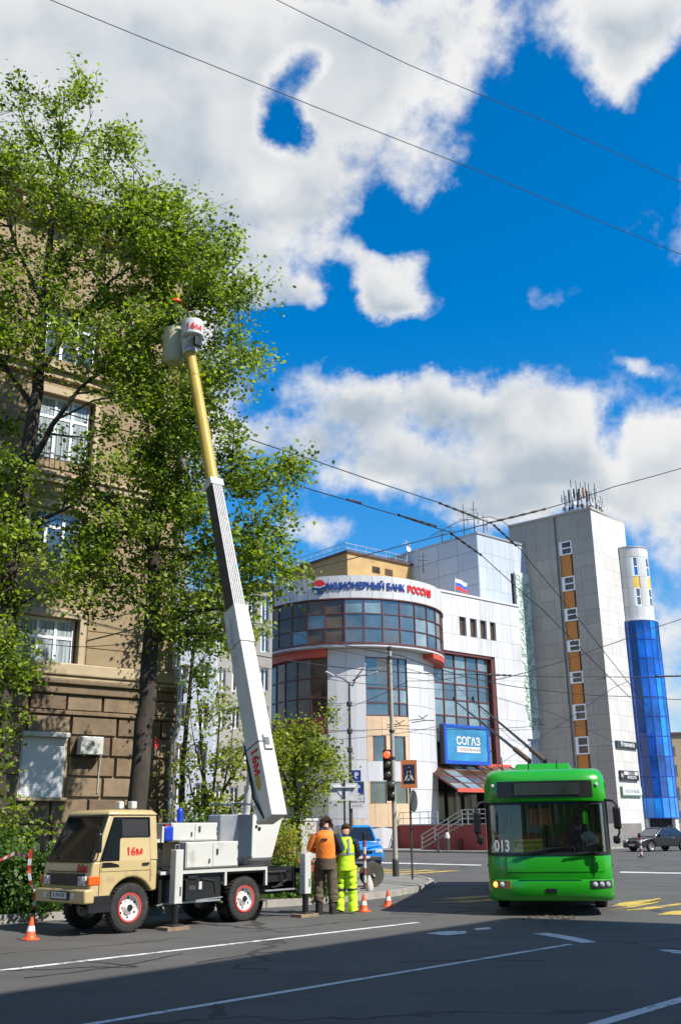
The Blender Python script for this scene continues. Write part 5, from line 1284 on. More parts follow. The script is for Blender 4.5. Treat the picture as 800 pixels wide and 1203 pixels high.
    bm_ = mat('bucket_beige', (.50, .46, .30), .5, var=.08)
    def br(z, w): return [(bk.x+w*cos(a), bk.y+w*sin(a), z) for a in [2*pi*(i+.5)/12 for i in range(12)]]
    bc.loft([br(bk.z-.58, .22), br(bk.z-.5, .29), br(bk.z+.38, .33), br(bk.z+.38, .30), br(bk.z-.45, .26)], True); bc.build('bucket', bm_, t, smooth=40)
    MB().beam(tuple(bk+Vector((.05, -.36, -.1))), tuple(bk+Vector((.05, -.36, .62))), .22, .14).build('bucket_post', gm2, t, bevel=.02)
    MB().beam(tuple(bk+Vector((0, 0, -.1))), tuple(H_), .14, .14).build('bucket_arm', gm2, t)
    MB().lathe([(.001, 0), (.06, 0), (.06, .02)], 14, tuple(bk+Vector((.05, -.45, -.05))), 'y').build('post_knob', M_black, t)
    return t, Vector((*sn2xy(bk.x+S0, bk.y+N0), bk.z))
TRUCK, BASKET = truck()
# ------------------------------------------------------------ the trolleybus
def bus():
    D0 = 20.15; c = at(648.5, 1062, D0)
    t = thing('trolleybus', 'bright green trolleybus numbered 013 with raised trolley poles and one lit indicator', 'trolleybus', (c.x, D0, 0), radians(-11.2))
    gr = mat('bus_green', (.014, .29, .008), .28, var=.02, coat=.6, dirt=(.03, .17, .02, .45), dirtscale=1.5)
    HW, L = 1.25, 11.6
    def yf(x): return .34*(1-sqrt(max(0, 1-min(1, (abs(x)/HW))**4.2)))
    XS = [-HW, -1.245, -1.22, -1.17, -1.08, -.95, -.75, -.5, -.25, 0, .25, .5, .75, .95, 1.08, 1.17, 1.22, 1.245, HW]
    def xs(a, b_): return [a]+[x for x in XS if a+.01 < x < b_-.01]+[b_]
    def strip(name, rows, m, a=-HW, b_=HW, th=.04, bevel=0, par=t, smooth=40):
        """rows: (z, set-back, width factor); a skin that follows the rounded plan of the front"""
        X = xs(a, b_); outer = [[(x*r[2], yf(x)+r[1], r[0]) for x in X] for r in rows]; inner = [[(x*r[2]*.985, yf(x)+r[1]+th, r[0]) for x in X] for r in rows]
        mb = MB(); n = len(X); k = len(rows)
        vs = [p for r in outer for p in r]+[p for r in inner for p in r]; o = n*k; fs = []
        for i in range(k-1):
            for j in range(n-1): fs += [(i*n+j, i*n+j+1, (i+1)*n+j+1, (i+1)*n+j), (o+i*n+j, o+(i+1)*n+j, o+(i+1)*n+j+1, o+i*n+j+1)]
        for j in range(n-1): fs += [(j, o+j, o+j+1, j+1), ((k-1)*n+j, (k-1)*n+j+1, o+(k-1)*n+j+1, o+(k-1)*n+j)]
        for i in range(k-1): fs += [(i*n, (i+1)*n, o+(i+1)*n, o+i*n), (i*n+n-1, o+i*n+n-1, o+(i+1)*n+n-1, (i+1)*n+n-1)]
        mb.add(vs, fs); return mb.build(name, m, par, smooth=smooth, bevel=bevel)
    # bumper and lower front
    strip('bumper', [(.27, .06, .97), (.30, .02, .985), (.38, -.02, 1), (.60, -.025, 1), (.66, .0, 1), (.665, .03, 1)], gr)
    strip('front_panel', [(.668, .025, 1), (.70, .015, 1), (1.06, .035, 1), (1.10, .05, 1)], gr)
    for z_ in (.80,): strip('panel_crease', [(z_, .010, 1), (z_+.012, .010, 1)], gr, -1.1, 1.1, th=.02)
    for x in (-.86, .86): MB().beam((x, yf(x)+.012, .70), (x, yf(x)+.036, 1.08), .008, .012).build('panel_gap', M_dark, t)
    strip('panel_lip', [(.655, -.018, 1), (.675, -.018, 1)], gr, -.62, .62)
    # windscreen surround, glass, header
    strip('windscreen_seal', [(1.10, .03, 1), (1.155, .035, 1)], M_black); strip('windscreen_seal', [(2.05, .075, 1), (2.10, .085, 1)], M_black)
    for s in (-1, 1):
        a, b_ = (s*HW, s*1.17) if s < 0 else (1.17, HW)
        strip('pillar', [(1.15, .037, 1), (2.055, .078, 1)], M_black, a, b_)
    strip('windscreen', [(1.155, .045, 1), (2.05, .083, 1)], clear_glass('bus_windscreen', (.95, .97, .96), .045), -1.17, 1.17, th=.012)
    hd = [(2.10, .05, 1), (2.14, .03, 1), (2.50, .06, .992), (2.60, .10, .975), (2.69, .20, .94), (2.74, .40, .89), (2.755, .60, .86)]
    strip('header', hd, gr)
    # route display
    strip('display_recess', [(2.19, .018, .995), (2.50, .035, .99)], M_black, -.98, .98, th=.02)
    strip('display', [(2.23, .008, .995), (2.46, .02, .99)], mat('dead_display', (.028, .036, .03), .35, var=.3, scale=2), -.62, .72, th=.02)
    Ml = mat('marker_lamp', (.7, .7, .68), .2, var=.05)
    for x in (-1.06, 1.06): MB().lathe([(.001, -.03), (.035, -.02), (.04, .03)], 12, (x, yf(x)+.045, 2.42), 'y').build('marker_lamp', Ml, t, smooth=50)
    # sides
    ns = 7
    for s in (-1, 1):
        X0, X1 = (s*HW-.0, s*(HW-.05)); xa, xb = min(X0, X1), max(X0, X1)
        arch = [1.95, 3.05, 8.2, 9.3]
        for (ya, yb, za) in ((.34, 1.95, .30), (1.95, 3.05, .95), (3.05, 8.2, .30), (8.2, 9.3, .95), (9.3, L, .30)):
            MB().box(xa, xb, ya, yb, za, 1.2).build('side_panel', gr, t)
        for yc in (2.5, 8.75):
            prof = [(yc-.55, .95), (yc-.55, .30)]+[(yc-.48*cos(a), .42+.5*sin(a)) for a in [pi*i/10 for i in range(11)]]+[(yc+.55, .30), (yc+.55, .95)]
            MB().prism(prof, 'x', xa, xb).build('wheel_arch', gr, t)
        MB().box(xa, xb, .34, L, 2.12, 2.46).build('cant_rail', gr, t)
        for k in range(ns+1):
            y = .36+(L-.5)*k/ns; MB().box(xa+.002, xb-.002, y-.05, y+.05, 1.2, 2.12).build('window_post', M_black, t)
            if k < ns: MB().box(xa+.012, xb-.02, y+.05, y+(L-.5)/ns-.05, 1.2, 2.12).build('side_window', clear_glass('bus_side_glass', (.72, .78, .76), .06) if k == 0 and s < 0 else bpy.data.materials['bus_side_glass'], t)
    prof = [(-HW, 2.45), (-1.235, 2.52), (-1.19, 2.62), (-1.08, 2.70), (-.88, 2.753), (.88, 2.753), (1.08, 2.70), (1.19, 2.62), (1.235, 2.52), (HW, 2.45)]
    MB().prism(prof, 'y', .55, L).build('roof', gr, t, smooth=50)
    MB().box(-HW, HW, L-.05, L, .35, 2.5).build('rear_panel', gr, t)
    # roof equipment
    pod = MB(); pod.loft([[(-.62, .75, 2.74), (.62, .75, 2.74), (.62, 4.2, 2.74), (-.62, 4.2, 2.74)], [(-.56, .85, 2.88), (.56, .85, 2.88), (.56, 4.1, 2.88), (-.56, 4.1, 2.88)]]); pod.build('roof_pod', gr, t, bevel=.03)
    MB().box(-.9, .9, 5, 10.5, 2.756, 2.95).build('roof_pod', gr, t, bevel=.06)
    for k, x in enumerate((-.66, -.1, .5)): MB().cyl((x-.2, .7, 2.74), (x-.2, .7, 2.95 if k else 3.02), .012, n=6).build('aerial', M_black, t)
    # interior
    MI = mat('bus_lining', (.30, .29, .24), .7, var=.1); Mor = mat('seat_orange', (.75, .25, .08), .7, var=.1); Mpole = mat('handrail_yellow', (.45, .33, .06), .4, var=.05)
    MB().box(-1.19, 1.19, .4, L-.06, .35, .42).build('floor', M_dsteel, t)
    MB().box(-1.0, 1.0, .14, .6, .85, 1.09).box(.1, 1.0, .3, .62, 1.0, 1.15).build('dashboard', M_black, t, bevel=.03)
    MB().box(-.05, .0, 1.55, 1.6, .42, 2.1).box(-.02, 1.18, 1.55, 1.6, .42, 1.25).build('cab_partition', M_dark, t)
    for (x, y) in ((-.40, .95), (-.15, 1.5), (-.85, 2.2), (.1, 3.2), (-.6, 3.4)): MB().cyl((x, y, .42), (x, y, 2.5), .025, n=8).build('handrail', Mpole, t)
    for j in range(6):
        for x in (-.95, -.5, .55, .98):
            y = 3.0+j*1.25; s_ = MB().box(x-.2, x+.2, y, y+.42, .78, .86).build('passenger_seat', Mor, t, bevel=.02)
            MB().box(x-.2, x+.2, y+.40, y+.47, .86, 1.45).build('seat_back', Mor, s_, bevel=.03)
    MB().box(-.42, -.14, .72, .86, 1.52, 1.92).build('sun_blind_panel', MI, t)
    for k in range(5): MB().box(-.36+k*.10, -.28+k*.10, .55, .57, 1.66, 1.98).build('advert_card', Mor, t)
    MB().box(-1.17, -1.12, .5, 1.7, 1.2, 2.05).build('door_glass', M_glassA, t)
    for s in (-1, 1):
        a_, b__ = sorted((s*1.19, s*1.185)); MB().box(a_, b__, .5, L-.1, .42, 1.18).box(a_, b__, .5, L-.1, 2.13, 2.5).build('side_lining', MI, t)
    MB().box(-1.18, 1.18, .6, L-.1, 2.49, 2.495).box(-1.18, 1.18, L-.1, L-.09, .42, 1.3).build('ceiling_lining', MI, t)
    # driver's seat and wheel
    ds = MB().box(.38, .86, 1.15, 1.25, .9, 1.68).build('driver_seat', M_dsteel, t, bevel=.04)
    sw = MB(); sw.tube([(.62+.2*cos(a), .64+.07*sin(a), 1.22+.16*sin(a)) for a in [2*pi*i/20 for i in range(21)]], .015, 6, caps=False); sw.tube([(.62, .66, 1.22), (.62, .55, 1.0)], .02, 6); sw.build('steering_wheel', M_black, t)
    # number and route board behind the glass
    strip_n = txt('013', .30, 'number', M_white3, t, (-.93, yf(-.93)+.03, 1.27), (pi/2, 0, -.10), .006, .008, sx=.72)
    rb = MB().box(-.70, -.10, .075, .095, 1.17, 1.40).build('route_board', mat('route_yellow', (1.0, .72, .04), .5, var=.05), t)
    txt('МУНИЦИПАЛЬНЫЙ', .075, 'board_lettering', M_dsteel, rb, (-.38, .068, 1.335), (pi/2, 0, 0), .004, .0, sx=.85); txt('ТРАНСПОРТ', .085, 'board_lettering', M_dsteel, rb, (-.36, .068, 1.235), (pi/2, 0, 0), .004)
    txt('1', .17, 'board_number', M_dsteel, rb, (-.655, .068, 1.285), (pi/2, 0, 0), .004)
    # wipers, badge, plate, lamps
    wp = MB()
    wp.tube([(-.55, .0, 1.12), (-.0, .01, 1.22), (.12, .015, 1.24)], .012, 5).beam((-.62, .01, 1.13), (.35, .02, 1.26), .02, .02)
    wp.tube([(.55, .0, 1.12), (.95, .03, 1.17)], .012, 5).beam((.35, .0, 1.10), (1.02, .05, 1.13), .02, .02)
    wp.build('wiper', M_black, t)
    MB().box(-.10, .11, -.035, -.02, .42, .50).box(-.12, -.1, -.032, -.02, .44, .48).build('badge', M_black, t, bevel=.004)
    Mhl = mat('headlamp', (.50, .52, .52), .1, var=.3, scale=14, spec=1.0); Mho = mat('headlamp_housing', (.03, .03, .03), .3)
    Mon = mat('indicator_lit', (1.0, .42, .05), .3, var=0, emit=3.0); Mof = mat('indicator_off', (.30, .16, .05), .3, var=.1)
    for s in (-1, 1):
        a, b_ = (-1.18, -.80) if s < 0 else (.78, 1.20)
        h = strip('headlight', [(.50, -.032, 1), (.64, -.032, 1)], Mho if s > 0 else Mof, a, b_, th=.02)
        for k, x in enumerate((-1.10, -.97) if s < 0 else (.87, 1.0, 1.12)):
            m = Mon if (s < 0 and k == 0) else Mhl; r_ = .05
            MB().lathe([(.001, -.012), (r_*.7, -.01), (r_, .0), (r_, .02)], 14, (x, yf(x)-.038, .57), 'y').build('lamp', m, h, smooth=50)
    # mirrors
    for s in (-1, 1):
        m_ = MB().cbox((s*1.40, -.14, 1.72 if s < 0 else 1.78), (.15, .09, .42)).build('mirror', M_black, t, bevel=.04)
        MB().cbox((s*1.36, -.10, 1.38 if s > 0 else 1.40), (.14, .08, .14)).build('lower_mirror', M_black, m_, bevel=.03)
        MB().tube([(s*1.2, .12, 2.12), (s*1.34, -.02, 2.1), (s*1.42, -.14, 2.0), (s*1.42, -.14, 1.5), (s*1.36, -.1, 1.4), (s*1.36, -.1, 1.3)], .022, 8).build('mirror_arm', M_black, m_)
    # small marker on the sides of the front
    for s in (-1, 1): MB().box(s*1.25-.02, s*1.25+.02, .42, .50, .88, .93).build('side_marker', M_dsteel, t)
    # wheels and underbody
    Mrim = mat('bus_rim', (.20, .20, .20), .5, .4, var=.1)
    for (y, s) in ((2.5, -1), (2.5, 1), (8.75, -1), (8.75, 1)):
        w_ = wheel(t, s*1.06, y, .47, .47, .28, Mrim, side=-1, name='wheel'); w_.rotation_euler = (0, 0, -pi/2 if s < 0 else pi/2)
    MB().box(-1.0, 1.0, .5, L-.3, .28, .35).cyl((-1, 2.5, .45), (1, 2.5, .45), .07).build('underbody', M_black, t)
    # trolley poles
    def loc(px, py, Y):
        p = at(px, py, Y); v = Matrix.Rotation(radians(11.2), 3, 'Z') @ (p-Vector((c.x, D0, 0))); return v
    for k, (x, px, py) in enumerate([(-.25, 529, 823), (.45, 552, 823)]):
        base = Vector((x, 6.2 if True else 0, 2.95)); p0 = loc([621, 640][k], 894, 26.3); tip = loc(px, py, 33.5)
        p = MB().tube([p0, p0.lerp(tip, .3), tip], [.045, .04, .022], 8).build('trolley_pole', M_black, t)
        MB().tube([p0+(p0-tip)*.0, p0.lerp(tip, .16)], .07, 8).build('pole_foot', mat('pole_foot_brown', (.12, .07, .04), .6) if k == 0 else bpy.data.materials['pole_foot_brown'], p)
        MB().cbox(tuple(tip+Vector((0, 0, .05))), (.08, .25, .14)).build('collector_head', M_black, p, bevel=.02)
        MB().beam(tuple(p0), (p0.x, p0.y, 2.9), .1, .1).build('pole_mount', M_black, p)
    t.scale = (.955, 1, 1)
    return t, c, D0
BUS, BUSC, BUSD = bus()
# ------------------------------------------------------------ people
def person(label, loc, rz, J, mats, scale=1.0, group=None, name='person', root=None):
    """J: joint -> (x, y, z, r); the figure looks along +y.  mats: list of (material, set of bones)"""
    t = root or thing(name, label, 'person', loc, rz, group)
    E_ = [('pelvis','belly'),('belly','chest'),('chest','neckb'),('neckb','neck'),('neck','skull'),('skull','crown'),('skull','face')]
    for s in 'lr': E_ += [('chest',s+'sh'),(s+'sh',s+'el'),(s+'el',s+'wr'),(s+'wr',s+'pm'),('pelvis',s+'hip'),(s+'hip',s+'kn'),(s+'kn',s+'an'),(s+'an',s+'toe'),('skull',s+'ear')]
    J = dict(J); sk, cr = Vector(J['skull'][:3]), Vector(J['crown'][:3]); hu = (cr-sk).normalized(); fd = (Vector(J['face'][:3])-sk).normalized(); sd_ = fd.cross(hu).normalized()
    J['rear'] = (*(sk+sd_*.082), .018); J['lear'] = (*(sk-sd_*.082), .018)
    # hands: a palm and five bent fingers
    for s, k in (('l', -1), ('r', 1)):
        wr, pm, el = Vector(J[s+'wr'][:3]), Vector(J[s+'pm'][:3]), Vector(J[s+'el'][:3]); f = (pm-wr).normalized()
        cur = Vector(J.get(s+'curl', (0, .6, -.4, 0))[:3]); cur = (cur-f*cur.dot(f)).normalized(); ac = f.cross(cur).normalized()
        for i, (o, l) in enumerate(((-.033, .07), (-.011, .082), (.011, .077), (.032, .062))):
            a = pm+ac*o+f*.02; b = a+(f*.8+cur*.35).normalized()*l*.55; c = b+(f*.3+cur).normalized()*l*.5
            J['%sf%da' % (s, i)] = (*a, .011); J['%sf%db' % (s, i)] = (*b, .0095); J['%sf%dc' % (s, i)] = (*c, .008)
            E_ += [(s+'pm', '%sf%da' % (s, i)), ('%sf%da' % (s, i), '%sf%db' % (s, i)), ('%sf%db' % (s, i), '%sf%dc' % (s, i))]
        a = wr.lerp(pm, .55)-ac*.034+cur*.01; b = a+(f*.6-ac*.5+cur*.4).normalized()*.04
        J[s+'tha'] = (*a, .012); J[s+'thb'] = (*b, .010); E_ += [(s+'pm', s+'tha'), (s+'tha', s+'thb')]
    names = [k for k in J if not k.endswith('curl')]; idx = {k: i for i, k in enumerate(names)}
    me = bpy.data.meshes.new('body'); me.from_pydata([J[k][:3] for k in names], [(idx[a], idx[b]) for a, b in E_], [])
    ob = bpy.data.objects.new('tmp', me); COL.objects.link(ob); md = ob.modifiers.new('s', 'SKIN'); md.use_smooth_shade = True
    for k in names:
        r = J[k][3]; v = me.skin_vertices[0].data[idx[k]]; v.radius = (r, r); v.use_root = (k == 'pelvis')
    sb = ob.modifiers.new('d', 'SUBSURF'); sb.levels = 2; sb.render_levels = 2
    out = bpy.data.meshes.new_from_object(ob.evaluated_get(bpy.context.evaluated_depsgraph_get())); bpy.data.objects.remove(ob)
    out.materials.clear(); bone = {}
    for i, (m, bs) in enumerate(mats):
        out.materials.append(m)
        for b in bs: bone[b] = i
    segs = []
    for a, b in E_:
        key = b if b in bone else (b[0]+'pm' if b[1:3] in ('f0', 'f1', 'f2', 'f3', 'th') else b)
        segs.append((Vector(J[a][:3]), Vector(J[b][:3]), J[b][3]*.5+J[a][3]*.5, bone.get(key, 0)))
    for p in out.polygons:
        c = p.center; best = None
        for a, b, r, mi in segs:
            d = b-a; tt = max(0, min(1, (c-a).dot(d)/max(d.length_squared, 1e-9))); q = (c-(a+d*tt)).length/max(r, .02)
            if best is None or q < best[0]: best = (q, mi)
        p.material_index = best[1]; p.use_smooth = True
    out.name = 'body'; link('body', out, t); t.scale = (scale,)*3
    # eyes, nose, mouth
    ey = MB()
    for s in (-1, 1): ey.lathe([(.001, .012), (.009, .008), (.012, 0)], 8, tuple(sk+fd*.093+sd_*.03*s+hu*.01), 'z')
    ey.build('eye', M_black, t)
    MB().tube([sk+fd*.092+hu*.012, sk+fd*.118-hu*.02, sk+fd*.098-hu*.03], [.009, .014, .008], 6).build('nose', mats[-1][0] if len(mats) > 3 else mats[0][0], t, smooth=60)
    MB().beam(tuple(sk+fd*.094-sd_*.022-hu*.052), tuple(sk+fd*.094+sd_*.022-hu*.052), .008, .010).build('mouth', M_darkred, t)
    return t, sk, hu, fd, sd_
def shell(rings, n=20, thick=.0):
    """rings: (cx, cy, z, rx, ry)"""
    mb = MB(); mb.loft([[(cx+rx*cos(2*pi*k/n)*(1+.03*sin(5*k+z*30)), cy+ry*sin(2*pi*k/n)*(1+.03*sin(3*k+z*40)), z) for k in range(n)] for (cx, cy, z, rx, ry) in rings], False); return mb
def sleeve(parent, m, a, b, c, r=(.085, .07, .055), name='sleeve'):
    return MB().tube([Vector(a), Vector(a).lerp(Vector(b), .5)+Vector((0, 0, .0)), Vector(b), Vector(b).lerp(Vector(c), .8)], [r[0], r[0]*.95, r[1], r[2]], 12).build(name, m, parent, smooth=60)
def baggy(parent, m, pts, rs, name='trouser_leg', amp=.05, n=26, ph=0.):
    P = [Vector(p) for p in pts]; Q = []; R_ = []
    for i in range(n+1):
        u = i/n*(len(P)-1); k = min(int(u), len(P)-2); f = u-k; Q.append(P[k].lerp(P[k+1], f)+Vector((.006*sin(i*1.7+ph), .008*sin(i*1.3+ph), 0))); R_.append((rs[k]+(rs[k+1]-rs[k])*f)*(1+amp*sin(i*1.9+ph)+amp*.7*sin(i*3.3+ph*2)))
    return MB().tube(Q, R_, 14).build(name, m, parent, smooth=80)
Skin = mat('skin', (.42, .23, .15), .55, var=.06); 
Mhv = mat('orange_vest', (.95, .22, .02), .75, var=.12, scale=9, bump=.5, bscale=18, dirt=(.5, .15, .04, .4), dirtscale=6)
Mlime = mat('lime_hi_vis', (.55, .88, .02), .7, var=.10, scale=9, bump=.6, bscale=16)
Mbrown = mat('brown_work_trousers', (.10, .075, .05), .85, var=.25, scale=9, bump=.6, bscale=18)
Mredc = mat('dull_red_cloth', (.30, .04, .03), .85, var=.2, scale=8)
Mnavy = mat('navy_cloth', (.02, .025, .04), .85, var=.2); Mhair = mat('brown_hair', (.07, .03, .018), .7, var=.4, scale=30, bump=1, bscale=60)
Mboot = mat('boots', (.02, .018, .015), .6, var=.2); Mrefl = mat('reflective_band', (.45, .46, .45), .3, .4, var=.05)
def base_pose():
    J = dict(pelvis=(0,0,.96,.135), belly=(0,.0,1.10,.13), chest=(0,.0,1.30,.145), neckb=(0,-.01,1.48,.065), neck=(0,.0,1.53,.055), skull=(0,.015,1.63,.088), crown=(0,.01,1.70,.072), face=(0,.05,1.60,.062))
    for s, k in (('l', -1), ('r', 1)):
        J.update({s+'sh': (k*.185,-.01,1.42,.068), s+'el': (k*.25,-.02,1.14,.046), s+'wr': (k*.25,.06,.90,.030), s+'pm': (k*.25,.08,.83,.034),
                  s+'hip': (k*.095,0,.90,.10), s+'kn': (k*.11,.02,.50,.068), s+'an': (k*.12,-.02,.10,.050), s+'toe': (k*.13,.13,.04,.042)})
    return J
def facing(x, y): return -atan2(x, y)     # rotation that turns +y towards (x, y)
# worker in the orange vest, seen from behind, head bent over his work
g = G(383, 1074); J = base_pose()
J.update(neck=(.0,.04,1.53,.058), skull=(.0,.10,1.60,.088), crown=(.0,.12,1.68,.074), face=(.0,.15,1.56,.06),
         lel=(-.30,-.02,1.18,.05), lwr=(-.22,.22,1.12,.033), lpm=(-.20,.29,1.13,.036), rel=(.30,.0,1.17,.05), rwr=(.20,.25,1.10,.033), rpm=(.16,.31,1.10,.036),
         lcurl=(.3,.1,-.6,0), rcurl=(-.3,.1,-.6,0), lkn=(-.12,.04,.50,.085), rkn=(.11,.02,.50,.085), lhip=(-.10,0,.90,.115), rhip=(.10,0,.90,.115), lan=(-.13,0,.11,.062), ran=(.13,-.03,.11,.062))
p1, sk, hu, fd, sd1 = person('worker with bushy hair in orange vest and brown trousers, head bent, behind the truck', (g[0], g[1], 0), facing(.12, 1), J,
    [(Mnavy, {'chest','neckb','lsh','rsh','lel','rel','lwr','rwr','belly'}), (Mbrown, {'pelvis','lhip','rhip','lkn','rkn','lan','ran'}), (Mboot, {'ltoe','rtoe'}), (Skin, {'neck','skull','crown','face','lpm','rpm','lear','rear'})], 1.07)
v = shell([(0,0,.98,.195,.15),(0,0,1.08,.19,.15),(0,-.01,1.25,.205,.165),(0,-.01,1.38,.215,.155),(0,0,1.46,.17,.125),(0,.01,1.51,.09,.09)]); v.build('vest', Mhv, p1, smooth=70)
shell([(0,0,.80,.19,.155),(0,0,.9,.20,.165),(0,0,1.0,.205,.165)]).build('jacket_hem', Mbrown, p1, smooth=70)
for s, k in (('l', -1), ('r', 1)): sleeve(p1, Mhv if s == 'l' else Mnavy, J[s+'sh'][:3], J[s+'el'][:3], J[s+'wr'][:3], (.092, .072, .055))
MB().box(-.06, .06, -.185, -.17, 1.33, 1.36).build('vest_print', M_dsteel, p1)
MB().tube([(-.15, .03, .93), (-.175, .035, .72), (-.165, .04, .53)], [.075, .07, .05], 12).build('red_trouser_side', Mredc, p1, smooth=70)
hr = MB()
for i in range(260):
    a = rng.uniform(0, 2*pi); e = rng.uniform(-.5, 1.4); n_ = sd1*cos(a)*cos(e)+fd*sin(a)*cos(e)*1.0+hu*sin(e)
    if n_.dot(fd) > .45: continue
    o = sk+hu*.03-fd*.01; p_ = o+n_*.085; q_ = o+n_*.135+Vector((0, 0, -.06))*rng.uniform(.4, 1.2)+Vector(rng.normal(0, .012, 3)); hr.tube([p_, p_.lerp(q_, .5)+n_*.015, q_], [.016, .014, .006], 4)
hr.build('hair', Mhair, p1, smooth=60)
for k in (-1, 1): baggy(p1, Mbrown, [(k*.14, -.01, .20), (k*.14, .03, .34), (k*.125, .06, .52), (k*.11, .03, .72), (k*.095, 0, .9)], [.085, .10, .095, .108, .118], ph=k)
for k in (-1, 1): MB().tube([(k*.13, 0, .02), (k*.13, 0, .12), (k*.13, 0, .28)], [.075, .07, .078], 12).build('boot', Mboot, p1, smooth=60)
# worker in lime overalls
g = G(407, 1073); J = base_pose()
J.update(lkn=(-.12,.03,.50,.098), rkn=(.12,.03,.50,.098), lhip=(-.11,0,.90,.125), rhip=(.11,0,.90,.125), lan=(-.13,0,.12,.085), ran=(.13,0,.12,.085),
         lel=(-.31,.02,1.18,.05), lwr=(-.26,.24,1.16,.033), lpm=(-.25,.31,1.18,.036), rel=(.26,.06,1.15,.05), rwr=(.15,.27,1.10,.033), rpm=(.11,.32,1.11,.036), lcurl=(.3,.1,-.6,0), rcurl=(-.3,.1,-.6,0),
         skull=(.0,.05,1.61,.088), crown=(.0,.05,1.69,.074), face=(-.01,.09,1.57,.06))
p2, sk, hu, fd, sd2 = person('worker in bright lime hi-vis overalls with dark knee bands standing beside the man in orange', (g[0], g[1], 0), facing(.18, 1), J,
    [(Mnavy, {'neckb','lsh','rsh','lel','rel','lwr','rwr'}), (Mlime, {'chest','belly','pelvis','lhip','rhip','lkn','rkn','lan','ran'}), (Mboot, {'ltoe','rtoe'}), (Skin, {'neck','skull','crown','face','lpm','rpm','lear','rear'})], .985)
shell([(0,0,.84,.21,.17),(0,0,1.0,.19,.155),(0,0,1.15,.185,.15),(0,-.01,1.32,.20,.16),(0,-.01,1.42,.18,.14),(0,0,1.50,.10,.10)]).build('overall_top', Mlime, p2, smooth=70)
shell([(0,0,1.14,.195,.16),(0,0,1.19,.196,.162)]).build('waist_band', Mrefl, p2, smooth=70)
for k in (-1, 1):
    for z in (.46, .60): MB().lathe([(.105, -.022), (.108, 0), (.105, .022)], 16, (k*.12, .025, z)).build('knee_band', M_dsteel, p2, smooth=60)
    baggy(p2, Mlime, [(k*.14, -.01, .05), (k*.13, .02, .30), (k*.12, .03, .5), (k*.11, .01, .72), (k*.10, 0, .9)], [.105, .095, .105, .112, .125], ph=k+1)
    MB().beam((k*.10, -.165, 1.2), (k*.08, -.14, 1.46), .05, .01, (0, 1, 0)).build('brace', Mrefl, p2)
for s in 'lr': sleeve(p2, Mnavy, J[s+'sh'][:3], J[s+'el'][:3], J[s+'wr'][:3], (.085, .065, .05))
cp = MB(); cp.loft([[tuple(sk+hu*h+sd2*(r*cos(a))+fd*(r*1.12*sin(a)-.01)) for a in [2*pi*i/18 for i in range(18)]] for h, r in ((.01, .097), (.05, .10), (.09, .09), (.115, .05), (.12, .01))]); cp.build('cap', Mhair, p2, smooth=60)
# worker in the bucket
bz = BASKET; J = base_pose()
J.update(lel=(-.26,.05,1.17,.055), lwr=(-.18,.28,1.18,.035), lpm=(-.16,.35,1.20,.036), rel=(.28,.08,1.2,.055), rwr=(.22,.30,1.28,.035), rpm=(.2,.36,1.32,.036))
p3, sk, hu, fd, sd3 = person('worker in dark clothing and an orange helmet standing in the raised bucket', (bz.x-.02, bz.y, bz.z-.50), facing(.9, .3), J,
    [(Mnavy, {'chest','belly','pelvis','neckb','lsh','rsh','lel','rel','lwr','rwr','lhip','rhip','lkn','rkn','lan','ran'}), (Mboot, {'ltoe','rtoe'}), (Mredc, set()), (Skin, {'neck','skull','crown','face','lpm','rpm','lear','rear'})], 1.06)
shell([(0,0,.90,.18,.14),(0,0,1.1,.18,.14),(0,0,1.35,.21,.16),(0,0,1.45,.16,.12),(0,0,1.50,.09,.09)]).build('jacket', Mnavy, p3, smooth=70)
for s in 'lr': sleeve(p3, Mnavy, J[s+'sh'][:3], J[s+'el'][:3], J[s+'wr'][:3])
hm = MB(); hm.lathe([(.155, .015), (.125, .03), (.12, .08), (.10, .13), (.06, .165), (.001, .175)], 20, tuple(sk+hu*.0+fd*.01)); hm.build('helmet', mat('helmet_orange', (.85, .10, .02), .35, var=.05), p3, smooth=60)
# the bus driver
dl = Matrix.Rotation(radians(-11.2), 3, 'Z') @ Vector((.62, .98, .72)); J = base_pose()
J.update(pelvis=(0,-.02,.28,.14), belly=(0,-.02,.42,.13), chest=(0,0,.62,.145), neckb=(0,.02,.80,.065), neck=(0,.03,.85,.055), skull=(0,.05,.95,.088), crown=(0,.05,1.02,.074), face=(0,.09,.92,.062),
    lsh=(-.185,.02,.74,.07), rsh=(.185,.02,.74,.07), lel=(-.34,.20,.62,.052), rel=(.28,.16,.52,.05), lwr=(-.16,.34,.55,.034), rwr=(.16,.36,.52,.032), lpm=(-.12,.40,.55,.036), rpm=(.13,.43,.53,.036),
    lhip=(-.10,.0,.24,.10), rhip=(.10,0,.24,.10), lkn=(-.14,.40,.26,.07), rkn=(.14,.40,.26,.07), lan=(-.14,.44,-.14,.05), ran=(.14,.46,-.14,.05), ltoe=(-.14,.56,-.20,.04), rtoe=(.14,.56,-.20,.04))
p4, sk, hu, fd, sd4 = person('bus driver with a white sleeved arm across the steering wheel, behind the windscreen', (BUSC.x+dl.x, BUSD+dl.y, dl.z), radians(180-11.2), J,
    [(mat('driver_shirt', (.04, .04, .045), .8), {'chest','belly','neckb','rsh','rel'}), (M_white3, {'lsh','lel'}), (Mnavy, {'pelvis','lhip','rhip','lkn','rkn','lan','ran','ltoe','rtoe'}), (Skin, {'neck','skull','crown','face','lwr','rwr','lpm','rpm','lear','rear'})], 1.0)
MB().tube([(-.185,.02,.75), (-.27,.12,.69), (-.34,.2,.63)], [.08, .07, .06], 12).build('white_sleeve', M_white3, p4, smooth=60)
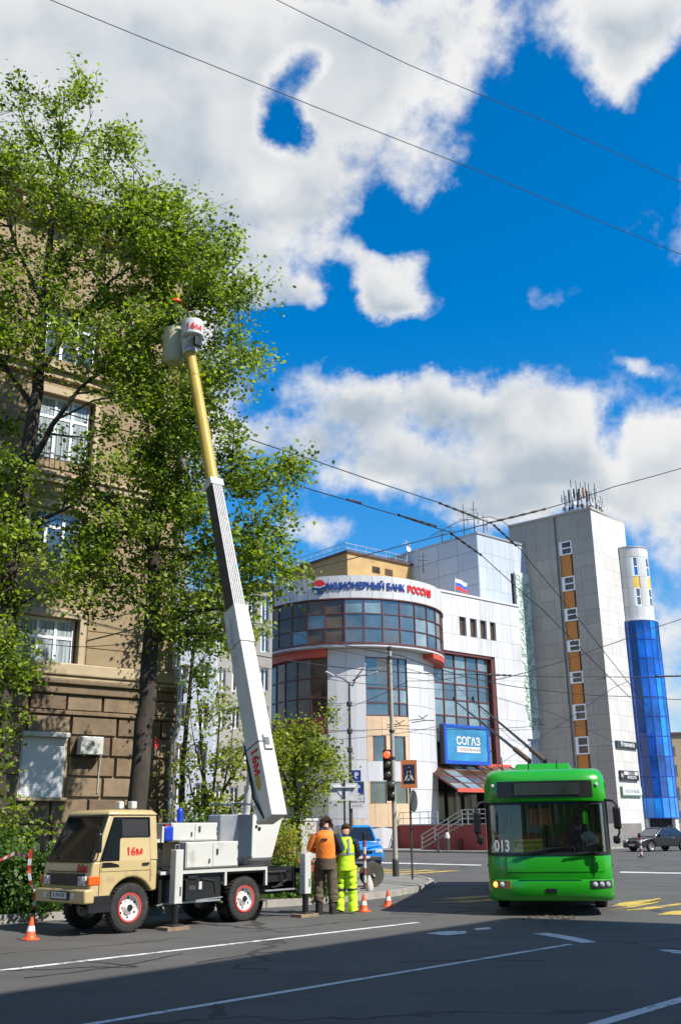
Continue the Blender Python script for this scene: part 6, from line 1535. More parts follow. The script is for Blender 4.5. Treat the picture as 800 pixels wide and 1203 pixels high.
hm = MB(); hm.loft([[tuple(sk+hu*h+sd4*(r*cos(a))+fd*(r*sin(a)-.012)) for a in [2*pi*i/16 for i in range(16)]] for h, r in ((.03, .095), (.07, .092), (.1, .07), (.115, .01))]); hm.build('hair', Mhair, p4, smooth=60)
# ------------------------------------------------------------ cars
def car(name, label, loc, rz, L, Wd, H, paint, bonnet=.9, belt=.92, van=False):
    t = thing(name, label, 'car', loc, rz); h = Wd/2; wr = .31; xf, xr = L*.18, L*.80
    def arc_(x): return [(x-wr*1.18*cos(a), .30+wr*1.2*sin(a)) for a in [pi*i/8 for i in range(9)]]
    top = [(L*.99, belt), (L*.985, .75)] if van else [(L*.97, belt-.02), (L, .75)]
    prof = [(.02, .22)]+arc_(xf)+arc_(xr)+[(L-.02, .24), (L, .5)]+top[::-1]+[(bonnet+.1, belt), (.22, belt-.17), (.03, belt-.30), (0, .45)]
    MB().prism(prof, 'y', -h, h).build('body', paint, t, bevel=.07, seg=3, smooth=45)
    wx0, wx1 = bonnet, bonnet+ (.75 if not van else .65); rx1 = L-(.12 if van else .55); rx0 = L-(.28 if van else 1.15)
    def rg(z, a, b_, i): return [(a, -h+i, z), (b_, -h+i, z), (b_, h-i, z), (a, h-i, z)]
    MB().loft([rg(belt-.03, wx0, rx1, .05), rg(H-.06, wx1, rx0, .20), rg(H, wx1+.15, rx0-.15, .30)]).build('roof', paint, t, bevel=.05, seg=3, smooth=45)
    g = mat('car_glass', (.012, .015, .017), .05, var=0, spec=1.0) if 'car_glass' not in bpy.data.materials else bpy.data.materials['car_glass']
    def sp(x, z, s):   # point on the sloped side
        f = (z-belt)/(H-.06-belt); return (x, s*(h-.05-.15*f+.006), z)
    z0, z1 = belt+.03, H-.10
    def ex(z, e): f = (z-belt+.03)/(H-.06-belt+.03); return (wx0+(wx1-wx0)*f) if e == 0 else (rx1+(rx0-rx1)*f)
    for s in (-1, 1):
        a0, a1, b0, b1 = ex(z0, 0)+.12, ex(z1, 0)+.10, ex(z0, 1)-.12, ex(z1, 1)-.1; m0, m1 = (a0+b0)/2, (a1+b1)/2
        for (p, q_, r_, u_) in ((a0, m0-.04, m1-.04, a1), (m0+.04, b0, b1, m1+.04)):
            MB().quad(sp(p, z0, s), sp(q_, z0, s), sp(r_, z1, s), sp(u_, z1, s)).build('side_window', g, t)
        MB().box(wx0+.35, wx0+.5, s*h-.02 if s > 0 else -h-.14, s*h+.14 if s > 0 else -h+.02, belt, belt+.13).build('mirror', paint, t, bevel=.03)
        MB().box(m0+.1, m0+.25, s*(h+.005)-.01, s*(h+.005)+.01, belt-.12, belt-.09).build('door_handle', M_steel, t)
    for e in (0, 1):
        i0 = .05+.02; d = -.008 if e == 0 else .008
        MB().quad((ex(z0, e)+d, -h+.16, z0), (ex(z0, e)+d, h-.16, z0), (ex(z1, e)+d, h-.27, z1), (ex(z1, e)+d, -h+.27, z1)).build('windscreen' if e == 0 else 'rear_window', g, t)
    Ml = bpy.data.materials['lamp_glass']
    for s in (-1, 1):
        MB().box(-.015, .18, s*(h-.22)-.17, s*(h-.22)+.17, .58, .74).build('headlight', Ml, t, bevel=.03); MB().box(L-.06, L+.015, s*(h-.15)-.10, s*(h-.15)+.1, .62, .82).build('tail_light', M_red, t, bevel=.02)
    MB().box(-.012, .05, -.38, .38, .56, .68).build('grille', M_black, t, bevel=.01); MB().box(-.03, .03, -h+.1, h-.1, .26, .44).build('bumper', M_dsteel if van else M_black, t, bevel=.03)
    MB().box(-.045, -.03, -.26, .26, .36, .46).build('number_plate', M_white3, t); MB().box(L+.0, L+.03, -h+.1, h-.1, .3, .45).build('rear_bumper', M_black, t, bevel=.02)
    MB().lathe([(.05, 0), (.05, -.008), (.035, -.008), (.035, 0)], 14, (-.014, 0, .62), 'x').build('badge', M_steel, t)
    rim = mat('alloy', (.4, .4, .42), .35, .7, var=.05) if 'alloy' not in bpy.data.materials else bpy.data.materials['alloy']
    for x in (xf, xr):
        for s in (-1, 1): wheel(t, x, s*(h-.11), .31, .31, .2, rim, side=s)
    return t
pb = mat('blue_car_paint', (.01, .20, .62), .25, var=.02, coat=.8); pk = mat('black_car_paint', (.005, .006, .010), .3, var=.02, coat=.3)
g = G(428, 1018.5); car('car', 'bright blue tall hatchback facing the crossing behind the two workers', (g[0], g[1], 0), radians(100), 4.2, 1.78, 1.78, pb, .95, 1.05, True)
g = G(759, 1000.5); car('car', 'black saloon parked below the blue glass tower', (g[0]-.9, g[1]-.1, 0), radians(90-62), 4.5, 1.75, 1.45, pk, 1.15, .92)

# ------------------------------------------------------------ cones, posts
Mcw = mat('cone_white', (.75, .74, .70), .6, var=.1); Mco = mat('cone_orange', (.85, .10, .025), .5, var=.12, dirt=(.45, .1, .05, .4), dirtscale=8)
def cone(px, py, label, tilt=0):
    g = G(px, py); t = thing('traffic_cone', label, 'cone', (g[0], g[1], 0), random.uniform(0, 1), 'orange traffic cones round the truck'); t.scale = (.8,)*3
    b = MB(); b.loft([[(.16*sx, .16*sy, z) for sx, sy in ((-1,-.6),(-.6,-1),(.6,-1),(1,-.6),(1,.6),(.6,1),(-.6,1),(-1,.6))] for z in (0, .025)]); b.build('base', Mco, t, bevel=.006)
    def r(z): return .115-(z-.02)/.40*.09
    MB().lathe([(.13, .02), (r(.04), .045), (r(.16), .16)], 20).build('lower_cone', Mco, t, smooth=50)
    MB().lathe([(r(.16)+.002, .16), (r(.26)+.002, .26)], 20).build('white_band', Mcw, t, smooth=50)
    MB().lathe([(r(.26), .26), (r(.42), .42), (.015, .425), (.001, .425)], 20).build('upper_cone', Mco, t, smooth=50)
cone(36, 1104, 'orange traffic cone in front of the truck at the left edge')
cone(427.5, 1071, 'orange traffic cone right beside the worker in lime')
cone(456, 1065, 'orange traffic cone standing alone in the road right of the workers')
def striped_post(px, py, h, label, r=.045):
    g = G(px, py); t = thing('striped_post', label, 'post', (g[0], g[1], .1)); Ms = [mat('post_red', (.22, .045, .04), .6, var=.2) if 'post_red' not in bpy.data.materials else bpy.data.materials['post_red'], M_wpaint]; n = 7
    for k in range(n): MB().cyl((0, 0, h*k/n), (0, 0, h*(k+1)/n-.002), r, n=14).build('band', Ms[k % 2], t, smooth=50)
    MB().lathe([(r*1.1, h), (r*1.2, h+.12), (r*.8, h+.2), (.001, h+.21)], 14).build('cap', M_black, t, smooth=50); MB().lathe([(.001, .0), (r*3, 0), (r*3, .04), (r, .06)], 16).build('foot', M_dsteel, t)
striped_post(429, 1050, 1.25, 'red and white striped post with a black top beside the leaning disc'); striped_post(753.5, 1010, .95, 'red and white striped post in the road left of the black saloon', .07)
g = G(437, 1047); t = thing('cable_reel', 'dark round cable reel standing on the pavement behind the striped post', 'reel', (g[0], g[1], .12), radians(25))
for y in (-.12, .12): MB().lathe([(.001, -.02), (.31, -.02), (.32, 0), (.31, .02), (.001, .02)], 32, (0, y, .32), 'y').build('flange', mat('reel_wood', (.045, .045, .03), .8, var=.3) if y < 0 else bpy.data.materials['reel_wood'], t, smooth=40)
MB().cyl((0, -.12, .32), (0, .12, .32), .2, n=20).build('drum', M_rubber, t, smooth=40); MB().lathe([(.001, 0), (.06, 0), (.06, -.03)], 14, (0, -.15, .32), 'y').build('hub', M_steel, t)
g = G(434, 1052); t = thing('white_sack', 'crumpled white sack lying against the striped post', 'sack', (g[0], g[1], .1)); b = MB()
b.loft([[((.09*r)*cos(a)*(1+.18*sin(3*a+i)), (.08*r)*sin(a)*(1+.15*cos(4*a+i)), z) for a in [2*pi*k/14 for k in range(14)]] for i, (z, r) in enumerate(((0, .8), (.06, 1.1), (.18, .95), (.3, .6), (.38, .25)))]); b.build('sack', M_wpaint, t, smooth=60)
# barrier tape by the truck
Mt = [mat('tape_red', (.6, .05, .03), .5, var=.05), M_white3]
def tape(pts, label, n=22, w=.06):
    P = [at(*p) for p in pts]; t = thing('barrier_tape', label, 'tape', P[0]); P = [p-P[0] for p in P]; T = sum((P[i+1]-P[i]).length for i in range(len(P)-1))
    def ev(d):
        for i in range(len(P)-1):
            l = (P[i+1]-P[i]).length
            if d <= l: return P[i].lerp(P[i+1], d/l)+Vector((0, 0, -.12*sin(pi*d/l)))
            d -= l
        return P[-1]
    ms = [MB(), MB()]
    for k in range(n):
        a, b = ev(T*k/n), ev(T*(k+1)/n); tw = .5*sin(k*.7); u_ = Vector((0, sin(tw), cos(tw)))*w/2; d_ = (b-a).normalized(); o_ = d_.cross(u_).normalized()*.0015
        if abs(d_.z) > .7: u_ = Vector((cos(tw), sin(tw), 0))*w/2; o_ = Vector((0, .0015, 0))
        ms[k % 2].add([a-u_, b-u_, b+u_, a+u_, a-u_+o_, b-u_+o_, b+u_+o_, a+u_+o_], [(0,1,2,3),(7,6,5,4),(0,4,5,1),(2,6,7,3)])
    for i in range(2): ms[i].build('tape_stripe', Mt[i], t)
tape([(-40, 1009, 18.9), (20, 1001, 18.6), (44, 993, 18.3)], 'red and white barrier tape stretched from the left edge to the truck mirror')
tape([(37, 998, 18.3), (34, 1020, 18.4), (43, 1044, 18.3), (40, 1066, 18.4)], 'red and white barrier tape hanging to the ground beside the truck front', 14)

# ------------------------------------------------------------ poles, lights and signs
def pole(name, label, cat, px, py, pxt, pyt, r0=.09, r1=.06, m=None):
    g = G(px, py, .12); D_ = g[1]; tp = at(pxt, pyt, D_); t = thing(name, label, cat, (g[0], g[1], .12)); h = tp.z-.12
    MB().cyl((0, 0, 0), (0, 0, h), r0, r1, 14).build('pole', m or M_steel, t, smooth=50); return t, D_, h, g
Mpale = mat('pole_paint', (.33, .30, .25), .6, var=.12, scale=4, dirt=(.2, .15, .1, .4), dirtscale=3)
t, D_, h, g = pole('traction_pole', 'tall slim traction pole rising in front of the bank window column', 'pole', 465, 1029.5, 461.5, 764, .085, .06, Mpale)
MB().lathe([(.07, h), (.1, h+.02), (.1, h+.12), (.001, h+.16)], 12).build('pole_cap', M_dsteel, t); MB().lathe([(.11, 0), (.11, .5), (.09, .55)], 14).build('pole_foot', M_dsteel, t)
for z in (h*.50, h*.62, h-.3): MB().lathe([(.09, z), (.1, z+.02), (.1, z+.08), (.09, z+.1)], 12).build('pole_band', M_dsteel, t)
# traffic light
tl_ = thing('traffic_light', 'traffic light showing red on the tall pole, with a second head turned sideways below', 'traffic light', (g[0]-.18, g[1]-.08, .12), 0)
def zat(py): return at(460, py, D_).z-.12
Mon = mat('signal_red_lit', (1, .06, .02), .3, var=0, emit=2.2); Mla = mat('signal_dark_lens', (.06, .06, .04), .2, var=.1)
z1, z0 = zat(881), zat(917)
hd = MB().box(-.16, .12, -.12, .08, z0, z1).build('signal_housing', M_black, tl_, bevel=.02)
for k in range(3):
    z = z1-(z1-z0)*(k+.5)/3; MB().lathe([(.001, -.02), (.10, -.01), (.12, .01)], 18, (-.02, -.13, z), 'y').build('lamp', Mon if k == 0 else Mla, hd, smooth=50)
    MB().lathe([(.135, 0), (.14, .12)], 14, (-.02, -.24, z), 'y', a0=-.2, a1=pi+.2).build('lamp_visor', M_black, hd)
z1, z0 = zat(917), zat(941)
hd = MB().box(-.05, .22, -.10, .12, z0, z1).build('signal_housing', M_dsteel, tl_, bevel=.02)
for k in range(2):
    z = z1-(z1-z0)*(k+.5)/2; MB().lathe([(.001, -.02), (.10, -.01), (.12, .01)], 18, (.10, -.11, z), 'y').build('lamp', Mla, hd, smooth=50); MB().lathe([(.125, 0), (.13, .14)], 14, (.10, -.24, z), 'y', a0=-.2, a1=pi+.2).build('lamp_visor', M_black, hd)
MB().box(.1, .2, .02, .12, z0+.1, z0+.2).box(.1, .2, .02, .12, z1+.4, z1+.5).build('bracket', M_dsteel, tl_)
# second pole with the crossing sign and the back of a round sign
t, D_, h, g = pole('sign_pole', 'thin steel sign pole right of the traffic light pole', 'pole', 484.5, 1033, 483.5, 893, .03, .03, M_dsteel)
def zq(py): return at(484, py, D_).z-.12
s = thing('crossing_sign', 'square pedestrian crossing sign in an orange border on the thin pole', 'sign', (g[0], g[1], .12), radians(-6)); a, b = zq(926), zq(893); w = (b-a)*.29
MB().box(-w, w, -.07, -.04, a, b).build('plate', mat('sign_orange', (.52, .16, .05), .6, var=.08), s); MB().box(-w*.72, w*.72, -.078, -.07, a+.14, b-.14).build('blue_field', mat('sign_navy', (.02, .02, .07), .5, var=.1), s)
m_ = (a+b)/2; MB().prism([(-w*.62, a+.22), (w*.62, a+.22), (0, b-.2)], 'y', -.084, -.078).build('white_triangle', M_wpaint, s)
wk = MB(); wk.lathe([(.001, 0), (.05, 0)], 10, (0.0, -.0865, m_+.14), 'y'); wk.beam((0, -.088, m_+.09), (-.01, -.088, m_-.06), .05, .004, (0, 1, 0)).beam((-.01, -.088, m_-.06), (-.10, -.088, m_-.24), .035, .004, (0, 1, 0)).beam((-.01, -.088, m_-.06), (.09, -.088, m_-.24), .035, .004, (0, 1, 0)).beam((0, -.088, m_+.07), (.09, -.088, m_-.03), .025, .004, (0, 1, 0)).beam((0, -.088, m_+.07), (-.08, -.088, m_-.03), .025, .004, (0, 1, 0))
wk.build('walking_figure', M_black, s)
for k in range(3): MB().box(-.14+k*.11, -.07+k*.11, -.087, -.084, a+.19, a+.24).build('stripe', M_black, s)
s = thing('round_sign', 'grey back of a round road sign below the crossing sign', 'sign', (g[0]+.06, g[1], .12), radians(65)); zz = (zq(929)+zq(953))/2
MB().lathe([(.001, -.012), (.33, -.012), (.34, 0), (.33, .012), (.001, .012)], 28, (0, -.05, zz), 'y').build('plate', M_dsteel, s); MB().box(-.2, .2, -.04, -.02, zz-.03, zz+.03).build('clamp', M_steel, s)
# street lamp with parking signs
t, D_, h, g = pole('street_lamp', 'slender street lamp with branching arms between the tree and the tall pole', 'street lamp', 413, 1014, 413.5, 802, .10, .05, M_dsteel)
A_ = lambda px, py: at(px, py, D_)-Vector((g[0], g[1], .12))
for k, (px, py) in enumerate([(392, 794), (424, 789), (433, 793)]):
    e = A_(px, py); a0 = A_(414, 806 if k != 2 else 800); MB().tube([a0, a0.lerp(e, .5)+Vector((0, 0, .12)), e], [.035, .03, .025], 8).build('arm', M_dsteel, t)
    MB().beam(tuple(e-(e-a0).normalized()*.05), tuple(e+(e-a0).normalized()*.45), .16, .09).build('lantern', M_steel, t, bevel=.03)
for py in (830, 862, 884): z = A_(413, py).z; MB().lathe([(.09, z), (.13, z+.05), (.13, z+.2), (.09, z+.25)], 12).build('pole_band', M_dsteel, t)
def zr(py): return at(413, py, D_).z-.12
Mpb = mat('sign_parking_blue', (.01, .03, .22), .45, var=.05)
for k, (ya, yb, dx, lab) in enumerate([(905, 918, .28, 'blue parking sign with a white P, upper of two on the lamp post'), (920, 932, .36, 'blue parking sign, lower of two on the lamp post')]):
    s = thing('parking_sign', lab, 'sign', (g[0]+dx, g[1]-.12, .12), 0, 'parking signs'); a, b = zr(yb), zr(ya)
    w = (b-a)*.42; MB().box(-w, w, -.03, 0, a, b).build('plate', Mpb, s); txt('P', (b-a)*.72, 'letter', M_white3, s, (-.0, -.035, (a+b)/2), (pi/2, 0, 0), .008, .01)
s = thing('info_plate', 'small white plates with faint writing under the parking signs', 'sign', (g[0]+.30, g[1]-.12, .12)); a, b = zr(950), zr(934)
MB().box(-.30, .3, -.03, 0, (a+b)/2+.02, b).box(-.30, .3, -.03, 0, a, (a+b)/2-.02).build('plate', M_white2, s)
for k in range(4): MB().box(-.22, .22-.05*(k % 2), -.034, -.03, a+.10+k*.16, a+.14+k*.16).build('print_line', M_steel, s)
# give way sign seen from behind, on its own pole
t, D_, h, g = pole('sign_pole', 'thin pole with the back of a give way sign behind the two workers', 'pole', 406, 1046, 407.5, 916, .028, .028, M_dsteel)
s = thing('give_way_sign', 'pale back of a square backed give way sign left of the parking signs', 'sign', (g[0], g[1], .12), radians(4)); zq2 = lambda py: at(407, py, D_).z-.12
a, b = zq2(946), zq2(920); MB().box(-.36, .36, .03, .045, a+.12, b).build('backing_plate', M_white2, s); MB().prism([(-.32, b-.06), (.32, b-.06), (0, a+.16)], 'y', .015, .03).build('triangle', mat('sign_back_grey', (.60, .64, .68), .5), s)
for z in (b-.12, b-.45): MB().box(-.3, .3, -.035, .015, z, z+.03).build('clamp', M_white2, s)
# low beige wall and orange things behind the truck
def lowall():
    a = at(318, 1000, 44); b = at(475, 1000, 52); F = Fac((a.x, a.y), math.degrees(atan2(b.x-a.x, b.y-a.y))); t = F.root('garden_wall', 'low pale beige wall running behind the blue car', 'wall'); L = F.u(372, 980)
    zt = F.z(360, 964)
    for k in range(5): MB().box(L*k/5+.01, L*(k+1)/5-.01, 0, .25, 0, zt).build('wall_panel', M_flat, t)
    MB().box(-.1, L+.05, -.05, .3, zt, zt+.09).build('coping', M_white3, t)
lowall()
Mbr = mat('orange_brick', (.48, .13, .06), .8, var=.2, scale=5)
for (xa, xb, ya, yb, Y, lab) in ((323, 346, 979, 1008, 27.5, 'faded orange planter box behind the turret of the truck, upper one'), (352, 371, 1014, 1046, 25.2, 'faded orange planter box between the outrigger and the workers, lower one')):
    a, b = at(xa, yb, Y), at(xb, ya, Y); t = thing('planter', lab, 'planter', (a.x, Y, .12), radians(8), 'orange planters'); w, hh = b.x-a.x, b.z
    if hh > 1.2: MB().box(.1, w-.1, .1, .5, 0, a.z).build('stand', M_dsteel, t)
    z0 = a.z-.12 if hh > 1.2 else 0
    MB().box(0, w, 0, .6, z0, hh-.12).build('box', Mbr, t, bevel=.02); MB().box(-.03, w+.03, -.03, .63, hh-.12, hh-.06).build('rim', Mbr, t, bevel=.01); MB().box(.05, w-.05, .05, .55, hh-.06, hh-.05).build('earth', M_soil, t)
# ------------------------------------------------------------ foliage
def leafmesh(name, P, size, m, parent, droop=.5, tone=None, up_bias=.9):
    n = len(P); P = np.asarray(P, dtype=np.float32)
    c = rng.normal(size=(n, 3))+np.array([.35, -.35, up_bias]); c /= np.linalg.norm(c, axis=1)[:, None]
    a = rng.normal(size=(n, 3)); a[:, 2] -= droop; a -= c*(a*c).sum(1)[:, None]; a /= np.linalg.norm(a, axis=1)[:, None]; b = np.cross(c, a)
    L = (size*rng.uniform(.5, 1.35, n))[:, None]; Wd = L*rng.uniform(.36, .50, (n, 1)); up = c*L*rng.uniform(.03, .16, (n, 1))
    v = np.stack([P, P+a*L*.40+b*Wd+up, P+a*L, P+a*L*.40-b*Wd+up], 1).reshape(-1, 3)
    i = np.arange(n)*4; f = np.stack([i, i+1, i+2, i, i+2, i+3], 1).reshape(-1)
    me = bpy.data.meshes.new(name); me.vertices.add(n*4); me.vertices.foreach_set('co', v.astype(np.float32).ravel())
    me.loops.add(n*6); me.loops.foreach_set('vertex_index', f.astype(np.int32)); me.polygons.add(n*2); me.polygons.foreach_set('loop_start', np.arange(n*2, dtype=np.int32)*3)
    me.materials.append(m); me.update(calc_edges=True)
    at_ = me.attributes.new('tone', 'FLOAT', 'POINT'); tn = np.clip(rng.normal(.5, .27, n)+(0 if tone is None else tone), 0, 1); at_.data.foreach_set('value', np.repeat(tn, 4).astype(np.float32))
    o = link(name, me, parent); o['kind'] = 'stuff'; return o
def inpoly(x, y, poly):
    c = False; j = len(poly)-1
    for i in range(len(poly)):
        if (poly[i][1] > y) != (poly[j][1] > y) and x < (poly[j][0]-poly[i][0])*(y-poly[i][1])/(poly[j][1]-poly[i][1])+poly[i][0]: c = not c
        j = i
    return c
def limbs(pts, radii, m, parent, name='limb', n=10):
    P = [pts[0]]; R_ = [radii[0]]
    for i in range(len(pts)-1):
        for k in range(1, 5): t = k/4; P.append(pts[i].lerp(pts[i+1], t)+Vector(rng.normal(0, radii[i]*.10, 3))); R_.append(radii[i]+(radii[i+1]-radii[i])*t)
    return MB().tube(P, R_, n).build(name, m, parent, smooth=70)
def crown_tree(name, label, cat, base, trunk, poly, Y, dY, ntw, nleaf, size, lm, bark, limbs_px=(), holes=(), sag=.25, group=None, spread=.17, bias=0):
    """trunk: [(point, radius)]; poly: the crown's outline as it stands at depth Y; twigs fill it through its thickness dY"""
    t = thing(name, label, cat, base, 0, group); B = Vector(base)
    tp = [p-B for p, r in trunk]; tr = [r for p, r in trunk]; limbs(tp, tr, bark, t, 'trunk', 14)
    sk = []
    def dens(pts, rad):
        for i in range(len(pts)-1):
            for k in range(6): sk.append((pts[i].lerp(pts[i+1], k/6), rad[i]))
    dens(tp[1:], tr[1:])
    for pts, r in limbs_px:
        pts = [at(*p)-B for p in pts]; rr = [r*(1-.8*i/(len(pts)-1)) for i in range(len(pts))]; limbs(pts, rr, bark, t, 'limb', 7); dens(pts, rr)
    xs = [p[0] for p in poly]; ys = [p[1] for p in poly]; tips = []; cen = []
    # clumps first, then twigs inside clumps: leaves gather and leave gaps
    ncl = ntw//7
    while len(cen) < ncl:
        x, y = rng.uniform(min(xs), max(xs)), rng.uniform(min(ys), max(ys))
        if not inpoly(x, y, poly): continue
        if any(((x-h[0])/h[2])**2+((y-h[1])/h[3])**2 < 1 and rng.random() < h[4] for h in holes): continue
        cen.append(at(x, y, Y+np.clip(rng.normal(-.15, dY), -1.25*dY, .62*dY))-B)
    skp = np.array([tuple(s[0]) for s in sk]); tw = MB(); pts_leaf = []; tones = []
    br = MB(); twn = 0
    for c in cen:
        d2 = ((skp-np.array(c))**2).sum(1)+ (np.maximum(0, skp[:, 2]-c.z+.6)**2)*3
        k = int(np.argmin(d2)); s = sk[k][0]; dist = (c-s).length; r0 = min(sk[k][1]*.6, .010+.011*dist)
        mid = s.lerp(c, .5)+Vector((0, 0, dist*.10))+Vector(rng.normal(0, .08*dist+.02, 3)); ip = [s, s.lerp(mid, .55)+Vector(rng.normal(0, .03, 3)), mid, mid.lerp(c, .6)+Vector(rng.normal(0, .05, 3)), c]
        br.tube(ip, [r0, r0*.85, r0*.65, r0*.45, r0*.25], 4, caps=False)
        ct = rng.normal(0, .10)
        for j in range(7):
            o = ip[rng.integers(2, 5)]; tip = c+Vector(rng.normal(0, .42, 3))*Vector((1, 1, .75)); tip.z -= sag*rng.random()
            m_ = o.lerp(tip, .5)+Vector(rng.normal(0, .05, 3)); tw.tube([o, m_, tip], [.011, .008, .004], 3, caps=False)
            n = int(nleaf*rng.uniform(.5, 1.5)); q = rng.random(n)**.7; m3, t3, o3 = np.array(m_), np.array(tip), np.array(o)
            pos = np.where(q[:, None] < .5, o3+(m3-o3)*q[:, None]*2, m3+(t3-m3)*(q[:, None]*2-1))+rng.normal(0, spread, (n, 3)); pts_leaf.append(pos); tones.append(np.full(n, ct+bias))
    tag(br.build('branches', bark, t, smooth=70, fix=False), kind='stuff'); tag(tw.build('twigs', bark, t, fix=False), kind='stuff')
    leafmesh('crown', np.concatenate(pts_leaf), size, lm, t, tone=np.concatenate(tones)); return t
# tall tree behind the truck (trunk leans to the right)
Y1 = 25.2
def TP(L): return [(at(px, py, Y), r) for (px, py, Y, r) in L]
gb = at(158, 1010, 24.4); gb.z = .1
crown_tree('street_tree', 'tall spring tree with a leaning dark trunk rising behind the truck cab', 'tree', tuple(gb),
    [(Vector((gb.x-.1, gb.y, .05)), .30)]+TP([(160, 940, 24.4, .235), (171, 850, 24.6, .225), (178, 760, 24.8, .205), (180, 690, 25, .19), (184, 600, 25.2, .15), (190, 500, 25.4, .12), (196, 400, 25.5, .09), (205, 300, 25.6, .05), (212, 240, 25.6, .02)]),
    [(150,225),(180,205),(222,235),(262,272),(290,300),(298,350),(282,385),(304,430),(275,468),(262,500),(320,515),(362,542),(326,565),(345,592),(318,604),(352,650),(384,690),(372,714),(335,705),(318,742),(285,752),(232,742),(212,772),(190,712),(150,700),(112,722),(78,700),(100,620),(120,560),(140,420),(132,300)],
    Y1, 1.25, 1380, 35, .117, M_leaf, M_bark,
    [([(180,690,25),(215,655,25.2),(250,640,25.4),(300,650,25.6),(350,680,25.8)], .10), ([(184,620,25.2),(230,590,25.6),(280,560,25.9),(345,545,26)], .08), ([(188,520,25.4),(225,470,25.5),(262,440,25.6),(292,420,25.6)], .07), ([(196,400,25.5),(235,350,25.2),(270,320,25),(285,305,25)], .06),
     ([(182,650,25.1),(150,610,24.6),(120,580,24.2),(100,560,24)], .08), ([(190,480,25.4),(165,420,25),(150,360,24.8)], .06), ([(179,720,24.9),(140,690,24.4),(105,690,24)], .06), ([(180,760,24.8),(215,720,25.3),(250,715,25.6),(300,720,25.8)], .06), ([(200,340,25.6),(175,290,25.4),(165,240,25.3)], .04)],
    holes=[(130,560,22,45,.6),(255,560,16,60,.3),(75,500,26,42,.8),(62,628,24,36,.8),(150,500,22,30,.5),(135,660,25,22,.5),(212,380,14,45,.85),(235,470,12,60,.5),(268,590,26,22,.8),(322,560,20,26,.7),(275,480,22,40,.6),(345,670,40,70,.4),(240,700,30,50,.5)])
gb = at(-8, 1010, 24.2); gb.z = .1
crown_tree('street_tree', 'tallest spring tree at the left edge, its crown reaching highest', 'tree', tuple(gb),
    [(Vector((gb.x, gb.y, .05)), .36)]+TP([(-6, 900, 24.2, .27), (4, 780, 24.3, .25), (14, 660, 24.4, .22), (28, 570, 24.5, .20), (44, 460, 24.6, .16), (52, 360, 24.8, .12), (62, 260, 25, .08), (72, 170, 25, .04), (76, 110, 25, .015)]),
    [(0,130),(18,98),(45,105),(62,92),(78,86),(108,96),(122,132),(165,136),(162,170),(150,196),(190,196),(214,222),(206,262),(215,330),(190,420),(160,520),(120,560),(150,640),(110,690),(60,695),(30,735),(0,770),(-70,800),(-130,500),(-110,240),(-50,130)],
    24.8, 1.3, 1620, 35, .117, M_leaf, M_bark,
    [([(14,660,24.4),(50,610,24.3),(95,590,24.2),(130,600,24.2)], .08), ([(30,560,24.5),(62,500,24.3),(95,455,24.2),(130,430,24.2)], .10), ([(46,440,24.6),(85,380,24.8),(130,330,24.8),(175,300,24.8)], .09), ([(56,330,24.8),(100,270,25),(150,230,25),(195,215,25)], .07),
     ([(52,360,24.8),(20,290,25),(-5,220,25)], .07), ([(64,240,25),(90,180,25),(110,130,25)], .04), ([(20,620,24.4),(-30,560,24.4),(-80,480,24.4)], .10), ([(68,200,25),(40,150,25),(28,110,25)], .03), ([(10,720,24.3),(40,700,24),(80,690,24)], .05), ([(40,480,24.6),(0,420,24.6),(-50,330,24.8)], .08)],
    holes=[(76,502,32,44,.88),(62,628,28,38,.88),(52,758,32,36,.97),(135,560,30,40,.6),(20,480,16,60,.35)])
# low leafy branches at the left edge, in front of the stone wall
gb = at(-25, 1040, 22.6); gb.z = .15
crown_tree('young_tree', 'young leafy tree leaning in at the left edge beside the roller shutter', 'tree', tuple(gb),
    [(Vector(gb), .08)]+TP([(-20, 960, 22.6, .07), (-12, 860, 22.6, .05), (0, 760, 22.6, .03)]),
    [(-60,690),(20,720),(30,760),(48,800),(34,830),(22,870),(14,900),(30,940),(48,965),(40,1000),(-60,1010)], 22.7, .5, 210, 30, .117, M_leaf, M_bark,
    [([(-16,900,22.6),(10,880,22.6),(24,860,22.6)], .03), ([(-20,960,22.6),(10,950,22.5),(38,965,22.5)], .03)], holes=[(52,758,28,36,.9)])
# shrubs along the kerb on the left
def shrub(label, x0, x1, y0, y1, Y, n, lm, size=.085, cat='bush', name='shrub', group='shrubs along the kerb'):
    b = at((x0+x1)/2, y1, Y); b.z = .15; t = thing(name, label, cat, tuple(b), 0, group); pl = []; st = MB()
    for i in range(n):
        px, py = x0+(x1-x0)*rng.random(), y0+(y1-y0)*rng.random()**.8; 
        k = ((px-(x0+x1)/2)/((x1-x0)/2)); py = max(py, y0+(y1-y0)*.35*abs(k)**2)
        c = at(px, py, Y+rng.normal(0, .35))-Vector(b); root = Vector((c.x*.35+rng.normal(0, .08), c.y*.3, 0)); st.tube([root, root.lerp(c, .6)+Vector(rng.normal(0, .05, 3)), c], [.012, .008, .003], 4, caps=False); pl.append(np.array(c)+rng.normal(0, .13, (26, 3)))
    tag(st.build('stems', M_barkl, t, fix=False), kind='stuff'); P = np.concatenate(pl); P[:, 2] = np.maximum(P[:, 2], .02); leafmesh('foliage', P, size, lm, t)
shrub('leafy green shrub at the kerb left of the truck, nearest the left edge', -45, 22, 985, 1066, 21.2, 300, M_leafD)
shrub('leafy green shrub at the kerb just left of the truck front', 12, 62, 1000, 1066, 20.9, 230, M_leafD)
shrub('low green plants showing under the truck front', 85, 135, 1035, 1068, 21.5, 90, M_leafD, .06)
shrub('green plants behind the rear wheel of the truck', 195, 345, 1018, 1052, 25.5, 260, M_leafD, .07)
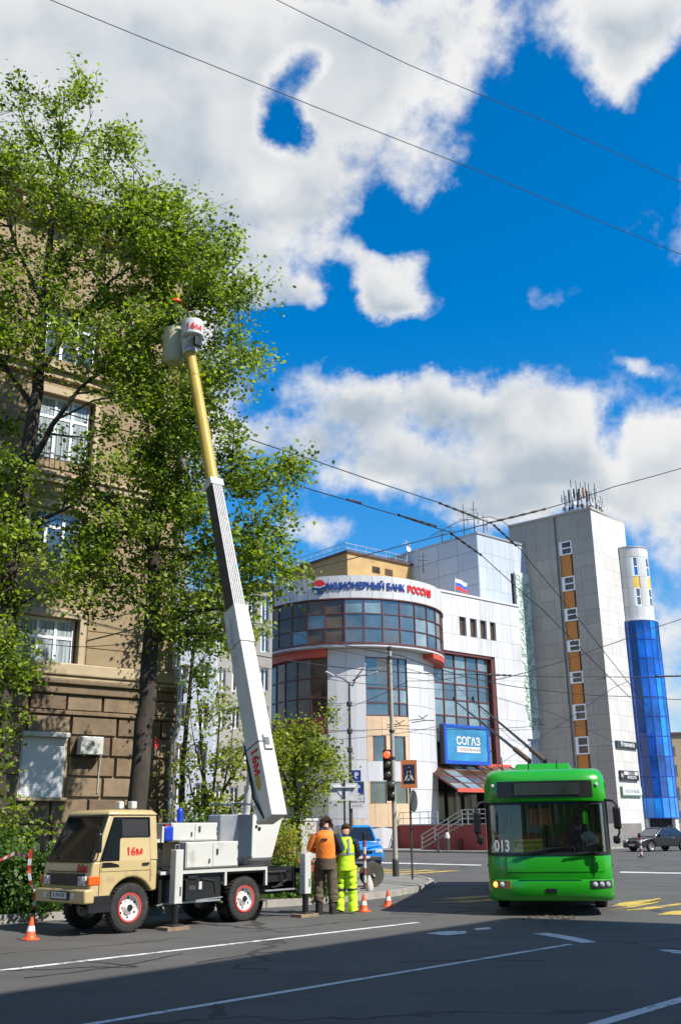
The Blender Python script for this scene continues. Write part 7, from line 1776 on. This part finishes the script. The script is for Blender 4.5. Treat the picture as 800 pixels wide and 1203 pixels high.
shrub('weedy plants between the outrigger and the workers', 335, 378, 1022, 1062, 24.6, 130, M_leafD, .07)
shrub('green and rusty climbing plant over the orange planter behind the turret', 312, 350, 965, 1055, 26.6, 170, M_leafY, .07)
shrub('plants at the workers\' feet by the kerb', 378, 402, 1025, 1058, 24.9, 60, M_leafD, .06)
shrub('dense green shrub between the stone house and the budding trees', 205, 262, 955, 1040, 29.5, 170, M_leafD, .09)
shrub('dense green shrub behind the grey tub', 248, 330, 945, 1040, 31, 230, M_leafD, .09)
# budding multi-stemmed trees in the middle
def bt(px): b = at(px, 1030, 33 if px > 300 else 31); b.z = .1; return tuple(b)
crown_tree('budding_tree', 'yellow green multi-stemmed tree between the crane boom and the lamp post', 'tree', bt(352),
    TP([(352, 1030, 33, .10), (350, 960, 33, .09), (345, 905, 33, .06), (352, 870, 33, .03)]),
    [(322,852),(345,838),(372,848),(382,832),(397,858),(392,890),(404,908),(388,925),(372,940),(358,965),(330,970),(316,900)], 33, .9, 260, 22, .115, M_leafY, M_bark,
    [([(350,960,33),(370,910,33),(388,870,33)], .05), ([(350,960,33),(330,900,33),(325,860,33)], .05), ([(352,930,33),(372,915,33),(396,905,33)], .04)])
crown_tree('budding_tree', 'half bare yellow green tree with many dark stems behind the truck lockers', 'tree', bt(245),
    TP([(248, 1030, 31, .12), (246, 980, 31, .10), (240, 920, 31, .06), (236, 860, 31, .04), (232, 815, 31, .015)]),
    [(215,880),(225,840),(262,812),(285,825),(310,850),(330,870),(330,960),(300,985),(225,985),(208,930)], 31, .9, 200, 18, .12, M_leafY, M_bark,
    [([(246,980,31),(262,930,31),(285,890,31),(312,850,31)], .06), ([(246,970,31),(254,900,31),(258,850,31),(256,800,31)], .05), ([(247,985,31),(280,940,31.3),(310,915,31.5),(330,890,31.5)], .06), ([(246,990,31),(225,930,31),(218,880,31)], .045), ([(262,930,31),(272,880,31),(275,835,31)], .03), ([(240,920,31),(228,870,31),(222,830,31)], .03), ([(285,890,31),(292,860,31),(290,830,31)], .025)])
crown_tree('slim_tree', 'slim tree close beside the downpipe with reddish young leaves', 'tree', bt(214),
    TP([(212, 1030, 31, .09), (215, 900, 31, .08), (224, 800, 31, .06), (232, 720, 31, .04), (236, 660, 31, .02)]),
    [(205,640),(250,650),(262,700),(270,760),(255,800),(228,830),(212,790),(206,700)], 31, .6, 110, 18, .13, M_leaf, M_bark, [([(224,800,31),(246,760,31),(262,720,31)], .03)])
# grass and weeds along the bed
gp = []
for i in range(9000):
    s = rng.uniform(-6, 18); n = 18.6+rng.random()**1.5*5 if s < 12 else 17.4+rng.random()**1.4*6; x, y = sn2xy(s, n); gp.append((x, y, .15))
leafmesh('grass', gp, .13, M_leafD, None, droop=-2.2, up_bias=0)
# ------------------------------------------------------------ overhead wires
def wire(label, pts, r=.016, sag=0., fat=(), name='overhead_wire'):
    P = [at(*p) for p in pts]; t = thing(name, label, 'wire', tuple(P[0]), 0, None); P = [p-P[0] for p in P]; Q = []
    for i in range(len(P)-1):
        for k in range(8): q = k/8; Q.append(P[i].lerp(P[i+1], q)-Vector((0, 0, sag*4*q*(1-q))))
    Q.append(P[-1]); MB().tube(Q, r, 6).build('cable', M_wire, t)
    B = Vector(t.location)
    for f in fat:                       # (px, py, px, py, Y): strain insulators
        a, b = at(f[0], f[1], f[4])-B, at(f[2], f[3], f[4] if len(f) < 6 else f[5])-B; n = 5
        MB().tube([a.lerp(b, k/(2*n)) for k in range(2*n+1)], [r*(1.4 if k % 2 else 3.0) for k in range(2*n+1)], 8).build('insulator', M_wire, t)
wire('uppermost cable crossing the sky from the upper left to the right edge', [(20,-17,17),(240,73,18.5),(560,200,21.5),(840,315,25)], .011, .02)
wire('second high cable crossing the top right corner of the sky', [(290,-18,19),(480,76,20.5),(640,142,22.5),(840,232,26)], .011, .02)
wire('feeder cable passing from the trees over the ochre roof and down across the tower', [(60,430,27),(170,475,28),(280,511,30),(361,538,32),(514,590,36),(577,615,38),(608,642,39),(680,728,43),(760,830,48)], .018, .02, [(516,591,560,608,36.1,37.5),(580,617,606,641,38.1,39)])
wire('lower feeder cable running parallel below the first, across the bank wing', [(60,480,26),(180,515,27),(298,554,29),(410,588,32),(467,605,33.5),(528,625,35.5),(566,653,37),(640,719,40),(740,820,45)], .018, .02, [(408,587,424,591,32,32.4),(468,605,512,618,33.5,35),(530,627,565,652,35.6,37)])
wire('span cable rising from the left over the bank sign to the right edge', [(120,728,30),(280,689,33),(510,631,36),(586,611,37.5),(640,598,38),(720,572,39),(840,538,41)], .018, .03, [(575,614,640,598,37.3,38)])
wire('short black cable looping between the two feeder cables', [(505,630,35),(540,612,36),(575,607,37),(590,612,37.5),(600,620,38)], .014, .0)
wire('cable rising from the canopy side across the white wing to the right edge', [(575,800,50),(640,783,51),(700,762,52),(760,740,53),(840,712,55)], .02, .05)
wire('horizontal span cable with insulators crossing at the height of the street lamp', [(60,655,30),(290,768,34),(430,787,38),(560,792,42),(700,795,46),(840,793,50)], .018, .05, [(770,794.5,800,794,47.5,48.5),(560,792,600,793.5,42,43)])
wire('slack cable crossing the white drum just under the lettering to the right', [(200,700,32),(330,740,34),(470,770,36),(560,798,38),(650,812,41),(740,818,44),(840,822,48)], .016, .06)
wire('thin cable across the drum panels beside the red framed window column', [(300,782,36),(400,800,38),(470,806,40),(560,812,42),(650,838,45),(740,880,50)], .011, .03)
wire('thin span cable low over the bus roof', [(380,858,42),(470,856,43),(530,857,44),(600,855,45),(640,851,46)], .012, .03)
wire('thin cable crossing in front of the beige panels of the drum', [(330,870,40),(430,866,41),(520,852,43),(600,858,45),(700,850,48)], .010, .05)
wire('thin cable through the leaves above the first floor windows', [(-30,632,24),(90,655,25),(200,672,26),(290,690,27)], .012, .04)
wire('second thin cable through the leaves close under the first', [(-30,655,23),(90,675,24),(200,688,25),(292,700,26)], .010, .04)
wire('contact wire pair side seen left of the bus poles', [(300,745,30),(420,768,33),(530,800,36),(600,868,40),(660,900,43)], .009, .02)
wire('thin diagonal stay across the blue glass tower', [(575,905,60),(660,850,58),(720,808,56),(738,800,55)], .012)
wire('stay cable joining the lamp post to the span cable', [(413,830,45),(480,800,42),(545,795,41)], .012, .05)
wire('long thin cable across the stone house below the ledge', [(-30,742,24),(90,760,25),(190,750,26),(290,752,27)], .009, .05)
for k, (px, py, Y, lab) in enumerate([(497, 846, 43, 'wire crossing fitting in front of the white drum wall'), (470, 852, 42, 'wire crossing fitting left of the crossing sign'), (636, 850, 46, 'wire crossing fitting over the bus roof'), (712, 797, 47, 'wire crossing fitting on the lit tower face')]):
    p = at(px, py, Y); t = thing('wire_fitting', lab, 'wire fitting', tuple(p), radians(20*k), 'wire crossing fittings')
    MB().tube([(-.6, 0, 0), (-.1, 0, .04), (.2, 0, .22)], .018, 6).build('rail', M_wire, t); MB().tube([(-.5, .2, -.08), (.1, .1, 0), (.5, .2, .0)], .018, 6).build('rail', M_wire, t); MB().tube([(-.2, 0, .2), (.05, .1, .02)], .015, 6).build('rod', M_wire, t)

# ------------------------------------------------------------ the block on the near side of the street, whose shade falls on the road
def near_block():
    h = 18.0; ox, oy = sin(SUN_AZ)*h/tan(SUN_EL), cos(SUN_AZ)*h/tan(SUN_EL)
    c = Vector((G(600, 1078)[0]+ox, G(600, 1078)[1]+oy)); a = Vector((G(0, 1167)[0]+ox, G(0, 1167)[1]+oy)); e = Vector((G(800, 1090)[0]+ox, G(800, 1090)[1]+oy))
    d1 = (a-c).normalized(); az = math.degrees(atan2(d1.x, d1.y)); L = 46.; W_ = 14.
    t = thing('corner_block', 'plain ochre corner block on the near side of the street, outside the picture', 'building', (c.x, c.y, 0), radians(90-az)); # local x runs away from the corner, +y is towards the street or away
    d2 = (e-c).normalized(); sy = 1 if (Vector((-d1.y, d1.x)).dot(d2) > 0) else -1; y0 = 0; k = 0
    def bx(m, x0, x1, ya, yb, z0, z1): m.box(x0, x1, min(sy*ya, sy*yb), max(sy*ya, sy*yb), z0, z1)
    w = MB(); bx(w, 0, L, .35, W_, 0, h-.4); ws_ = [(2+3.2*i, 3.6+3.2*i) for i in range(13)]; lv = [(1.2+3.4*j, 3.2+3.4*j) for j in range(5)]; xs_ = sorted([0, L]+[x for p in ws_ for x in p]); zs_ = sorted([0, h-.4]+[z for p in lv for z in p])
    for j in range(len(zs_)-1):
        for i in range(len(xs_)-1):
            if i % 2 == 1 and j % 2 == 1: continue
            bx(w, xs_[i], xs_[i+1], 0, .349, zs_[j], zs_[j+1])
    w.build('wall', M_stucco, t)
    pn = MB(); bx(pn, 0, 1, .2, .25, 0, 1); pn = pn.mesh('window', M_glassW)
    for (x0, x1) in ws_:
        for (z0, z1) in lv: o = link('window', pn, t); o.location = (x0, 0, z0); o.scale = (x1-x0, 1, z1-z0)
    r = MB(); bx(r, -.0, L, .0, W_, h-.39, h); r.build('roof_edge', M_stuccoP, t)
    # its pavement
    b = MB(); q = []
    for (x, y) in ((-2.2, -2.2), (L, -2.2), (L, W_+2), (-2.2, W_+2)): v = Matrix.Rotation(radians(90-az), 2) @ Vector((x, sy*y)); q.append((c.x+v.x, c.y+v.y))
    b.prism(q, 'z', -.02, .12); tag(b.build('near_pavement', M_pave), kind='structure')
near_block()
